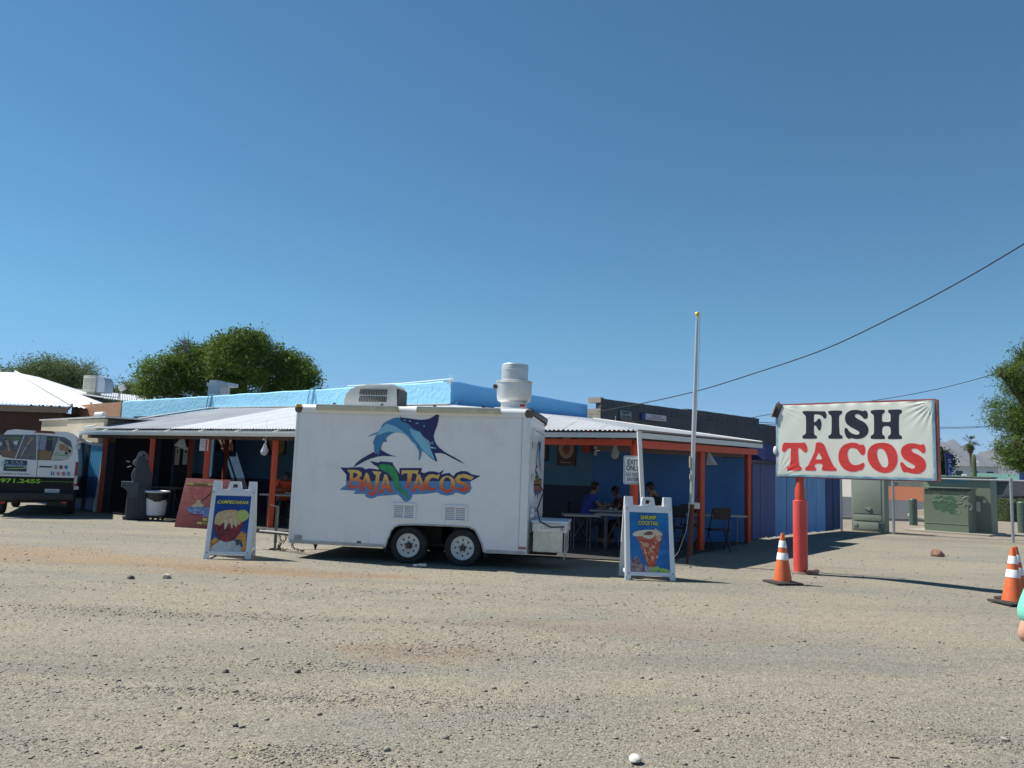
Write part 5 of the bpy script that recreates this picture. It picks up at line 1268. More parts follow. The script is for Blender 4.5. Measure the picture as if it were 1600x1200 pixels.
# --- campechana board
W, H, D = .74, 1.30, .62; pb, ph = .125, .93
t, f = aframe('white sandwich board showing a CAMPECHANA seafood cocktail poster', (-4.71, 13.24, 0), radians(10), W, H, D, pb, ph)
blue2 = food('campechana poster blue', [(.004, .03, .16), (.008, .06, .28), (.01, .10, .36)], 2.0, .35, .5)
poster_mesh(t, f, W, pb, ph, blue2, wrinkle=.0015)
cr2 = ((195,240),(740,250),(665,1020),(110,1010))
def fc(x, y, o):
    u, v = invbil(x, y, *cr2); return f((u - .5) * (W - .156), pb + ph * (1 - v), o)
pr(t, 'picture_cloth', [(120,985),(150,930),(230,870),(330,860),(480,870),(560,900),(600,960),(600,1015),(115,1005)], food('white dish', [(.32, .36, .40), (.50, .54, .56), (.60, .62, .60)], 7), .0045, fc)
orn = food('yellow fabric', [(.10, .03, .02), (.55, .22, .03), (.62, .38, .05), (.40, .10, .02)], 9, .5, 2)
pr(t, 'picture_fabric', [(115,985),(125,880),(190,820),(235,850),(260,880),(180,920),(140,975)], orn, .0052, fc)
pr(t, 'picture_fabric', [(490,860),(560,780),(600,740),(670,770),(668,1010),(570,1010),(620,950),(600,870),(540,850)], orn, .0056, fc)
pr(t, 'picture_dark_shell', [(510,890),(560,850),(600,880),(570,920),(520,930)], food('dark shell', [(.03, .03, .04), (.15, .13, .12)], 14), .006, fc, sm=3)
redb = food('dark red broth', [(.05, .006, .006), (.16, .015, .012), (.28, .03, .018), (.40, .09, .04)], 8, .3, 2)
pr(t, 'picture_bowl', [(172,600),(190,580),(300,560),(500,560),(620,580),(635,600),(600,690),(560,770),(500,840),(430,880),(360,888),(290,870),(220,810),(180,730),(168,660)], redb, .0064, fc)
topf = food('seafood topping', [(.28, .10, .04), (.60, .36, .13), (.70, .56, .28), (.42, .14, .05), (.55, .50, .2)], 16, .4, 2.2, (1, 1, 2))
pr(t, 'picture_topping', [(180,640),(185,560),(215,495),(290,462),(400,445),(510,450),(570,480),(610,560),(632,605),(590,620),(560,650),(520,640),(480,660),(430,620),(370,650),(320,620),(260,660),(215,645)], topf, .0072, fc, sm=2)
for a in ([(335,590),(375,585),(380,640),(350,710),(330,690)], [(405,570),(440,575),(460,680),(445,700),(425,640)], [(490,575),(520,570),(525,670),(500,675)]):
    pr(t, 'picture_topping', a, food('pale pieces', [(.5, .38, .26), (.72, .64, .5)], 14), .008, fc, sm=3)
for a in ([(210,545),(330,500),(400,480),(395,488),(320,512),(215,555)], [(260,500),(300,485),(330,482),(270,505)], [(300,530),(420,490),(425,500),(320,545)]):
    pr(t, 'picture_garnish', a, food('garnish', [(.5, .48, .2), (.75, .72, .5)], 20), .0084, fc)
pr(t, 'picture_lime', ellipse(612, 520, 92, 74, 24), food('lime slice', [(.30, .42, .07), (.45, .55, .12), (.60, .62, .28)], 12), .0090, fc)
pr(t, 'picture_lime_rim', ellipse(612, 520, 97, 79, 24), flatprint('lime rim', (.42, .48, .14)), .0087, fc)
u, v = place(cr2, 450, 340); X_ = (u - .5) * (W - .156); Hh_ = pb + ph * (1 - v)
tilt_text(t, f, 'CAMPECHANA', X_, Hh_, .082, .525, .006, blk, .0055, D, H, .35)
tilt_text(t, f, 'CAMPECHANA', X_, Hh_, .078, .51, .0022, M('dim yellow', (.74, .66, .08), .5), .0063, D, H, .35)
pr(t, 'poster_pale_strip', [(120,995),(230,980),(300,985),(310,1010),(180,1012)], flatprint('pale grey strip', (.55, .56, .58)), .0075, fc)  # pale grey strip along the lower left of the poster

# --- faded red poster board leaning by the posts
a0, a1 = G(272, 823), G(336, 827); rb = Wall((a0.x, a0.y), (a1.x + .12, a1.y)); RW, RH = rb.L, 1.24
t = thing('poster_board', 'faded red poster board of seafood cocktails leaning against the orange post', 'poster board', rb.w(rb.L / 2, 0), rb.yaw)
t.rotation_euler = (radians(-14), radians(0), rb.yaw)
redp = food('faded red print', [(.09, .014, .018), (.15, .022, .022), (.19, .034, .03)], 3, .6, .5, (1, 1, 3))
b = B(); b.box((0, .012, RH / 2), (RW, .02, RH), bevel=.003); b.build('board', redp, t)
cr3 = ((265,90),(960,120),(830,1125),(110,1110))
def fr(x, y, o): u, v = invbil(x, y, *cr3); return ((u - .5) * RW, -o, RH * (1 - v))
pr(t, 'title_band', [(285,180),(715,205),(705,250),(275,235)], flatprint('olive yellow', (.22, .21, .03)), .002, fr)
pr(t, 'title_band', [(560,905),(820,915),(810,975),(550,965)], flatprint('olive yellow', (.22, .21, .03)), .002, fr)
pr(t, 'title_band', [(470,990),(810,1000),(800,1045),(460,1035)], flatprint('olive yellow', (.22, .21, .03)), .002, fr)
for s_, x, y, wd_ in (('Campechana', 495, 213, .42), ('Cocktel', 690, 940, .26), ('de Camaron', 640, 1018, .34)):
    p = fr(x, y, .004); text_obj('lettering', s_, .07, M('dark red ink', (.05, .01, .01), .6), t, p, width=wd_, offset=.002)
gl = food('goblet red', [(.14, .02, .018), (.22, .05, .035), (.28, .10, .06)], 9)
gf = food('goblet foot', [(.20, .15, .10), (.28, .24, .16)], 9)
pr(t, 'picture_goblet', [(320,285),(420,262),(560,262),(685,290),(650,400),(590,480),(520,545),(440,545),(360,470),(325,380)], gl, .003, fr, sm=2)
pr(t, 'picture_foot', [(450,545),(515,545),(510,610),(570,655),(545,690),(380,690),(360,670),(440,610)], gf, .003, fr)
pr(t, 'picture_goblet', [(690,300),(890,320),(860,560),(800,730),(690,730),(690,560)], gl, .003, fr)
pr(t, 'picture_foot', [(665,735),(805,740),(820,775),(640,770)], gf, .003, fr)
bw = food('blue white plate', [(.02, .04, .15), (.04, .08, .24), (.25, .24, .24)], 10)
pr(t, 'picture_plate', [(300,700),(600,690),(650,720),(640,800),(500,840),(350,810)], bw, .0026, fr, sm=2)
pr(t, 'picture_plate', [(560,780),(830,790),(820,890),(550,880)], bw, .0024, fr)

# ================================================================== FLAGPOLE, EXIT SIGN, PAPERS
fb = P(1078, 880, 15.05); ft = P(1089.5, 490, 15.05); fb.z = 0
fp_ = thing('flagpole', 'tall slightly leaning silver flagpole with gold ball and rusty brown foot', 'flagpole', (fb.x, fb.y, 0))
def fpt(py):
    k = (880 - py) / 390; p = fb.lerp(ft, k); return Vector((p.x - fb.x, 0, p.z))
b = B(); b.tube([fpt(790), fpt(640), fpt(500)], [.045, .042, .026], 12); b.build('pole', M('silver painted pole', (.52, .53, .54), .35, .4, var=.1, scale=2), fp_)
b = B(); b.tube([fpt(868) , fpt(790)], .05, 10); b.tube([fpt(880) + Vector((-.05, 0, 0)), fpt(846) + Vector((-.04, 0, 0))], .02, 8); b.build('foot_sleeve', M('rusty brown paint', (.10, .025, .02), .7, var=.3, scale=8), fp_)
b = B(); b.sphere(fpt(491), .05, 12, 8); b.build('ball', M('gold ball', (.75, .45, .08), .35, .3), fp_)
b = B(); b.tube([fpt(497) + Vector((-.03, 0, 0)), fpt(497) + Vector((.06, -.02, 0))], .02, 6); b.build('truck', M('white cap', (.7, .7, .7), .4), fp_)
b = B(); b.tube([fpt(498) + Vector((.05, -.03, 0)), fpt(620) + Vector((.045, -.06, 0)), fpt(780) + Vector((-.01, -.06, 0))], .006, 4); b.tube([fpt(735) + Vector((-.05, -.04, 0)), fpt(790) + Vector((-.05, -.05, 0)), fpt(830) + Vector((-.1, -.05, 0)), fpt(862) + Vector((-.25, -.1, 0)), fpt(879) + Vector((-.42, -.15, 0))], .006, 4); b.build('rope', M('pale rope', (.5, .48, .42), .8), fp_)
b = B(); b.box(fpt(725) + Vector((-.06, -.02, 0)), (.03, .03, .22)); b.box(fpt(748) + Vector((-.05, -.03, 0)), (.025, .03, .1)); b.build('cleat', M('yellowed cleat', (.6, .52, .3), .5), fp_)
b = B(); b.box(fpt(792) + Vector((.06, .05, 0)), (.22, .04, .12), bevel=.01); b.build('bracket', M('white bracket', (.6, .6, .6), .5), fp_)

q0, q1 = P(974.5, 713, 15.13), P(1001.5, 756, 15.13)
xs_t = thing('traffic_sign', 'white EXIT ONLY DO NOT ENTER sign fixed to the near orange post', 'sign', ((q0.x + q1.x) / 2, 15.125, (q0.z + q1.z) / 2), radians(2))
wS, hS = .345, .555
def rrect(w_, h_, r, n=4):
    out = []
    for cx_, cy_, a in ((w_/2-r, h_/2-r, 0), (-w_/2+r, h_/2-r, 90), (-w_/2+r, -h_/2+r, 180), (w_/2-r, -h_/2+r, 270)):
        for i in range(n + 1): t_ = radians(a + 90 * i / n); out.append((cx_ + r * cos(t_), cy_ + r * sin(t_)))
    return out
b = B(); b.prism(rrect(wS, hS, .035), lambda x, z: (x, 0, z), lambda x, z: (x, .004, z)); b.build('plate', M('sign plate white', (.70, .72, .74), .35, var=.05), xs_t)
b = B(); b.flat(rrect(wS - .03, hS - .03, .03), lambda x, z: (x, -.001, z), [rrect(wS - .045, hS - .045, .025)]); b.build('border', blk, xs_t)
for s_, z, wd_, sz in (('EXIT', .15, .22, .14), ('ONLY', .035, .26, .14), ('DO NOT', -.09, .27, .095), ('ENTER', -.185, .22, .095)):
    text_obj('lettering', s_, sz, blk, xs_t, (.008, -.0025, z), width=wd_, offset=.003 if sz > .1 else .0012, extrude=.0003)
b = B(); b.cyl((0, -.004, .25), (0, .02, .25), .008, seg=6); b.cyl((0, -.004, -.25), (0, .02, -.25), .008, seg=6); b.build('bolt', alu, xs_t)

yp = eaveY(319) - .10
q = P(319, 695, yp); pn = thing('paper_notice', 'white paper notice with black arrow pointing right taped to an orange post', 'notice', q, radians(3))
b = B(); b.box((0, 0, 0), (.235, .004, .33)); b.build('paper', M('notice paper', (.55, .54, .60), .7), pn)
b = B(); b.box((-.01, -.004, -.055), (.13, .002, .012)); b.build('arrow_shaft', blk, pn); b = B(); b.flat([(.05, -.075), (.085, -.055), (.05, -.035)], lambda x, z: (x, -.004, z)); b.build('arrow_head', blk, pn)
for k in range(4): text_obj('lettering', ('ORDER HERE', 'PLEASE', 'WAIT TO', 'BE SEATED')[k], .03, M('grey ink', (.2, .2, .22), .6), pn, (0, -.003, .125 - k * .036), width=.16)
for k, (px, py, lab) in enumerate(((279, 713, 'left one of two narrow white notices pinned beside the dark doorway'), (291.5, 712.5, 'right one of two narrow white notices pinned beside the dark doorway'))):
    u, z = door_w.hit(px, py); p = door_w.w(u, z, .05)
    nn = thing('wall_notice', lab, 'notice', p, door_w.yaw, 'notices beside the doorway')
    b = B(); b.box((0, 0, 0), (.20, .006, .56)); b.build('paper', M('dim paper', (.80, .78, .72), .8, var=.1), nn)
    for j in range(7): b = B(); b.box((0, -.005, -.2 + j * .035), (.13, .002, .008)); b.build('text_line', blk, nn)
    b = B(); b.box((.0 + .02 * k, -.005, .15), (.06 + .03 * k, .002, .12)); b.build('picture', M('notice picture', (.08, .07, .06), .7), nn)

# framed food pictures on the walls
pic_bg = M('picture dark brown', (.05, .015, .012), .5, var=.3, scale=6)
plate_m = food('plate print', [(.25, .16, .09), (.36, .27, .17), (.16, .06, .04)], 8)
def wallpic(W, x0, x1, y0, y1, label, kind):
    ua, za = W.hit(x0, y0); ub_, zb = W.hit(x1, y1); w_, h_ = abs(ub_ - ua), abs(za - zb)
    t = thing('food_picture', label, 'picture', W.w((ua + ub_) / 2, (za + zb) / 2, .03), W.yaw, 'food pictures on the patio walls')
    b = B(); b.box((0, 0, 0), (w_, .03, h_)); b.build('board', pic_bg if kind != 'b' else M('picture frame black', (.01, .012, .03), .5), t)
    if kind == 'o':
        b = B(); b.flat(ellipse(0, h_ * .08, w_ * .42, h_ * .36, 28), lambda x, z: (x, -.018, z)); b.build('plate', plate_m, t)
        b = B(); b.flat(smoothpoly([(-w_*.2, 0), (-w_*.05, h_*.2), (w_*.15, h_*.22), (w_*.22, h_*.02), (w_*.05, -h_*.14)], 3), lambda x, z: (x, -.020, z)); b.build('food', food('dish print', [(.06, .02, .015), (.22, .05, .03), (.16, .12, .05)], 12), t)
        b = B(); b.box((0, -.018, -h_ * .4), (w_ * .6, .002, h_ * .035)); b.build('caption', M('caption cream', (.3, .2, .14), .6), t)
    elif kind == 'y':
        b = B(); b.flat(smoothpoly([(-w_*.35, h_*.3), (w_*.1, h_*.4), (w_*.42, h_*.1), (w_*.4, -h_*.45), (-w_*.05, -h_*.45), (-w_*.3, -.05)], 3), lambda x, z: (x, -.018, z)); b.build('plate', food('yellow dish', [(.22, .15, .05), (.40, .28, .10), (.10, .14, .05)], 8), t)
    else:
        b = B(); b.box((0, -.018, 0), (w_ * .55, .002, h_ * .75)); b.build('menu', food('menu print', [(.12, .10, .06), (.36, .30, .2), (.05, .04, .03)], 12), t)
wallpic(front, 342, 366, 666, 705, 'brown picture of an oval plate on the blue wall, right of the arrow notice', 'o')
wallpic(front, 417, 447, 662, 711, 'yellowish food picture half hidden behind the orange post by the trailer', 'y')
wallpic(patio_a, 839, 857, 677, 721, 'dark narrow menu picture partly hidden by the rear of the trailer', 'b')
wallpic(patio_a, 872.5, 900, 679, 728, 'brown picture of an oval plate on the wall right of the trailer', 'o')

# clear plastic water bags hung against flies
def bagmat():
    m, t, b_ = newmat('clear plastic bag'); b_.inputs['Base Color'].default_value = (.75, .8, .82, 1); b_.inputs['Roughness'].default_value = .12
    b_.inputs['Transmission Weight'].default_value = .55; b_.inputs['IOR'].default_value = 1.2; return m
bagm = bagmat()
def bag(px, py, Y, kind, hgt, label, seed, zc):
    p = P(px, py, Y); r = random.Random(seed); t = thing('water_bag', label, 'water bag', p, 0, 'clear water bags hung under the canopy')
    b = B()
    if kind == 'drop':
        b.lathe([(.012, 0), (.02, -.06), (.05, -hgt * .4), (.095, -hgt * .68), (.10, -hgt * .8), (.07, -hgt * .93), (.02, -hgt)], (0, 0, 0), 9)
        for v in b.bm.verts: v.co += Vector((r.uniform(-.012, .012), r.uniform(-.012, .012), r.uniform(-.01, .01)))
        b.tube([(0, 0, 0), (-.05, 0, .05), (-.07, 0, .02)], .016, 5)
    else:
        w_ = hgt * .62; v_ = [(0, 0, 0), (-w_ * (1 if kind == 'tl' else .25), 0, -hgt * (.68 if kind == 'tl' else 1)), (w_ * (.55 if kind == 'tl' else 1.0), 0, -hgt * (1 if kind == 'tl' else .98))]
        A_ = [Vector(q) for q in v_]; c_ = (A_[0] + A_[1] + A_[2]) / 3
        f0 = b.bm.verts.new(c_ + Vector((0, -.07, -.05))); f1 = b.bm.verts.new(c_ + Vector((0, .07, -.05))); V_ = [b.bm.verts.new(q) for q in A_]
        for i in range(3): j = (i + 1) % 3; b.bm.faces.new((V_[i], V_[j], f0)); b.bm.faces.new((V_[j], V_[i], f1))
        b.tube([(0, 0, 0), (0, 0, .05), (.03, 0, .06)], .014, 5)
    b.build('bag', bagm, t, smooth=(kind == 'drop'))
    b = B(); b.tube([(0, 0, .03), (0, 0, zc - p.z)], .004, 4); b.build('string', white_trim, t)
    if kind == 'drop': b = B(); b.lathe([(.003, -hgt * .55), (.07, -hgt * .68), (.08, -hgt * .8), (.05, -hgt * .92), (.003, -hgt * .95)], (0, 0, 0), 9); b.build('water', M('murky water', (.35, .42, .45), .1), t)
bag(287, 681, 22.6, 'tl', .42, 'wide triangular clear bag hanging before the dark doorway', 1, 3.0)
bag(415, 689, 19.6, 'drop', .36, 'plump clear water bag hanging left of the post beside the trailer', 2, 2.75)
bag(961, 688, 17.0, 'drop', .42, 'drop shaped clear water bag hanging left of the EXIT ONLY sign', 3, 2.95)
bag(1107, 703, 18.4, 'tr', .36, 'triangular clear bag hanging right of the middle orange post', 4, 2.75)
# red octagon tip seen under the gutter, small sconce
q = P(378, 667, 24.6)
b = B(); b.prism([(q_[0], q_[1]) for q_ in ellipse(0, 0, .26, .26, 8, pi / 8)], lambda x, z: (x, 0, z), lambda x, z: (x, .004, z)); b.mi = 1; b.flat(ellipse(0, 0, .255, .255, 8, pi / 8), lambda x, z: (x, -.002, z), [ellipse(0, 0, .235, .235, 8, pi / 8)]); b.mi = 0
o = b.build('octagon_sign', [M('octagon red', (.35, .015, .02), .5), M('octagon rim', (.5, .3, .3), .5)], None, smooth=False); o.location = q; tag(o, 'red octagonal sign whose lower edge peeps below the gutter', 'sign')
q = patio_b.hit(927, 704); p = patio_b.w(q[0], q[1], .1); t = thing('wall_lamp', 'small unlit white wall lamp under the beam left of the EXIT ONLY sign', 'wall lamp', p)
b = B(); b.cyl((0, 0, -.12), (0, 0, .0), .05, .035, 10); b.cyl((0, 0, .03), (0, 0, .1), .04, .04, 10); b.build('lamp_shade', M('cream glass', (.5, .46, .38), .4), t)
b = B(); b.box((0, .05, 0), (.03, .1, .03)); b.build('bracket', steel_d, t)

# ================================================================== VAN
vc = P(56, 750, 21.3); va = radians(27)
vr = Wall((vc.x, vc.y), (vc.x + cos(va), vc.y + sin(va)))
vn = thing('parked_van', 'white and black cleaning company van parked at the far left, seen from behind', 'van', (vc.x, vc.y, 0), va)
def vloc(px, py): return vr.hit(px, py)
zbelt = vloc(60, 745.3)[1]; ztop = vloc(57, 673)[1]
vwhite = M('van white paint', (.66, .68, .70), .25, var=.02, coat=.5); vblack = M('van black wrap', (.008, .008, .010), .55, var=.1, spec=.25)
VX = .85
half = [(1.06, .46), (1.13, .56), (1.165, .80), (1.17, zbelt), (1.165, zbelt + .02), (1.14, 1.55), (1.06, 2.02), (1.00, 2.20), (.92, 2.29), (.70, 2.335), (.35, ztop), (0, ztop)]
secs = [(0, 1, 1, 0), (.05, 1.0, 1, 0), (.5, 1.01, 1, 0), (2.0, 1.01, 1, 0), (3.9, 1.0, .995, 0), (4.5, .98, .90, 0), (5.2, .95, .62, 0), (5.9, .9, .50, 0), (6.05, .8, .45, 0)]
b = B(); rings = []
for y, sx_, sz_, _ in secs:
    pts = [(x * VX * sx_, y, .46 + (z - .46) * sz_ if z > 1.3 or sz_ > .9 else z * min(1, sz_ + .35)) for x, z in half] 
    pts += [(-x, yy, z) for x, yy, z in pts[-2::-1]]
    rings.append([b.bm.verts.new(p) for p in pts])
n = len(rings[0])
for A_, D_ in zip(rings, rings[1:]):
    for i in range(n):
        j = (i + 1) % n; f_ = b.bm.faces.new((A_[i], A_[j], D_[j], D_[i])); k = min(i, n - 2 - i) if i < n - 1 else -1
        f_.material_index = 1 if (k < 3) else 0
capf = b.bm.faces.new(rings[0][::-1]); b.bm.faces.new(rings[-1])
b.build('body', [vwhite, vblack], vn)
b = B(); b.flat([(1.13, .56), (1.165, .80), (1.168, zbelt), (-1.168, zbelt), (-1.165, .80), (-1.13, .56), (-1.06, .47), (1.06, .47)], lambda x, z: (x * VX, -.006, z)); b.build('lower_wrap', vblack, vn)
b = B(); b.box((0, -.07, .53), (1.9, .16, .2), bevel=.04); b.build('bumper', M('bumper black', (.016, .016, .018), .6), vn)
for px in (4, 100): 
    u, z = vloc(px, 786); b = B(); b.box((u, -.155, z + .02), (.14, .012, .04)); b.build('reflector', M('red lens', (.4, .02, .02), .3), vn)
b = B(); b.box((0, -.004, 1.35), (.010, .006, 1.7)); b.build('door_gap', vblack, vn)
b = B(); b.prism([(-.16, 2.265), (.36, 2.265), (.29, 2.33), (-.08, 2.33)], lambda x, z: (x, -.035, z), lambda x, z: (x, .1, z)); b.build('brake_light', M('dark red lens', (.14, .012, .015), .25), vn)
u, z = vloc(71.5, 729.5); b = B(); b.box((u, -.02, z), (.30, .035, .035), bevel=.01); b.build('handle', vblack, vn)
for sgn in (1, -1):
    b = B(); b.prism([(1.17, .80), (1.06, .80), (1.075, 1.50), (1.15, 1.50)], lambda x, z: (sgn * x * VX, -.018, z), lambda x, z: (sgn * x * VX, .12, z)); b.build('tail_light', M('tail red', (.22, .012, .015), .25), vn)
    b = B(); b.prism([(1.165, .90), (1.07, .90), (1.075, 1.12), (1.162, 1.12)], lambda x, z: (sgn * x * VX, -.022, z), lambda x, z: (sgn * x * VX, .0, z)); b.build('reverse_lens', M('milky lens', (.45, .42, .42), .25), vn)
    for k, z in ((0, .78), (1, 1.92)):
        b = B(); b.box((sgn * (1.16 if k == 0 else 1.09) * VX, -.012, z), (.12, .04, .10), bevel=.015); b.build('hinge', M('hinge grey', (.45, .47, .5), .4), vn)
    b = B(); b.box((sgn * 1.10, 4.0, 1.58), (.16, .1, .32), bevel=.03); b.build('side_mirror', vblack, vn)
for sx_ in (-1, 1):
    for y in (1.0, 4.7):
        we = bpy.data.objects.new('wheel', None); COL.objects.link(we); we.parent = vn; we.location = (sx_ * .84, y, .37)
        b = B(); b.lathe([(.22, -.1), (.34, -.11), (.368, -.07), (.37, .07), (.34, .11), (.22, .1)], (0, 0, 0), 28, 'X', close=True); b.build('tyre', rubber, we)
        b = B(); b.lathe([(.22, .06 * sx_), (.12, .09 * sx_), (.0005, .09 * sx_)], (0, 0, 0), 20, 'X'); b.build('rim', M('van rim', (.4, .4, .4), .4, .5), we)
b = B(); b.box((.0, 2.8, .42), (1.7, 5.0, .16)); b.box((.55, .35, .34), (.5, .5, .12)); b.build('underbody', steel_d, vn)
# window wrap printed with photographs
def fv(x, y, o): u, z = vloc(x / 7.5, 660 + y / 7.5); return (u, -o, z)
pr(vn, 'window_wrap', [(-330,150),(-260,140),(430,145),(690,165),(760,175),(830,220),(850,300),(850,370),(790,435),(700,447),(420,440),(160,425),(30,400),(-60,330),(-250,300),(-350,220)], food('wrap photo dim', [(.02, .02, .045), (.06, .07, .10), (.13, .13, .15)], 5, .3), .004, fv)
pr(vn, 'wrap_photo', [(0,330),(90,310),(200,350),(170,425),(30,405)], food('wrap tan', [(.12, .07, .05), (.22, .14, .11)], 6, .3), .0055, fv)
pr(vn, 'wrap_photo', [(60,210),(100,215),(120,330),(100,335)], food('wrap arm', [(.3, .18, .13), (.36, .24, .18)], 6, .3), .006, fv)
pr(vn, 'wrap_photo', [(150,225),(215,205),(200,265),(170,260)], flatprint('wrap pale', (.5, .52, .56)), .006, fv)
pr(vn, 'wrap_photo', [(290,150),(430,152),(422,430),(180,428)], food('wrap grey blue', [(.035, .04, .055), (.12, .13, .16), (.07, .08, .09)], 6, .3), .0055, fv)
pr(vn, 'wrap_photo', [(370,170),(395,180),(330,265),(300,275)], _mats['wrap arm'], .0062, fv)
pr(vn, 'wrap_photo', [(440,155),(555,165),(525,320),(432,320)], food('wrap sky', [(.14, .19, .25), (.24, .30, .38)], 6, .3), .0055, fv)
pr(vn, 'wrap_photo', [(432,330),(540,320),(610,330),(600,437),(432,437)], food('wrap warm', [(.16, .11, .09), (.22, .14, .05), (.14, .08, .08)], 7, .3), .0056, fv)
pr(vn, 'wrap_photo', [(550,170),(615,170),(605,320),(570,345),(540,320)], flatprint('wrap navy', (.02, .022, .04)), .006, fv)
pr(vn, 'wrap_photo', [(620,172),(690,175),(645,290),(612,300)], flatprint('wrap slate', (.10, .10, .14)), .0058, fv)
pr(vn, 'wrap_photo', [(692,205),(760,250),(845,300),(850,370),(785,435),(602,440)], flatprint('wrap greenish white', (.42, .46, .40)), .0056, fv)
pr(vn, 'wrap_photo', [(690,262),(720,250),(780,270),(815,310),(790,350),(740,330),(700,325)], food('wrap dog', [(.14, .06, .035), (.34, .2, .11), (.06, .04, .035)], 12, .3), .0064, fv, sm=2)
pr(vn, 'wrap_photo', ellipse(818, 338, 17, 20, 12), blk, .007, fv); pr(vn, 'wrap_photo', ellipse(777, 362, 22, 16, 12), flatprint('dog green dark', (.02, .05, .03)), .007, fv)
for a in ([(280,150),(290,150),(182,430),(172,430)], [(690,175),(697,175),(606,440),(598,440)], [(430,148),(440,148),(434,437),(424,437)], [(300,285),(306,285),(245,400),(238,400)]):
    pr(vn, 'wrap_divider', a, flatprint('divider white', (.6, .6, .62)), .0066, fv)
lime = flatprint('lime lettering', (.28, .55, .03)); dl = flatprint('dim lime', (.13, .26, .05)); slatet = flatprint('slate lettering', (.12, .14, .19))
def vtext(s_, x, y, size, width, mat, off=.0, o=.0075):
    p = fv(x, y, o); return text_obj('lettering', s_, size, mat, vn, p, 0, width=width, offset=off, extrude=.0003)
vtext('CARPET', 165, 185, .07, .36, dl, .002); vtext('CLEANING', 165, 210, .05, .34, dl, .001)
vtext('TILE & GROUT', 340, 385, .05, .36, dl, .001); vtext('UPHOLSTERY', 590, 195, .05, .26, dl, .001)
vtext('PET', 672, 365, .05, .12, M('pet green', (.05, .22, .10), .5), .001); vtext('ODOR REMOVAL', 722, 388, .05, .36, _mats['pet green'], .001)
pr(vn, 'logo_panel', [(50,435),(322,448),(310,578),(38,567)], flatprint('logo panel navy', (.014, .04, .08)), .0055, fv)
lt = flatprint('logo pale lettering', (.30, .42, .52))
vtext('MR. C.A.R.', 150, 468, .09, .52, lt, .001); vtext('Cleaning', 165, 503, .12, .62, lt, .002)
pr(vn, 'logo_underline', [(80,538),(300,532),(300,542),(80,546)], lime, .0068, fv)
vtext('LICENSED & INSURED', 172, 604, .055, .72, slatet, .001)
vtext('520.971.2455', 133, 685, .15, 1.36, lime, .004, .012)
vtext('www.mrcarcleaning.com', 650, 692, .06, .98, M('green glow text', (.12, .24, .02), .5), .001, .012)
pr(vn, 'number_plate', [(525,778),(697,782),(695,862),(523,858)], flatprint('plate white', (.48, .50, .54)), .012, fv)
vtext('CJX4113', 612, 828, .08, .33, M('plate ink', (.10, .10, .13), .5), .001, .014); vtext('ARIZONA', 612, 797, .03, .2, M('plate ink', (.10, .10, .13), .5), .0, .014)
ring_m = flatprint('icon white', (.58, .60, .64))
for (x, y, c, kind) in ((615,597,(.02,.06,.22),'f'), (682,600,(.42,.22,.22),''), (744,601,(.40,.03,.06),'g'), (803,601,(.10,.16,.30),'t'), (715,524,(.10,.03,.04),'y'), (775,526,(.05,.20,.38),''), (655,524,(.36,.32,.35),'=')):
    pr(vn, 'social_icon', ellipse(x, y, 25, 27, 20), ring_m, .006, fv)
    pr(vn, 'social_icon', ellipse(x, y, 22, 24, 20), flatprint('icon %d %d' % (x, y), c), .0066, fv)
    if kind == 'f': vtext('f', x, y, .14, .045, ring_m, .003)
    if kind == 'g': vtext('G+', x, y, .07, .07, ring_m, .001)
    if kind == 't': pr(vn, 'social_icon', [(x-12,y-6),(x,y-2),(x+12,y-8),(x+6,y+8),(x-6,y+8)], ring_m, .0072, fv)
    if kind == 'y': pr(vn, 'social_icon', [(x-13,y-9),(x+13,y-9),(x+13,y+9),(x-13,y+9)], flatprint('icon red', (.36, .06, .06)), .0072, fv)
    if kind == '=':
        for d in (-18, 18): pr(vn, 'social_icon', [(x-14,y+d-4),(x+14,y+d-4),(x+14,y+d+4),(x-14,y+d+4)], blk, .0072, fv)

# ================================================================== HAND-WASH STATION AND BIN
gpl = M('grey moulded plastic', (.026, .033, .044), .55, var=.08, scale=3, bump=.001, bscale=80)
gpl2 = M('pale grey plastic', (.10, .115, .13), .45, var=.08, scale=3)
q = G(197, 812); hw = thing('hand_wash_station', 'grey plastic hand-wash station with soap dispenser beside the white bin', 'sink', (q.x, q.y + .25, 0), radians(28))
b = B()
prof = [(-.14, .02), (.40, .02), (.44, .9), (.42, 1.25), (.28, 1.6), (.14, 1.78), (.05, 1.72), (-.02, 1.05), (-.05, .98), (-.14, .90)]
b.prism(prof, lambda x, z: (x, -.24, z), lambda x, z: (x, .24, z)); b.build('cabinet', gpl, hw)
b = B(); b.prism([(-.30, 1.02), (-.30, .88), (-.16, .78), (-.1, .60), (.12, .60), (.12, 1.02)], lambda x, z: (x, -.265, z), lambda x, z: (x, .265, z)); b.build('basin', M('mid grey plastic', (.045, .055, .07), .5), hw)
for k in range(4): b = B(); b.box((.05 + k * .1, -.247, .5), (.025, .02, .9), bevel=.006); b.build('rib', gpl, hw)
b = B(); b.prism(smoothpoly([(-.02, 1.50), (.02, 1.74), (.10, 1.86), (.20, 1.86), (.30, 1.74), (.32, 1.62), (.16, 1.60)], 3), lambda x, z: (x, -.05, z), lambda x, z: (x, .05, z), [smoothpoly([(.10, 1.78), (.20, 1.78), (.2, 1.73), (.10, 1.73)], 2)]); b.build('top_handle', gpl2, hw)
b = B(); b.lathe([(.001, -.17), (.10, -.165), (.105, 0), (.10, .165), (.001, .17)], (.03, 0, 1.54), 18, 'Y'); b.build('towel_dispenser', gpl2, hw)
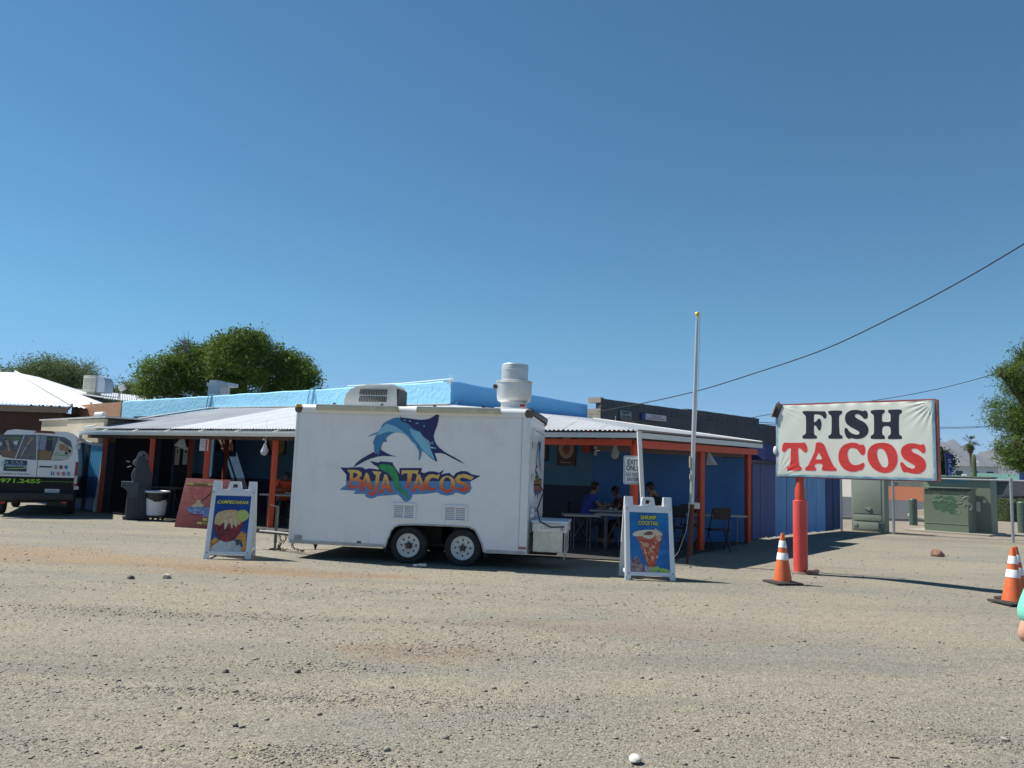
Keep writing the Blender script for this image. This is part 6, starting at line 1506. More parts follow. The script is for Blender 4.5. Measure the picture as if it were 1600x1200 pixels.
b = B(); b.tube([(.02, 0, 1.38), (-.06, 0, 1.2), (-.02, 0, 1.05)], [.05, .03, .04], 8); b.tube([(-.14, 0, 1.56), (-.24, 0, 1.57)], .02, 6); b.tube([(-.1, 0, 1.44), (-.2, 0, 1.4)], .018, 6); b.build('soap_pump', gpl2, hw)
b = B(); b.box((-.17, 0, .05), (.08, .3, .08), bevel=.02); b.box((-.11, -.1, .35), (.02, .12, .5)); b.build('foot_pump', gpl2, hw)
q = G(240, 813); bn = thing('rubbish_bin', 'round white rubbish bin with black liner standing on a wheeled dolly', 'bin', (q.x, q.y + .1, 0))
whp = M('white bin plastic', (.60, .61, .64), .4, var=.06, scale=3, dirt=(.4, .38, .36), dirt_amt=.4)
b = B(); b.lathe([(.001, .13), (.22, .13), (.235, .15), (.27, .58), (.275, .60)], (0, 0, 0), 32); b.build('bin_body', whp, bn)
b = B(); r_ = random.Random(2)
pts_ = []
seg = 32; ringA = []; ringB = []; ringC = []
for k in range(seg):
    t_ = 2 * pi * k / seg; zl = .60 - .07 * (0.5 + .5 * sin(t_ * 2.5 + 1)) - .04 * r_.random()
    for R_, z, L_ in ((.283, zl, ringA), (.29, .74, ringB), (.275, .765, ringC)): L_.append(b.bm.verts.new((R_ * cos(t_), R_ * sin(t_), z)))
for L1, L2 in ((ringA, ringB), (ringB, ringC)):
    for k in range(seg): j = (k + 1) % seg; b.bm.faces.new((L1[k], L1[j], L2[j], L2[k]))
b.build('liner', M('black liner', (.01, .01, .012), .35), bn)
b = B(); b.lathe([(.28, .745), (.315, .75), (.325, .77), (.315, .795), (.27, .80), (.25, .785)], (0, 0, 0), 32); b.build('rim', whp, bn)
b = B(); b.cyl((0, 0, .08), (0, 0, .125), .25, seg=20)
for k in range(4): t_ = pi / 4 + k * pi / 2; b.cyl((.19 * cos(t_) - .02, .19 * sin(t_), .04), (.19 * cos(t_) + .02, .19 * sin(t_), .04), .038, seg=10)
b.build('dolly', steel_d, bn)

# ================================================================== PATIO FURNITURE
ttop = M('white folding table plastic', (.34, .34, .33), .4, var=.05, scale=4)
leg_m = M('grey tube steel', (.14, .14, .15), .4, .6)
def table(p, yaw, L_, W_, label, h=.80, top=ttop):
    t = thing('folding_table', label, 'table', (p.x, p.y, 0), yaw, 'tables on the patio')
    b = B(); b.box((0, 0, h - .022), (L_, W_, .044), bevel=.01); b.build('table_top', top, t)
    for sx_ in (-1, 1):
        x = sx_ * (L_ / 2 - .22); b = B()
        b.tube([(x, -W_ * .36, .0), (x, -W_ * .36, h - .05)], .014, 6); b.tube([(x, W_ * .36, 0), (x, W_ * .36, h - .05)], .014, 6); b.tube([(x, -W_ * .36, .18), (x, W_ * .36, .18)], .011, 6); b.tube([(x, 0, .18), (x - sx_ * .3, 0, h - .05)], .010, 6)
        b.build('leg_frame', leg_m, t)
    return t
table(P(1104, 800, 18.75), radians(3), 1.75, .72, 'white folding table at the right end of the patio, by the middle orange post')
table(P(985, 800, 17.2), radians(-12), 1.5, .70, 'white folding table just behind the SHRIMP COCKTAIL board')
table(P(947, 786, 18.3), radians(6), .95, .66, 'small table between the blue-shirted and dark-clad diners', .84)
table(P(908, 786, 17.3), radians(4), .8, .6, 'small table end beside the rear of the trailer', .76)
table(P(447, 775, 20.9), radians(-10), 1.2, .7, 'white table at which the orange-shirted person leans', .84)
table(P(268, 767, 24.7), radians(-25), 1.2, .6, 'grey table in shadow behind the red poster board', .8, M('dim table top', (.16, .17, .18), .5))
chm = M('black folding chair', (.012, .012, .014), .5)
def chair(p, yaw, label):
    t = thing('folding_chair', label, 'chair', (p.x, p.y, 0), yaw, 'black folding chairs on the patio')
    b = B(); b.box((0, 0, .48), (.44, .42, .035), bevel=.012); b.build('seat', chm, t)
    b = B(); b.prism([(-.2, .72), (.2, .72), (.21, .95), (.17, .99), (-.17, .99), (-.21, .95)], lambda x, z: (x, .21 + (z - .7) * .12, z), lambda x, z: (x, .23 + (z - .7) * .12, z)); b.build('backrest', chm, t)
    for s_ in (-1, 1):
        b = B(); b.tube([(s_ * .23, -.24, 0), (s_ * .22, .04, .46), (s_ * .21, .24, .97)], .013, 6); b.build('leg', chm, t)
        b = B(); b.tube([(s_ * .20, .28, 0), (s_ * .19, -.14, .47)], .013, 6); b.build('leg', chm, t)
    return t
c0_ = chair(P(1055, 835, 18.2), radians(170), 'black folding chair drawn up at the right table, nearest the flagpole')
for px, Y_, yw, lab in ((1122, 18.0, 185, 'black folding chair before the right table, right of the middle orange post'), (1080, 19.5, 5, 'black folding chair behind the right table'), (1030, 18.6, 80, 'black folding chair between the two white tables'), (905, 18.6, 95, 'dark chair in the shadow behind the trailer chest')):
    o = copy_tree(c0_); p = P(px, 800, Y_); o.location = (p.x, p.y, 0); o.rotation_euler = (0, 0, radians(yw)); o['label'] = lab
# things on the small table
p = P(946, 780, 18.2)
for dx, hh, rr, c, lab in ((-.0, .17, .035, (.40, .34, .30), 'pale squeeze bottle standing on the small table between the diners'), (.12, .06, .05, (.62, .60, .58), 'white cup standing right of the bottle on the small table'), (-.14, .05, .09, (.5, .47, .42), 'pale plate of food left of the bottle on the small table'), (.24, .05, .045, (.55, .54, .52), 'small white bowl at the right end of the small table')):
    b = B(); b.lathe([(rr * .8, 0), (rr, .01), (rr, hh * .7), (rr * .5, hh * .85), (rr * .45, hh), (.001, hh)], (0, 0, 0), 12); o = b.build('bottle' if hh > .1 else 'tableware', M('ware %g' % dx, c, .4), None); o.location = (p.x + dx, p.y, .84); tag(o, lab, 'tableware')
p = P(452, 772, 20.9)
b = B(); b.lathe([(.03, 0), (.10, .02), (.11, .05), (.10, .05), (.03, .02)], (0, 0, 0), 14); o = b.build('tableware', M('basket', (.5, .45, .4), .6), None); o.location = (p.x - .02, p.y, .84); tag(o, 'pale food dish before the orange-shirted person', 'tableware')

# ================================================================== PEOPLE
def skinmesh(name, verts, edges, radii, root, mat, parent, lv=2):
    me = bpy.data.meshes.new(name); me.from_pydata([Vector(v) for v in verts], edges, []); me.update()
    o = bpy.data.objects.new(name, me); COL.objects.link(o); o.parent = parent
    o.modifiers.new('skin', 'SKIN'); me.skin_vertices[0] if me.skin_vertices else None
    sk = me.skin_vertices[0].data
    for i, r_ in enumerate(radii): sk[i].radius = (r_ if isinstance(r_, tuple) else (r_, r_)); sk[i].use_root = (i == root)
    o.modifiers['skin'].use_smooth_shade = True
    s_ = o.modifiers.new('sub', 'SUBSURF'); s_.levels = lv; s_.render_levels = lv
    me.materials.append(mat); return o
def person(label, loc, yaw, J, skin, shirt, trousers, hair, scale=1.0, sleeves=.55, cap=False, shorts=False):
    """J: dict of joints. limbs in pairs _l/_r"""
    t = thing('person', label, 'person', loc, yaw); t.scale = (scale,) * 3
    V_, E_, R_ = [], [], []
    idx = {}
    def v(n, p, r): idx[n] = len(V_); V_.append(Vector(p)); R_.append(r); return idx[n]
    def e(a, c): E_.append((idx[a], idx[c]))
    v('pel', J['pel'], (.15, .115)); v('waist', Vector(J['pel']).lerp(Vector(J['chest']), .5), (.135, .10)); v('chest', J['chest'], (.165, .115)); v('neck0', J['neck'], .06); 
    hd = Vector(J['head']); up = (hd - Vector(J['neck'])).normalized()
    v('jaw', hd - up * .055, .062); v('head', hd + up * .02, (.078, .092)); v('crown', hd + up * .10, .06)
    for a, c in (('pel', 'waist'), ('waist', 'chest'), ('chest', 'neck0'), ('neck0', 'jaw'), ('jaw', 'head'), ('head', 'crown')): e(a, c)
    for s_ in ('l', 'r'):
        v('sh' + s_, J['sh' + s_], .062); v('el' + s_, J['el' + s_], .042); v('wr' + s_, J['wr' + s_], .029)
        wr, el = Vector(J['wr' + s_]), Vector(J['el' + s_]); d = Vector(J.get('hd' + s_, wr - el)).normalized(); side_ = d.cross(Vector((0, 0, 1))).normalized(); nn = side_.cross(d)
        v('pm' + s_, wr + d * .075, (.036, .018)); e('chest', 'sh' + s_); e('sh' + s_, 'el' + s_); e('el' + s_, 'wr' + s_); e('wr' + s_, 'pm' + s_)
        for k, ln in enumerate((.070, .080, .075, .058)):
            o_ = side_ * ((k - 1.5) * .021); a0_ = wr + d * .095 + o_; v('f%s%d' % (s_, k), a0_, .0095); v('g%s%d' % (s_, k), a0_ + d * ln * .55 - nn * .008, .0088); v('h%s%d' % (s_, k), a0_ + d * ln * .85 - nn * .028, .0078)
            e('pm' + s_, 'f%s%d' % (s_, k)); e('f%s%d' % (s_, k), 'g%s%d' % (s_, k)); e('g%s%d' % (s_, k), 'h%s%d' % (s_, k))
        sg_ = -1; v('t' + s_, wr + d * .045 + side_ * sg_ * .040, .0105); v('u' + s_, wr + d * .085 + side_ * sg_ * .052 - nn * .01, .0092); e('pm' + s_, 't' + s_); e('t' + s_, 'u' + s_)
        v('hip' + s_, J['hip' + s_], .085); v('kn' + s_, J['kn' + s_], .06); v('an' + s_, J['an' + s_], .042); an = Vector(J['an' + s_]); v('to' + s_, J['to' + s_], (.042, .03))
        e('pel', 'hip' + s_); e('hip' + s_, 'kn' + s_); e('kn' + s_, 'an' + s_); e('an' + s_, 'to' + s_)
    skinmesh('body', V_, E_, R_, 0, skin, t)
    # shirt
    g = lambda n: V_[idx[n]]
    SV = [g('pel') + Vector((0, 0, .02)), g('waist'), g('chest'), g('neck0') - (g('neck0') - g('chest')) * .25]; SR = [(.185, .15), (.172, .14), (.215, .165), .10]; SE = [(0, 1), (1, 2), (2, 3)]
    for s_ in ('l', 'r'):
        k = len(SV); SV += [g('sh' + s_), g('sh' + s_).lerp(g('el' + s_), sleeves)]; SR += [.098, .074]; SE += [(2, k), (k, k + 1)]
    skinmesh('shirt', SV, SE, SR, 0, shirt, t)
    TV = [g('pel')]; TR = [(.162, .13)]; TE = []
    for s_ in ('l', 'r'):
        k = len(TV); end = g('kn' + s_).lerp(g('an' + s_), .1) if shorts else g('kn' + s_).lerp(g('an' + s_), .9)
        TV += [g('hip' + s_), g('kn' + s_), end]; TR += [.10, .076, .06]; TE += [(0, k), (k, k + 1), (k + 1, k + 2)]
    skinmesh('trousers', TV, TE, TR, 0, trousers, t)
    fwd = Vector(J['face']).normalized()
    b = B(); c_ = hd + up * .045 - fwd * .018; b.sphere(c_, .108, 16, 12, (.98, 1.0, 1.0))
    for vv in b.bm.verts:                                     # keep hair off the face
        r_ = vv.co - c_
        if r_.dot(fwd) > .03 and r_.dot(up) < .045: vv.co -= fwd * (r_.dot(fwd) - .02)
        vv.co += Vector((random.uniform(-1, 1), random.uniform(-1, 1), random.uniform(-1, 1))) * .004
    b.build('hair', hair, t)
    lat = fwd.cross(up).normalized(); b = B(); b.sphere(hd + fwd * .098 - up * .005, .016, 8, 6, (1, 1, 1.4)); b.build('nose', skin, t)
    for s_ in (-1, 1):
        b = B(); b.sphere(hd + fwd * .082 + lat * s_ * .032 + up * .022, .011, 8, 6); b.build('eye', M('eye dark', (.03, .02, .02), .3), t)
        b = B(); b.sphere(hd + lat * s_ * .088 - fwd * .01, .022, 8, 6, (.5, .8, 1.3)); b.build('ear', skin, t)
    b = B(); b.tube([hd + fwd * .082 + lat * .022 - up * .048, hd + fwd * .088 - up * .05, hd + fwd * .082 - lat * .022 - up * .048], .005, 5); b.build('mouth', M('lip', (.25, .08, .07), .5), t)
    for s_ in ('l', 'r'):
        an, to = g('an' + s_), g('to' + s_); m_ = an.lerp(to, .45); d = (to - an); yw = math.atan2(d.y, d.x)
        b = B(); b.box((m_.x, m_.y, min(an.z, to.z) - .005), (d.length + .13, .10, .08), rot=Euler((0, 0, yw)), bevel=.03); b.build('shoe', M('dark shoe', (.03, .03, .03), .6), t)
    return t
def seated(lean=0.12, armz=.84, reach=.42):
    L_ = lean
    return dict(pel=(0, 0, .55), chest=(.06 + L_ * .6, 0, .92), neck=(.09 + L_, 0, 1.12), head=(.13 + L_ * 1.2, 0, 1.25), face=(1, 0, -.15),
        shl=(.06 + L_, .19, 1.05), shr=(.06 + L_, -.19, 1.05), ell=(.20 + L_, .27, .86), elr=(.20 + L_, -.27, .86), wrl=(reach + L_, .14, armz), wrr=(reach + L_, -.14, armz),
        hipl=(.03, .10, .53), hipr=(.03, -.10, .53), knl=(.46, .13, .53), knr=(.46, -.13, .53), anl=(.42, .13, .10), anr=(.42, -.13, .10), tol=(.55, .14, .05), tor=(.55, -.14, .05))
skA = M('tan skin', (.24, .135, .09), .5, var=.08); skB = M('brown skin', (.20, .10, .065), .5, var=.08)
hairA = M('dark brown hair', (.018, .012, .009), .6, var=.3, scale=30); hairB = M('black hair', (.008, .007, .007), .5, var=.3, scale=30)
p = P(921, 760, 18.1)
person('diner in a royal blue T-shirt seated with back turned at the small table', (p.x - .12, 18.1, 0), radians(12), seated(.10, .90, .40), skA, M('royal blue cotton', (.02, .045, .27), .8, var=.1), M('dark jeans', (.03, .04, .06), .8), hairA, 1.06)
p = P(958, 762, 18.9)
person('dark-clad diner facing left across the small table', (p.x + .32, 18.5, 0), radians(186), seated(.16, .90, .34), skB, M('dark maroon cotton', (.10, .03, .03), .8), M('black trousers', (.015, .015, .018), .8), hairB, 1.0)
J = seated(.24, .86, .38); J['elr'] = (.40, -.2, .90); J['wrr'] = (.36, -.07, 1.17); J['hdr'] = (.02, .2, .9); J['ell'] = (.42, .2, .90); J['wrl'] = (.36, .07, 1.17); J['hdl'] = (.02, -.2, .9)
J['head'] = (.36, 0, 1.27); J['neck'] = (.26, 0, 1.14); J['face'] = (1, 0, -.25)
p = P(1013, 753, 17.7)
person('diner in a black T-shirt resting face in hands behind the SHRIMP COCKTAIL board', (p.x + .42, 17.55, 0), radians(178), J, skA, M('black cotton', (.012, .012, .015), .8), _mats['black trousers'], hairB, 1.08)
J = seated(.30, .88, .36); J['head'] = (.44, 0, 1.20); J['neck'] = (.33, 0, 1.10)
p = P(447, 748, 21.5)
person('person in a bright orange shirt leaning over the table behind the orange post', (p.x - .05, 21.6, 0), radians(-72), J, skB, M('orange cotton', (.62, .07, .02), .8, var=.1), _mats['black trousers'], hairB, 1.08)
# bystander whose elbow enters the frame at the right
Js = dict(pel=(0, 0, .98), chest=(0, 0, 1.32), neck=(0, 0, 1.52), head=(.02, 0, 1.66), face=(1, 0, -.05), shl=(0, .19, 1.45), shr=(0, -.19, 1.45), ell=(-.10, .31, 1.13), elr=(-.06, -.30, 1.15), wrl=(.15, .24, 1.12), wrr=(.18, -.24, 1.15),
    hipl=(0, .10, .93), hipr=(0, -.10, .93), knl=(.03, .12, .52), knr=(.0, -.12, .52), anl=(0, .13, .09), anr=(-.03, -.13, .09), tol=(.13, .15, .04), tor=(.12, -.15, .04))
el = P(1609, 990, 3.2)
yw = radians(62)
off = Vector((-.10, .31)); off = Vector((off.x * cos(yw) - off.y * sin(yw), off.x * sin(yw) + off.y * cos(yw)))
ps = person('bystander in a mint green T-shirt whose bent elbow enters at the right edge', (el.x - .012 - off.x, el.y - off.y, el.z - 1.16), yw, Js, M('sunlit skin', (.50, .28, .19), .5, var=.06), M('mint green cotton', (.16, .50, .38), .8, var=.08), M('grey shorts', (.12, .12, .13), .8), hairA, 1.0, sleeves=.88, shorts=True)
ps.scale.z *= (el.z - .02) / 1.13; ps.location.z = 0

# ================================================================== TREES
def leafmat(name, lo, hi, trans=.25):
    m, t, b_ = newmat(name); N = t.nodes; L = t.links; at = N.new('ShaderNodeAttribute'); at.attribute_name = 'tone'
    mx = N.new('ShaderNodeMix'); mx.data_type = 'RGBA'; mx.inputs[6].default_value = (*lo, 1); mx.inputs[7].default_value = (*hi, 1); L.new(at.outputs['Fac'], mx.inputs[0])
    L.new(mx.outputs[2], b_.inputs['Base Color']); b_.inputs['Roughness'].default_value = .65; b_.inputs['Specular IOR Level'].default_value = .25
    tr_ = N.new('ShaderNodeBsdfTranslucent'); L.new(mx.outputs[2], tr_.inputs[0]); ms = N.new('ShaderNodeMixShader'); ms.inputs[0].default_value = trans
    L.new(b_.outputs[0], ms.inputs[1]); L.new(tr_.outputs[0], ms.inputs[2]); L.new(ms.outputs[0], N['Material Output'].inputs[0]); return m
def leaves(clumps, per, size, aspect, spread, seed, droop=0.0):
    r = np.random.default_rng(seed); cl = np.asarray(clumps); n = len(cl) * per
    c = np.repeat(cl[:, :3], per, 0); cs = np.repeat(cl[:, 3], per)
    p = c + r.normal(0, 1, (n, 3)) * np.stack([cs, cs, cs * .75], 1) * spread
    d = r.normal(0, 1, (n, 3)); d[:, 2] -= droop; d /= np.linalg.norm(d, axis=1)[:, None]
    q = r.normal(0, 1, (n, 3)); s_ = np.cross(d, q); s_ /= np.linalg.norm(s_, axis=1)[:, None]
    L_ = size * np.exp(r.normal(0, .3, n))[:, None]; Wd = L_ * aspect
    V_ = np.stack([p - d * L_ / 2, p + s_ * Wd / 2, p + d * L_ / 2, p - s_ * Wd / 2], 1).reshape(-1, 3)
    F_ = np.arange(n * 4).reshape(-1, 4); tone = np.repeat(np.clip(np.repeat(r.uniform(0, 1, len(cl)), per) * .5 + r.uniform(0, .5, n), 0, 1), 4)
    return V_, F_, tone
def tree(name, label, base, lobes, mat, trunkm, seed, nclump, per, size, aspect, spread, droop=0, trunk_r=.25, fill=.35, cs=(.25, .55), twigs=0, cat='tree', group=None):
    r = random.Random(seed); t = thing(name, label, cat, base, 0, group); cl = []
    tot = sum(l[3] * l[4] * l[5] for l in lobes)
    for (x, y, z, rx, ry, rz) in lobes:
        for _ in range(max(4, int(nclump * rx * ry * rz / tot))):
            a = Vector((r.gauss(0, 1), r.gauss(0, 1), r.gauss(0, 1))).normalized(); k = r.uniform(.78, 1.04) if r.random() > fill else r.uniform(.2, .8)
            cl.append((x + a.x * rx * k, y + a.y * ry * k, z + a.z * rz * k, r.uniform(*cs)))
    b = B(); top = max(l[2] for l in lobes); c0 = lobes[0]
    tk = [Vector((0, 0, 0)), Vector((r.uniform(-.1, .1), 0, top * .25)), Vector((c0[0] * .3, c0[1] * .3, top * .45))]
    b.tube(tk, [trunk_r, trunk_r * .8, trunk_r * .65], 9)
    for l in lobes:
        e_ = Vector((l[0], l[1], l[2])); mid_ = tk[2].lerp(e_, .5) + Vector((r.uniform(-.3, .3), r.uniform(-.3, .3), r.uniform(.1, .5)))
        b.tube([tk[2], mid_, e_], [trunk_r * .5, trunk_r * .3, trunk_r * .1], 6)
        for _ in range(5 + twigs):
            a = Vector((r.gauss(0, 1), r.gauss(0, 1), r.gauss(.2, 1))).normalized(); k = .95 if not twigs else 1.12; q_ = e_ + Vector((a.x * l[3], a.y * l[4], a.z * l[5])) * k
            m_ = e_.lerp(q_, .5) + Vector((r.uniform(-.2, .2), r.uniform(-.2, .2), r.uniform(0, .3))); b.tube([mid_.lerp(e_, .7), m_, q_], [trunk_r * .12, trunk_r * .07, trunk_r * .02], 4)
    b.build('trunk', trunkm, t)
    V_, F_, tone = leaves(cl, per, size, aspect, spread, seed, droop); o = np_mesh('crown', V_, F_, mat, t, tone); return t
bark = M('grey brown bark', (.10, .075, .055), .9, var=.3, scale=4)
lf1 = leafmat('dense green leaves', (.026, .062, .009), (.16, .25, .036), .35)
lf2 = leafmat('dusty green leaves', (.06, .10, .035), (.18, .23, .095), .35)
lf3 = leafmat('feathery green leaves', (.035, .085, .012), (.16, .23, .035), .35)
lf4 = leafmat('dark shrub leaves', (.012, .035, .012), (.035, .07, .02), .15)
def lobe(px, py, Y, rx, rz, base, ry=None, dy=0):
    p = P(px, py, Y) - base; return (p.x, dy, p.z, rx, ry or rx * .9, rz)
Yb = 42.0; base = P(385, 700, Yb); base.z = 0
s1 = Yb / 1200
lobs = [lobe(388, 577, Yb, 44*s1, 52*s1, base, dy=-1.6), lobe(325, 585, Yb, 42*s1, 36*s1, base), lobe(268, 592, Yb, 38*s1, 32*s1, base, dy=-.8), lobe(446, 588, Yb, 42*s1, 40*s1, base, dy=.6),
        lobe(300, 556, Yb, 34*s1, 24*s1, base, dy=.6), lobe(352, 548, Yb, 30*s1, 20*s1, base), lobe(232, 606, Yb, 22*s1, 16*s1, base), lobe(475, 600, Yb, 25*s1, 26*s1, base), lobe(430, 560, Yb, 24*s1, 20*s1, base), lobe(390, 545, Yb, 36*s1, 26*s1, base, dy=-.6)]
T1 = tree('broadleaf_tree', 'big dense rounded green tree rising behind the blue restaurant', base, lobs, lf1, bark, 5, 1150, 90, .12, .45, .62, trunk_r=.4, fill=.22, cs=(.22, .48))
# bare dead twigs sticking out of its crown
r = random.Random(3); b = B(); q = P(300, 552, Yb) - base
for _ in range(9):
    a = Vector((r.uniform(-1, .3), r.uniform(-.2, .2), r.uniform(.3, 1))).normalized(); L_ = r.uniform(.5, 1.2); p1 = q + a * L_ * .5 + Vector((0, -.6, 0)); p2 = q + a * L_ + Vector((r.uniform(-.2, .2), -.6, .05))
    b.tube([q + Vector((.3, -.6, -.6)), p1, p2], [.03, .018, .006], 4)
    for _ in range(3): d_ = Vector((r.uniform(-1, .6), 0, r.uniform(0, .8))).normalized() * r.uniform(.2, .5); b.tube([p1, p1 + d_], [.012, .004], 3)
b.build('dead_twigs', M('pale dead twigs', (.2, .17, .15), .9), T1)
Yc = 66.0; base = P(80, 690, Yc); base.z = 0; s2 = Yc / 1200
tree('desert_tree', 'feathery dusty green tree behind the white metal roof at far left', base, [lobe(80, 592, Yc, 45*s2, 32*s2, base), lobe(45, 590, Yc, 34*s2, 22*s2, base), lobe(118, 588, Yc, 36*s2, 22*s2, base), lobe(20, 596, Yc, 28*s2, 18*s2, base), lobe(75, 576, Yc, 24*s2, 16*s2, base), lobe(150, 608, Yc, 30*s2, 14*s2, base)],
     lf2, bark, 8, 700, 44, .20, .28, .9, droop=-.3, trunk_r=.3, fill=.4, cs=(.35, .7))
base = P(205, 690, 58); base.z = 0; s3 = 58 / 1200
tree('desert_tree', 'low wispy tree showing left of the big dense tree', base, [lobe(212, 612, 58, 22*s3, 13*s3, base), lobe(188, 618, 58, 20*s3, 10*s3, base)], lf2, bark, 9, 140, 44, .18, .3, .9, trunk_r=.15, fill=.4, cs=(.3, .6))
Yd = 36.0; base = P(1650, 760, Yd); base.z = 0; s4 = Yd / 1200
rl = [lobe(1625, 705, Yd, 62*s4, 34*s4, base), lobe(1575, 700, Yd, 26*s4, 24*s4, base, dy=-.4), lobe(1620, 645, Yd, 60*s4, 34*s4, base, dy=.5), lobe(1588, 668, Yd, 26*s4, 16*s4, base), lobe(1640, 590, Yd, 70*s4, 40*s4, base), lobe(1585, 582, Yd, 28*s4, 12*s4, base), lobe(1600, 553, Yd, 20*s4, 16*s4, base), lobe(1562, 583, Yd, 14*s4, 5*s4, base), lobe(1660, 545, Yd, 52*s4, 28*s4, base), lobe(1700, 640, Yd, 70*s4, 80*s4, base), lobe(1590, 610, Yd, 16*s4, 6*s4, base), lobe(1597, 725, Yd, 22*s4, 12*s4, base)]
tree('mesquite_tree', 'tall feathery mesquite tree leaning into frame at the right edge', base, rl, lf3, bark, 12, 2000, 60, .14, .2, .75, droop=.2, trunk_r=.28, fill=.35, cs=(.15, .38), twigs=5)
Yt = 92.0; base = P(1462, 760, Yt); base.z = 0; s5 = Yt / 1200
tree('broadleaf_tree', 'dark green tree peeping out just right of the FISH TACOS sign', base, [lobe(1466, 722, Yt, 17*s5, 18*s5, base), lobe(1452, 715, Yt, 14*s5, 14*s5, base)], lf4, bark, 14, 260, 40, .3, .5, .8, trunk_r=.25, cs=(.4, .7))
# palm
Yp = 150.0; pb_ = P(1518, 745, Yp); pb_.z = 0; ptop = P(1516, 694, Yp) - pb_
pm = thing('palm_tree', 'tall slim fan palm against the mountains', 'palm tree', pb_)
b = B(); b.tube([(0, 0, 0), (ptop.x * .5, 0, ptop.z * .5), (ptop.x, 0, ptop.z)], [.34, .26, .22], 8); b.build('trunk', M('palm bark', (.10, .075, .06), .9), pm)
b = B(); b.lathe([(.25, -1.9), (.5, -1.5), (.62, -.7), (.45, .1), (.1, .2)], tuple(ptop), 10); b.build('dead_skirt', M('dry palm skirt', (.09, .055, .035), .95, var=.3, scale=2), pm)
r = random.Random(6); palmm = M('palm green', (.06, .10, .03), .6, var=.4, scale=1.5)
for k in range(30):
    az = r.uniform(0, 2 * pi); el_ = r.uniform(-.7, 1.35); L_ = r.uniform(1.5, 2.0); d = Vector((cos(az) * cos(el_), sin(az) * cos(el_), sin(el_))); b = B()
    up_ = Vector((0, 0, 1)); sd_ = d.cross(up_).normalized(); c_ = ptop + Vector((0, 0, .3)); mid_ = c_ + d * L_ * .5
    for j in range(-5, 6):
        a = j * .16; dd = (d * cos(a) + sd_ * sin(a)).normalized(); e_ = mid_ + dd * L_ * .62 * (1 - abs(j) * .05) + Vector((0, 0, -.25 - .1 * abs(j) * .3)); w_ = sd_ * .11
        b.quad(mid_ - w_ * .4, mid_ + w_ * .4, e_ + w_ * .3, e_ - w_ * .3)
    b.tube([c_, mid_], .03, 3); b.build('frond', palmm, pm, smooth=False, fixn=False)
# saguaro
q = P(1523, 760, 58); q.z = 0; hz = P(1523, 709, 58).z
b = B(); R_ = [(.13, 0), (.14, .8), (.155, hz * .5), (.15, hz * .85), (.12, hz * .95), (.06, hz * .99), (.001, hz)]
b.lathe(R_, (0, 0, 0), 24)
for v in b.bm.verts:
    a = math.atan2(v.co.y, v.co.x); k = 1 + .10 * (1 if int(round(a / (2 * pi / 24))) % 2 else -1); v.co.x *= k; v.co.y *= k
o = b.build('saguaro_cactus', M('saguaro skin', (.12, .15, .07), .8, var=.2, scale=2, dirt=(.22, .2, .13), dirt_amt=.5), None); o.location = q; tag(o, 'single tall saguaro column beyond the green cabinets', 'cactus')

# ================================================================== RIGHT-HAND BACKGROUND
asph = M('street asphalt', (.055, .055, .058), .9, var=.12, scale=.8, bump=.003, bscale=30)
b = B(); b.flat([(4, 36.2), (19.9, 37.4), (27.3, 42.3), (70, 48), (260, 62), (260, 118), (4, 104)], lambda x, y: (x, y, .004)); struct(b.build('street', asph, None))
kerbm = M('kerb concrete', (.30, .27, .22), .9, var=.12, scale=1.5)
def kerb(pts, name='kerb', h=.12, w_=.16):
    b = B()
    for a, c in zip(pts, pts[1:]):
        a = Vector(a); c = Vector(c); d = (c - a).normalized(); n_ = Vector((-d.y, d.x)) * w_ / 2; v_ = [(a + n_), (a - n_), (c - n_), (c + n_)]
        lo = [b.bm.verts.new((q_.x, q_.y, -.01)) for q_ in v_]; hi = [b.bm.verts.new((q_.x, q_.y, h)) for q_ in v_]
        b.bm.faces.new(hi)
        for i in range(4): j = (i + 1) % 4; b.bm.faces.new((lo[i], lo[j], hi[j], hi[i]))
    return struct(b.build(name, kerbm, None))
kerb([(4, 36.1), (19.9, 37.3), (27.3, 42.2), (70, 47.9), (200, 58)])
isl = [G(1418, 806), G(1428, 800.5), G(1446, 798), G(1470, 800), G(1500, 806), G(1500, 811), G(1446, 810.5)]
b = B(); b.prism([(p.x, p.y) for p in isl], lambda x, y: (x, y, .12), lambda x, y: (x, y, 0)); b.mi = 1
cx_ = sum(p.x for p in isl) / 7; cy_ = sum(p.y for p in isl) / 7; b.flat([(cx_ + (p.x - cx_) * .93, cy_ + (p.y - cy_) * .9) for p in isl], lambda x, y: (x, y, .124)); struct(b.build('traffic_island', [kerbm, M('bare dirt', (.20, .155, .105), .95, var=.15, scale=1)], None))
b = B(); b.flat([(11.5, 27.2), (36, 20), (60, 46.0), (27.3, 41.8), (19.9, 36.9), (10, 36)], lambda x, y: (x, y, .006)); struct(b.build('verge', M('dirt verge', (.235, .195, .145), .95, var=.2, scale=1.2, bump=.01, bscale=8), None))
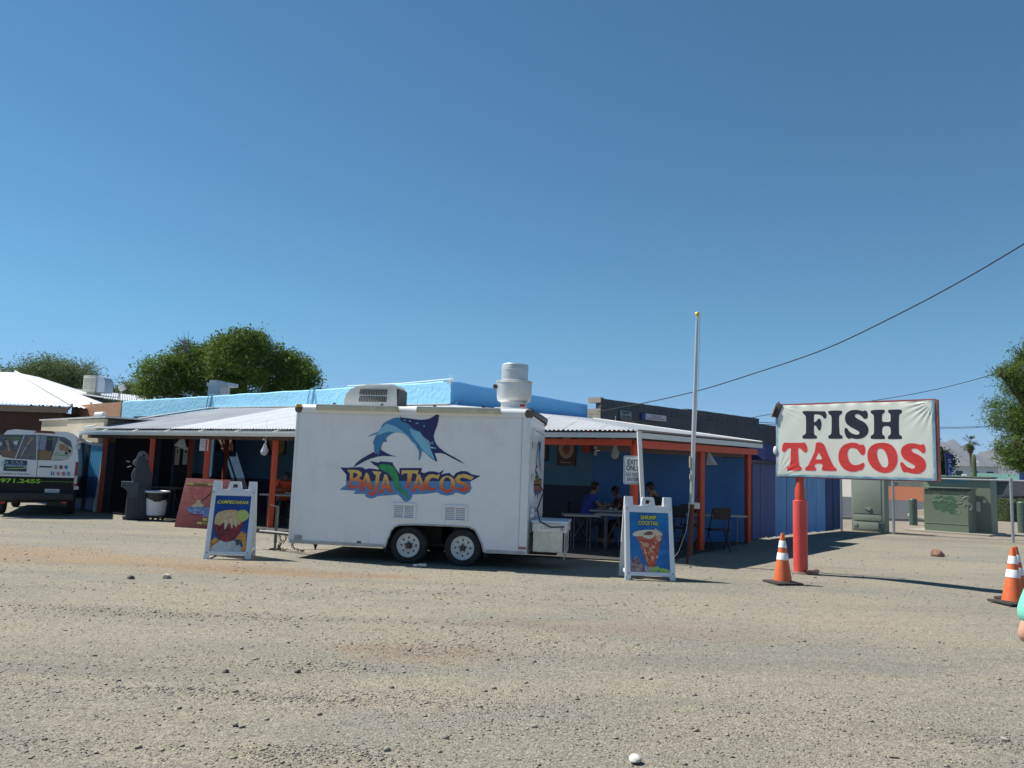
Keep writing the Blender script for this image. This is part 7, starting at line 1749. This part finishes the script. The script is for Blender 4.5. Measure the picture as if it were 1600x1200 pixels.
# cabinets
grn = M('utility green', (.21, .245, .195), .55, var=.06, scale=1.5, dirt=(.26, .29, .23), dirt_amt=.4)
grn_d = M('transformer green', (.12, .165, .105), .55, var=.08, scale=1.5, dirt=(.12, .16, .1), dirt_amt=.5)
def endat(a, yaw, px, py):
    d = Vector((cos(yaw), sin(yaw))); r_ = ray(px, py); t_ = (a.y * r_.x - a.x * r_.y) / (d.x * r_.y - d.y * r_.x); return Vector((a.x + d.x * t_, a.y + d.y * t_))
a0 = G(1331, 829.5); a1 = endat(a0, radians(-46), 1383, 830); cwl = Wall((a0.x, a0.y), (a1.x, a1.y)); zt_ = 1.98
cb = thing('utility_cabinet', 'tall plain green utility cabinet standing behind the fence left of the transformer', 'utility cabinet', cwl.w(cwl.L / 2, 0), cwl.yaw); Wc = cwl.L
b = B(); b.box((0, .2, zt_ / 2), (Wc, .4, zt_), bevel=.015); b.build('body', grn, cb)
b = B(); b.box((-.02, -.008, 1.25), (Wc - .18, .018, 1.22), bevel=.004); b.build('door', grn, cb)
b = B(); b.box((0, -.008, .5), (Wc - .22, .018, .20), bevel=.004); b.build('access_panel', grn, cb)
b = B(); b.box((0, -.008, .22), (Wc - .1, .018, .24), bevel=.004); b.build('lower_panel', grn, cb)
b = B(); b.box((.02, -.03, .82), (.22, .05, .04), bevel=.01); b.box((.05, -.03, .78), (.1, .05, .05)); b.build('handle', M('pale handle', (.35, .37, .33), .4, .4), cb)
for sx_ in (-1, 1):
    b = B(); b.box((sx_ * .42, -.025, .24), (.13, .03, .09)); b.build('latch', M('latch', (.25, .29, .23), .5, .3), cb)
b = B(); b.box((0, .2, zt_ + .02), (Wc + .06, .46, .04), bevel=.01); b.build('lid', grn, cb)
a0 = P(1443, 832, 29.6); a1 = endat(a0, radians(-46), 1549, 833); twl = Wall((a0.x, a0.y), (a1.x, a1.y))
tf = thing('transformer_box', 'large green pad transformer covered in scribbled graffiti behind the chain-link fence', 'transformer', twl.w(0, 0), twl.yaw); Wt = twl.L
Ht = 2.05
b = B(); b.box((Wt / 2, .5, Ht / 2), (Wt, .8, Ht), bevel=.015); b.build('rear_housing', grn_d, tf)
b = B(); b.box((Wt / 2 + .02, .45, Ht + .02), (Wt + .06, .95, .035)); b.build('rear_lid', M('pale green lid', (.15, .19, .13), .6), tf)
x0_, x1_ = .38, Wt * .80; hf = 1.62
b = B(); b.prism([(0, .02), (0, 1.25), (.0, 1.5), (-.0, hf), (-1.0 + .6, hf), (-1.0, hf - .1), (-1.0, .02)], lambda y, z: (x0_, y, z), lambda y, z: (x1_, y, z)); b.build('front_housing', grn_d, tf)
b = B(); b.box(((x0_ + x1_) / 2, -.52, hf + .02), (x1_ - x0_ + .12, 1.06, .04), bevel=.008); b.build('front_lid', M('pale green lid', (.15, .19, .13), .6), tf)
b = B(); b.box(((x0_ + x1_) / 2, -1.006, hf - .12), (x1_ - x0_ - .04, .012, .16)); b.build('shadow_gap', M('deep green', (.02, .04, .02), .6), tf)
b = B(); b.box(((x0_ + x1_) / 2, -1.006, .36), (x1_ - x0_ - .02, .014, .02)); b.build('seam_trim', M('seam pale green', (.2, .25, .17), .6), tf)
b = B(); b.box((.06, .08, 1.25), (.12, .02, .04)); b.box((.3, .08, 1.25), (.3, .02, .04)); b.build('rear_seam', M('seam pale green', (.2, .25, .17), .6), tf)
b = B(); b.box((x1_ + .25, .06, 1.2), (.1, .1, .12), bevel=.02); b.box((x1_ + .12, -.2, 1.0), (.12, .06, .35)); b.build('padlock_hasp', alu, tf)
b = B(); b.box((Wt * .5, .085, Ht - .15), (Wt * .32, .02, .2)); b.build('painted_patch', M('teal overpaint', (.04, .17, .21), .6, var=.2, scale=4), tf)
pmx = M('overpaint dark green', (.03, .10, .04), .6, var=.15, scale=5)
cxp = (x0_ + x1_) / 2 + .0
b = B(); b.flat(smoothpoly([(cxp + (qx - cxp) * .68, qz) for qx, qz in ((cxp - .62, 1.0), (cxp - .55, 1.25), (cxp - .3, 1.36), (cxp - .05, 1.30), (cxp + .25, 1.36), (cxp + .5, 1.22), (cxp + .6, 1.02), (cxp + .42, .92), (cxp + .55, .78), (cxp + .25, .70), (cxp + .05, .82), (cxp - .15, .75), (cxp - .3, .86), (cxp - .5, .84))], 3), lambda x, z: (x, -1.005, z)); b.build('overpaint', pmx, tf)
r = random.Random(12); scr = M('pale scribble', (.34, .38, .30), .6)
for k in range(20):
    x_ = cxp + r.uniform(-.35, .75); z_ = r.uniform(.85, 1.40); pts = []
    for j in range(6): pts.append(Vector((x_, -1.009, z_))); x_ += r.uniform(-.12, .14); z_ += r.uniform(-.14, .12)
    b = B(); b.tube(pts, .006, 3); b.build('scribble', scr, tf)
b = B(); b.box((Wt / 2, -.15, .02), (Wt + .5, 2.1, .10), bevel=.02); b.build('concrete_pad', kerbm, tf)
# bollards
bolm = M('bollard green', (.05, .085, .065), .5, var=.1)
for k, (px, yb, yt, lab) in enumerate(((1427.5, 821, 781, 'dark green bollard standing between the two green cabinets'), (1598, 833, 786, 'dark green bollard at the right edge behind the fence post'))):
    g_ = G(px, yb); h_ = P(px, yt, g_.y).z; b = B(); b.cyl((0, 0, 0), (0, 0, h_), .16, seg=20); b.lathe([(.16, h_), (.12, h_ + .05), (.001, h_ + .07)], (0, 0, 0), 20)
    o = b.build('bollard', bolm, None); o.location = (g_.x, g_.y, 0); tag(o, lab, 'bollard', 'green steel bollards')
# chain-link fence
cf = thing('chain_link_fence', 'galvanised chain-link fence on pipe posts before the green cabinets', 'fence', (0, 0, 0))
fpts = [Vector((11.75, 27.35)), Vector((13.17, 26.5)), Vector((15.84, 24.37)), Vector((18.6, 22.1)), Vector((22.5, 19.0))]
galvp = M('galvanised pipe', (.36, .38, .40), .4, .5, var=.1, scale=3)
zf = 1.93; i0 = 0
for p in fpts: b = B(); b.cyl((p.x, p.y, -.05), (p.x, p.y, zf + .04), .045, seg=10); b.lathe([(.05, zf + .04), (.04, zf + .08), (.001, zf + .09)], (p.x, p.y, 0), 10); b.build('post', galvp, cf)
for a, c in zip(fpts, fpts[1:]):
    b = B(); b.tube([(a.x, a.y, zf), (c.x, c.y, zf)], .028, 8); b.build('top_rail', galvp, cf)
V_, F_ = [], []; n0 = 0
for a, c in zip(fpts, fpts[1:]):
    L_ = (c - a).length; u = (c - a) / L_; nn = Vector((u.y, -u.x)); Hm = zf - .05; step = .078
    k = -Hm
    while k < L_:
        for sgn in (1, -1):
            s0, s1_ = (k, k + Hm) if sgn > 0 else (k + Hm, k); z0_, z1_ = .04, .04 + Hm
            def cl_(s, z, so, zo):                       # clip to the bay
                if s < 0: t_ = (0 - s) / (so - s); return 0, z + (zo - z) * t_
                if s > L_: t_ = (L_ - s) / (so - s); return L_, z + (zo - z) * t_
                return s, z
            A_ = cl_(s0, z0_, s1_, z1_); C_ = cl_(s1_, z1_, s0, z0_)
            if (s0 < 0 and s1_ < 0) or (s0 > L_ and s1_ > L_): continue
            pa = a + u * A_[0]; pc = a + u * C_[0]; hw = .0015; off_ = .004 * sgn
            d_ = Vector((u.x, u.y, 0)) * hw
            for q_ in (Vector((pa.x + nn.x * off_, pa.y + nn.y * off_, A_[1])), Vector((pc.x + nn.x * off_, pc.y + nn.y * off_, C_[1]))): V_ += [tuple(q_ - d_), tuple(q_ + d_)]
            F_.append((n0, n0 + 1, n0 + 3, n0 + 2)); n0 += 4
        k += step
o = np_mesh('wire_mesh', V_, F_, galvp, cf); o['kind'] = 'stuff'
# hedge
hb = G(1548, 814.5); he = P(1620, 815, hb.y + .6)
hedge = thing('hedge', 'clipped boxy green hedge across the street behind the right fence post', 'hedge', (hb.x + 1.2, hb.y + .7, 0))
r = np.random.default_rng(4); cl = []
hw_, hd_, hh_ = 1.6, .7, 1.05
for _ in range(420):
    f_ = r.integers(0, 4); x_, y_, z_ = r.uniform(-hw_, hw_), r.uniform(-hd_, hd_), r.uniform(.08, hh_)
    if f_ == 0: y_ = -hd_
    elif f_ == 1: z_ = hh_
    elif f_ == 2: x_ = -hw_
    cl.append((x_ + 1.4, y_, z_, .09))
V2, F2, t2 = leaves(cl, 60, .08, .6, .9, 4); np_mesh('foliage', V2, F2, leafmat('hedge leaves', (.03, .06, .012), (.13, .17, .04), .2), hedge, t2)
b = B(); b.box((1.4, 0, .5), (3.0, 1.2, .95)); b.build('stems', M('hedge core', (.03, .03, .012), .95), hedge)
# dark pickup behind the hedge
tk_ = P(1548, 765, 46); truck = thing('parked_truck', 'black pickup truck parked beyond the hedge at the right edge', 'truck', (tk_.x, 46, 0), radians(4))
tb = M('black truck paint', (.008, .009, .012), .6, spec=.2)
b = B(); b.prism([(0, .5), (0, 1.25), (1.4, 1.35), (1.9, 2.18), (3.6, 2.22), (4.1, 1.38), (6.0, 1.35), (6.0, .5)], lambda x, z: (x, -.95, z), lambda x, z: (x, .95, z)); b.build('body', tb, truck)
b = B(); b.prism([(1.75, 1.42), (2.08, 2.05), (2.7, 2.08), (2.7, 1.42)], lambda x, z: (x, -.955, z), lambda x, z: (x, -.95, z)); b.prism([(2.8, 1.42), (2.8, 2.08), (3.5, 2.08), (3.8, 1.42)], lambda x, z: (x, -.955, z), lambda x, z: (x, -.95, z)); b.build('side_glass', M('dark glass', (.008, .01, .012), .35), truck)
b = B(); b.box((3, -.96, .78), (5.9, .02, .03)); b.build('side_trim', alu, truck)
for x in (1.1, 4.9):
    we = bpy.data.objects.new('wheel', None); COL.objects.link(we); we.parent = truck; we.location = (x, -.9, .42)
    b = B(); b.lathe([(.24, -.1), (.40, -.1), (.42, 0), (.40, .1), (.24, .1)], (0, 0, 0), 24, 'Y', close=True); b.build('tyre', rubber, we)
    b = B(); b.lathe([(.24, -.06), (.1, -.1), (.001, -.1)], (0, 0, 0), 16, 'Y'); b.build('rim', alu, we)
b = B(); b.box((0, -.7, 1.0), (.06, .25, .2)); b.build('headlight', M('lamp clear', (.5, .5, .5), .2), truck)
# low orange-brown wall and roofs across the street
def simple_wall(pxa, pxb, yt, yb, Ya, Yb, mat, name, label, cat, th=.25):
    a = P(pxa, yb, Ya); c = P(pxb, yb, Yb); zt_ = P((pxa + pxb) / 2, yt, (Ya + Yb) / 2).z; W_ = Wall((a.x, a.y), (c.x, c.y)); b = B(); wallblock(b, W_, 0, W_.L, 0, zt_, th); o = b.build(name, mat, None); return tag(o, label, cat), W_, zt_
simple_wall(1380, 1452, 760.5, 782, 101, 93, M('orange brown stucco', (.33, .105, .045), .9, var=.06, scale=.3), 'boundary_wall', 'low orange-brown wall across the street seen between the cabinets', 'wall')
simple_wall(1404, 1462, 752.5, 782, 108, 101, M('weathered green boards', (.07, .08, .06), .9, var=.25, scale=.6, stretch=(3, 3, .1)), 'board_fence', 'weathered dark board fence behind the orange-brown wall', 'fence')
hs = thing('distant_house', 'small white-roofed house behind the orange-brown wall across the street', 'building', P(1396, 782, 112) * 1.0)
hs.location.z = 0
b = B(); zq = P(1396, 753, 112).z; b.prism([(-6, 0), (1.6, 0), (1.6, zq - .6), (-1, zq + .4), (-6, zq + .8)], lambda x, z: (x, 0, z), lambda x, z: (x, 8, z)); b.build('wall', M('pale house wall', (.4, .38, .34), .9), hs)
b = B(); b.prism([(-6, zq + .82), (-1, zq + .42), (1.8, zq - .55), (1.8, zq - .35), (-1, zq + .62), (-6, zq + 1.0)], lambda x, z: (x, -.6, z), lambda x, z: (x, 8.5, z)); b.build('roof', M('white roof', (.75, .77, .78), .5), hs)
# white low commercial building
q = P(1462, 760, 118); wb = thing('white_building', 'long low white building with rooftop units under the mountains', 'building', (q.x, 118, 0), radians(-24))
zr = P(1500, 729.5, 118).z; wl_ = 118 / 1200
b = B(); b.box((84 * wl_ / 2, 5, zr / 2), (84 * wl_, 10, zr)); b.build('wall', M('white render', (.62, .62, .60), .8, var=.05), wb)
b = B(); b.box((84 * wl_ / 2, 4.9, zr + .05), (84 * wl_ + .4, 10.4, .12)); b.build('roof', M('tan roof edge', (.42, .38, .31), .8), wb)
for x_, w_ in ((1.4, 1.2), (2.9, .9), (5.6, .7)):
    b = B(); b.box((x_, 1, zr + .5), (w_, 1.0, .85), bevel=.08); b.build('rooftop_unit', white_trim, wb)
for k in range(4): b = B(); b.box((1.2 + k * 2.0, -.02, zr - 1.0), (.9, .05, .7)); b.build('window', M('far window', (.05, .06, .07), .2), wb)
# green-roofed building
q = P(1466, 760, 84); gb = thing('green_building', 'low building with faded green metal roof beyond the cabinets', 'building', (q.x, 84, 0), radians(-28))
z1g, z2g = P(1520, 747.5, 84).z, P(1520, 738, 84).z; gl_ = 84 / 1200
b = B(); b.prism([(0, 0), (0, z1g), (9.5, z1g), (9.5, 0)], lambda x, z: (x, 1, z), lambda x, z: (x, 8, z)); b.build('wall', M('dark green wall', (.03, .05, .04), .8), gb)
gmt = M('faded green metal', (.10, .20, .15), .5, var=.08, scale=.5)
for k in range(14):
    x0_, x1_ = -.4 + k * .74, -.4 + (k + 1) * .74 - .02; zk = z2g + .0 * k
    b = B(); b.quad((x0_, 0, z1g - .05), (x1_, 0, z1g - .05), (x1_, 5, zk - (.35 if k < 5 else 0)), (x0_, 5, zk - (.35 if k < 5 else 0))); b.build('roof_sheet', gmt, gb)
for k in range(3): b = B(); b.box((1.5 + 3 * k, .97, 1.6), (1.4, .06, .9)); b.build('window', M('far window', (.05, .06, .07), .2), gb)
q = P(1506.5, 746, 52); sb = thing('lot_sign', 'small white panel sign on a post above the fence rail', 'sign', q, radians(-46))
b = B(); b.box((0, 0, 0), (.30, .03, .46)); b.build('panel', M('white panel', (.68, .72, .72), .5), sb)
b = B(); b.cyl((0, .03, -q.z), (0, .03, .2), .03, seg=8); b.build('post', galvp, sb)
for k in range(3): b = B(); b.box((0, -.018, .12 - k * .12), (.2, .004, .03)); b.build('text_line', M('faint print', (.3, .34, .36), .6), sb)
# feather flag
Yf = 60.0; q = P(1484, 765, Yf); ff = thing('feather_flag', 'purple-blue SALE feather flag beside the big sign', 'flag', (q.x, Yf, 0)); fz0, fz1 = P(1484, 750, Yf).z, P(1481, 708, Yf).z
b = B(); b.tube([(-.22, 0, 0), (-.24, 0, fz0), (-.30, 0, fz1)], .02, 6); b.build('pole', leg_m, ff)
def ffx(u, v): return (-.24 - .06 * v + u * (.16 + .42 * sin(pi * min(1, .25 + .75 * (1 - v)) )) * 1.0, .03 * sin(v * 8 + u * 3), fz0 - .3 + (fz1 - fz0 + .3) * v)
b = B(); rows_ = [[b.bm.verts.new(ffx(i / 6, j / 20)) for i in range(7)] for j in range(21)]
for j in range(20):
    for i in range(6): b.bm.faces.new((rows_[j][i], rows_[j][i + 1], rows_[j + 1][i + 1], rows_[j + 1][i]))
b.build('flag_cloth', M('flag violet blue', (.045, .05, .24), .6, var=.15, scale=1.5), ff)
for k, c_ in enumerate('SALE'): 
    text_obj('lettering', c_, .42, M('flag pale print', (.6, .66, .85), .6), ff, (.03 + .0 * k, -.06, fz1 - .62 - k * .38), width=.27)
b = B(); b.prism([(-.6, 0), (.6, 0), (.5, 2.4), (-.5, 2.5)], lambda x, z: (x, 0, z), lambda x, z: (x, .04, z)); q = P(1603, 735, 60)
o = b.build('feather_flag', M('flag sky blue', (.10, .2, .55), .6), None); o.location = (q.x, 60, q.z - 2.2); tag(o, 'pale blue flag just entering at the right edge below the mesquite', 'flag')
b = B(); b.cyl((q.x, 60.06, 0), (q.x, 60.06, q.z), .03, seg=6); tag(b.build('flag_pole', leg_m, None), 'thin pole carrying the pale blue flag at the right edge', 'pole')
# mountains
def ridge(name, pts, Y0, mat, seed, depth=900, label=None):
    r = np.random.default_rng(seed); xs_ = np.linspace(pts[0][0], pts[-1][0], 150); ys_ = np.interp(xs_, [p[0] for p in pts], [p[1] for p in pts])
    ys_ += np.convolve(r.normal(0, 1.1, 150), [.25, .5, .25], 'same')
    n = len(xs_); M_ = 26; V_ = []
    for j in range(M_ + 1):
        k = j / M_
        for i in range(n):
            p = P(xs_[i], ys_[i], Y0); h_ = max(p.z, 2) if k < .5 else p.z; f_ = 1 - abs(k * 2 - 1)
            rid = .5 * (vnoise(np.array(i * .23 + 3), np.array(k * 5.0), seed) + .6 * vnoise(np.array(i * .55), np.array(k * 9.0), seed + 1)) - .3
            zz_ = p.z * (f_ ** 1.15) * (1 + .45 * rid * (1 - f_)) - 1
            V_.append((p.x + (rid * 60) * (1 - f_), Y0 + (k - .5) * depth * 1.6, zz_))
    idx = np.arange((M_ + 1) * n).reshape(M_ + 1, n); F_ = np.stack([idx[:-1, :-1].ravel(), idx[:-1, 1:].ravel(), idx[1:, 1:].ravel(), idx[1:, :-1].ravel()], 1)
    o = np_mesh(name, V_, F_, mat, smooth=False); o['kind'] = 'structure'; return o
mtm = M('desert mountain rock', (.085, .075, .072), .95, var=.3, scale=.006)
ridge('mountain_range', [(1330, 735), (1400, 712), (1440, 700), (1470, 689), (1478, 690), (1486, 686), (1490, 686.5), (1497, 692), (1508, 702), (1516, 708), (1524, 711), (1540, 704), (1556, 701), (1580, 703), (1620, 697), (1700, 705), (1800, 730)], 5200, mtm, 3)
0 and ridge('far_range', [(-400, 712), (-200, 700), (0, 708), (200, 716), (500, 726), (800, 738), (1000, 744), (1200, 742), (1350, 730)], 9000, mtm, 5)

# ================================================================== OVERHEAD WIRES
def wire(pts, r_, label, seed=0, stripe=False):
    p3 = [P(*p) for p in pts]; out = []
    for i in range(len(p3) - 1):
        a = p3[max(i - 1, 0)]; b_, c_ = p3[i], p3[i + 1]; d_ = p3[min(i + 2, len(p3) - 1)]
        for j in range(6):
            t_ = j / 6; out.append(.5 * ((2 * b_) + (c_ - a) * t_ + (2 * a - 5 * b_ + 4 * c_ - d_) * t_ * t_ + (3 * b_ - a - 3 * c_ + d_) * t_ ** 3))
    out.append(p3[-1]); b = B(); b.tube(out, r_, 6)
    return tag(b.build('overhead_wire', M('black cable', (.02, .02, .022), .5, var=.6, scale=6), None), label, 'wire')
wire([(934, 643.5, 32.9), (1000, 631, 30.5), (1089, 611, 27.5), (1180, 583, 25), (1290, 545, 22.5), (1400, 493, 20.2), (1500, 440, 18.4), (1600, 381, 17), (1760, 280, 15.2), (2000, 120, 13.4)], .017, 'thick twisted service cable sweeping from the upper right down to the grey block building')
wire([(1062, 668, 36), (1110, 664, 38), (1170, 653.5, 40), (1213, 646, 41), (1330, 631.5, 42), (1450, 611, 42), (1545, 587, 42), (1680, 545, 41), (1900, 470, 39)], .016, 'thin wire running behind the FISH TACOS sign to the mesquite tree')
wire([(1186, 660, 50), (1300, 664, 60), (1467, 667.5, 70), (1540, 666, 74), (1640, 660, 78), (1800, 648, 80)], .022, 'upper of two level wires crossing right of the sign')
wire([(1186, 662.5, 50), (1300, 667, 60), (1467, 669.5, 70), (1540, 667.5, 74), (1640, 662, 78), (1800, 651, 80)], .018, 'lower of two level wires crossing right of the sign')
up = thing('utility_pole', 'wooden utility pole standing outside the frame to the right', 'utility pole', (P(2000, 120, 13.4).x, 13.4, 0))
zz_ = P(2000, 120, 13.4).z
b = B(); b.cyl((0, 0, 0), (0, 0, zz_ + .6), .15, .11, 12); b.build('post', wood_dark, up)
b = B(); b.box((0, 0, zz_ + .1), (2.0, .1, .12)); b.build('crossarm', wood_dark, up)

# ================================================================== THIN DESERT AIR
hm = bpy.data.materials.new('haze'); hm.use_nodes = True; hn = hm.node_tree; hn.nodes.clear()
ho = hn.nodes.new('ShaderNodeOutputMaterial'); hv = hn.nodes.new('ShaderNodeVolumePrincipled'); hv.inputs['Density'].default_value = .00006
hv.inputs['Color'].default_value = (.72, .84, 1, 1); hv.inputs['Anisotropy'].default_value = 0
hn.links.new(hv.outputs[0], ho.inputs['Volume'])
b = B(); b.box((0, 0, 199), (13000, 13000, 400)); o = b.build('haze', hm, None, smooth=False); o['kind'] = 'stuff'
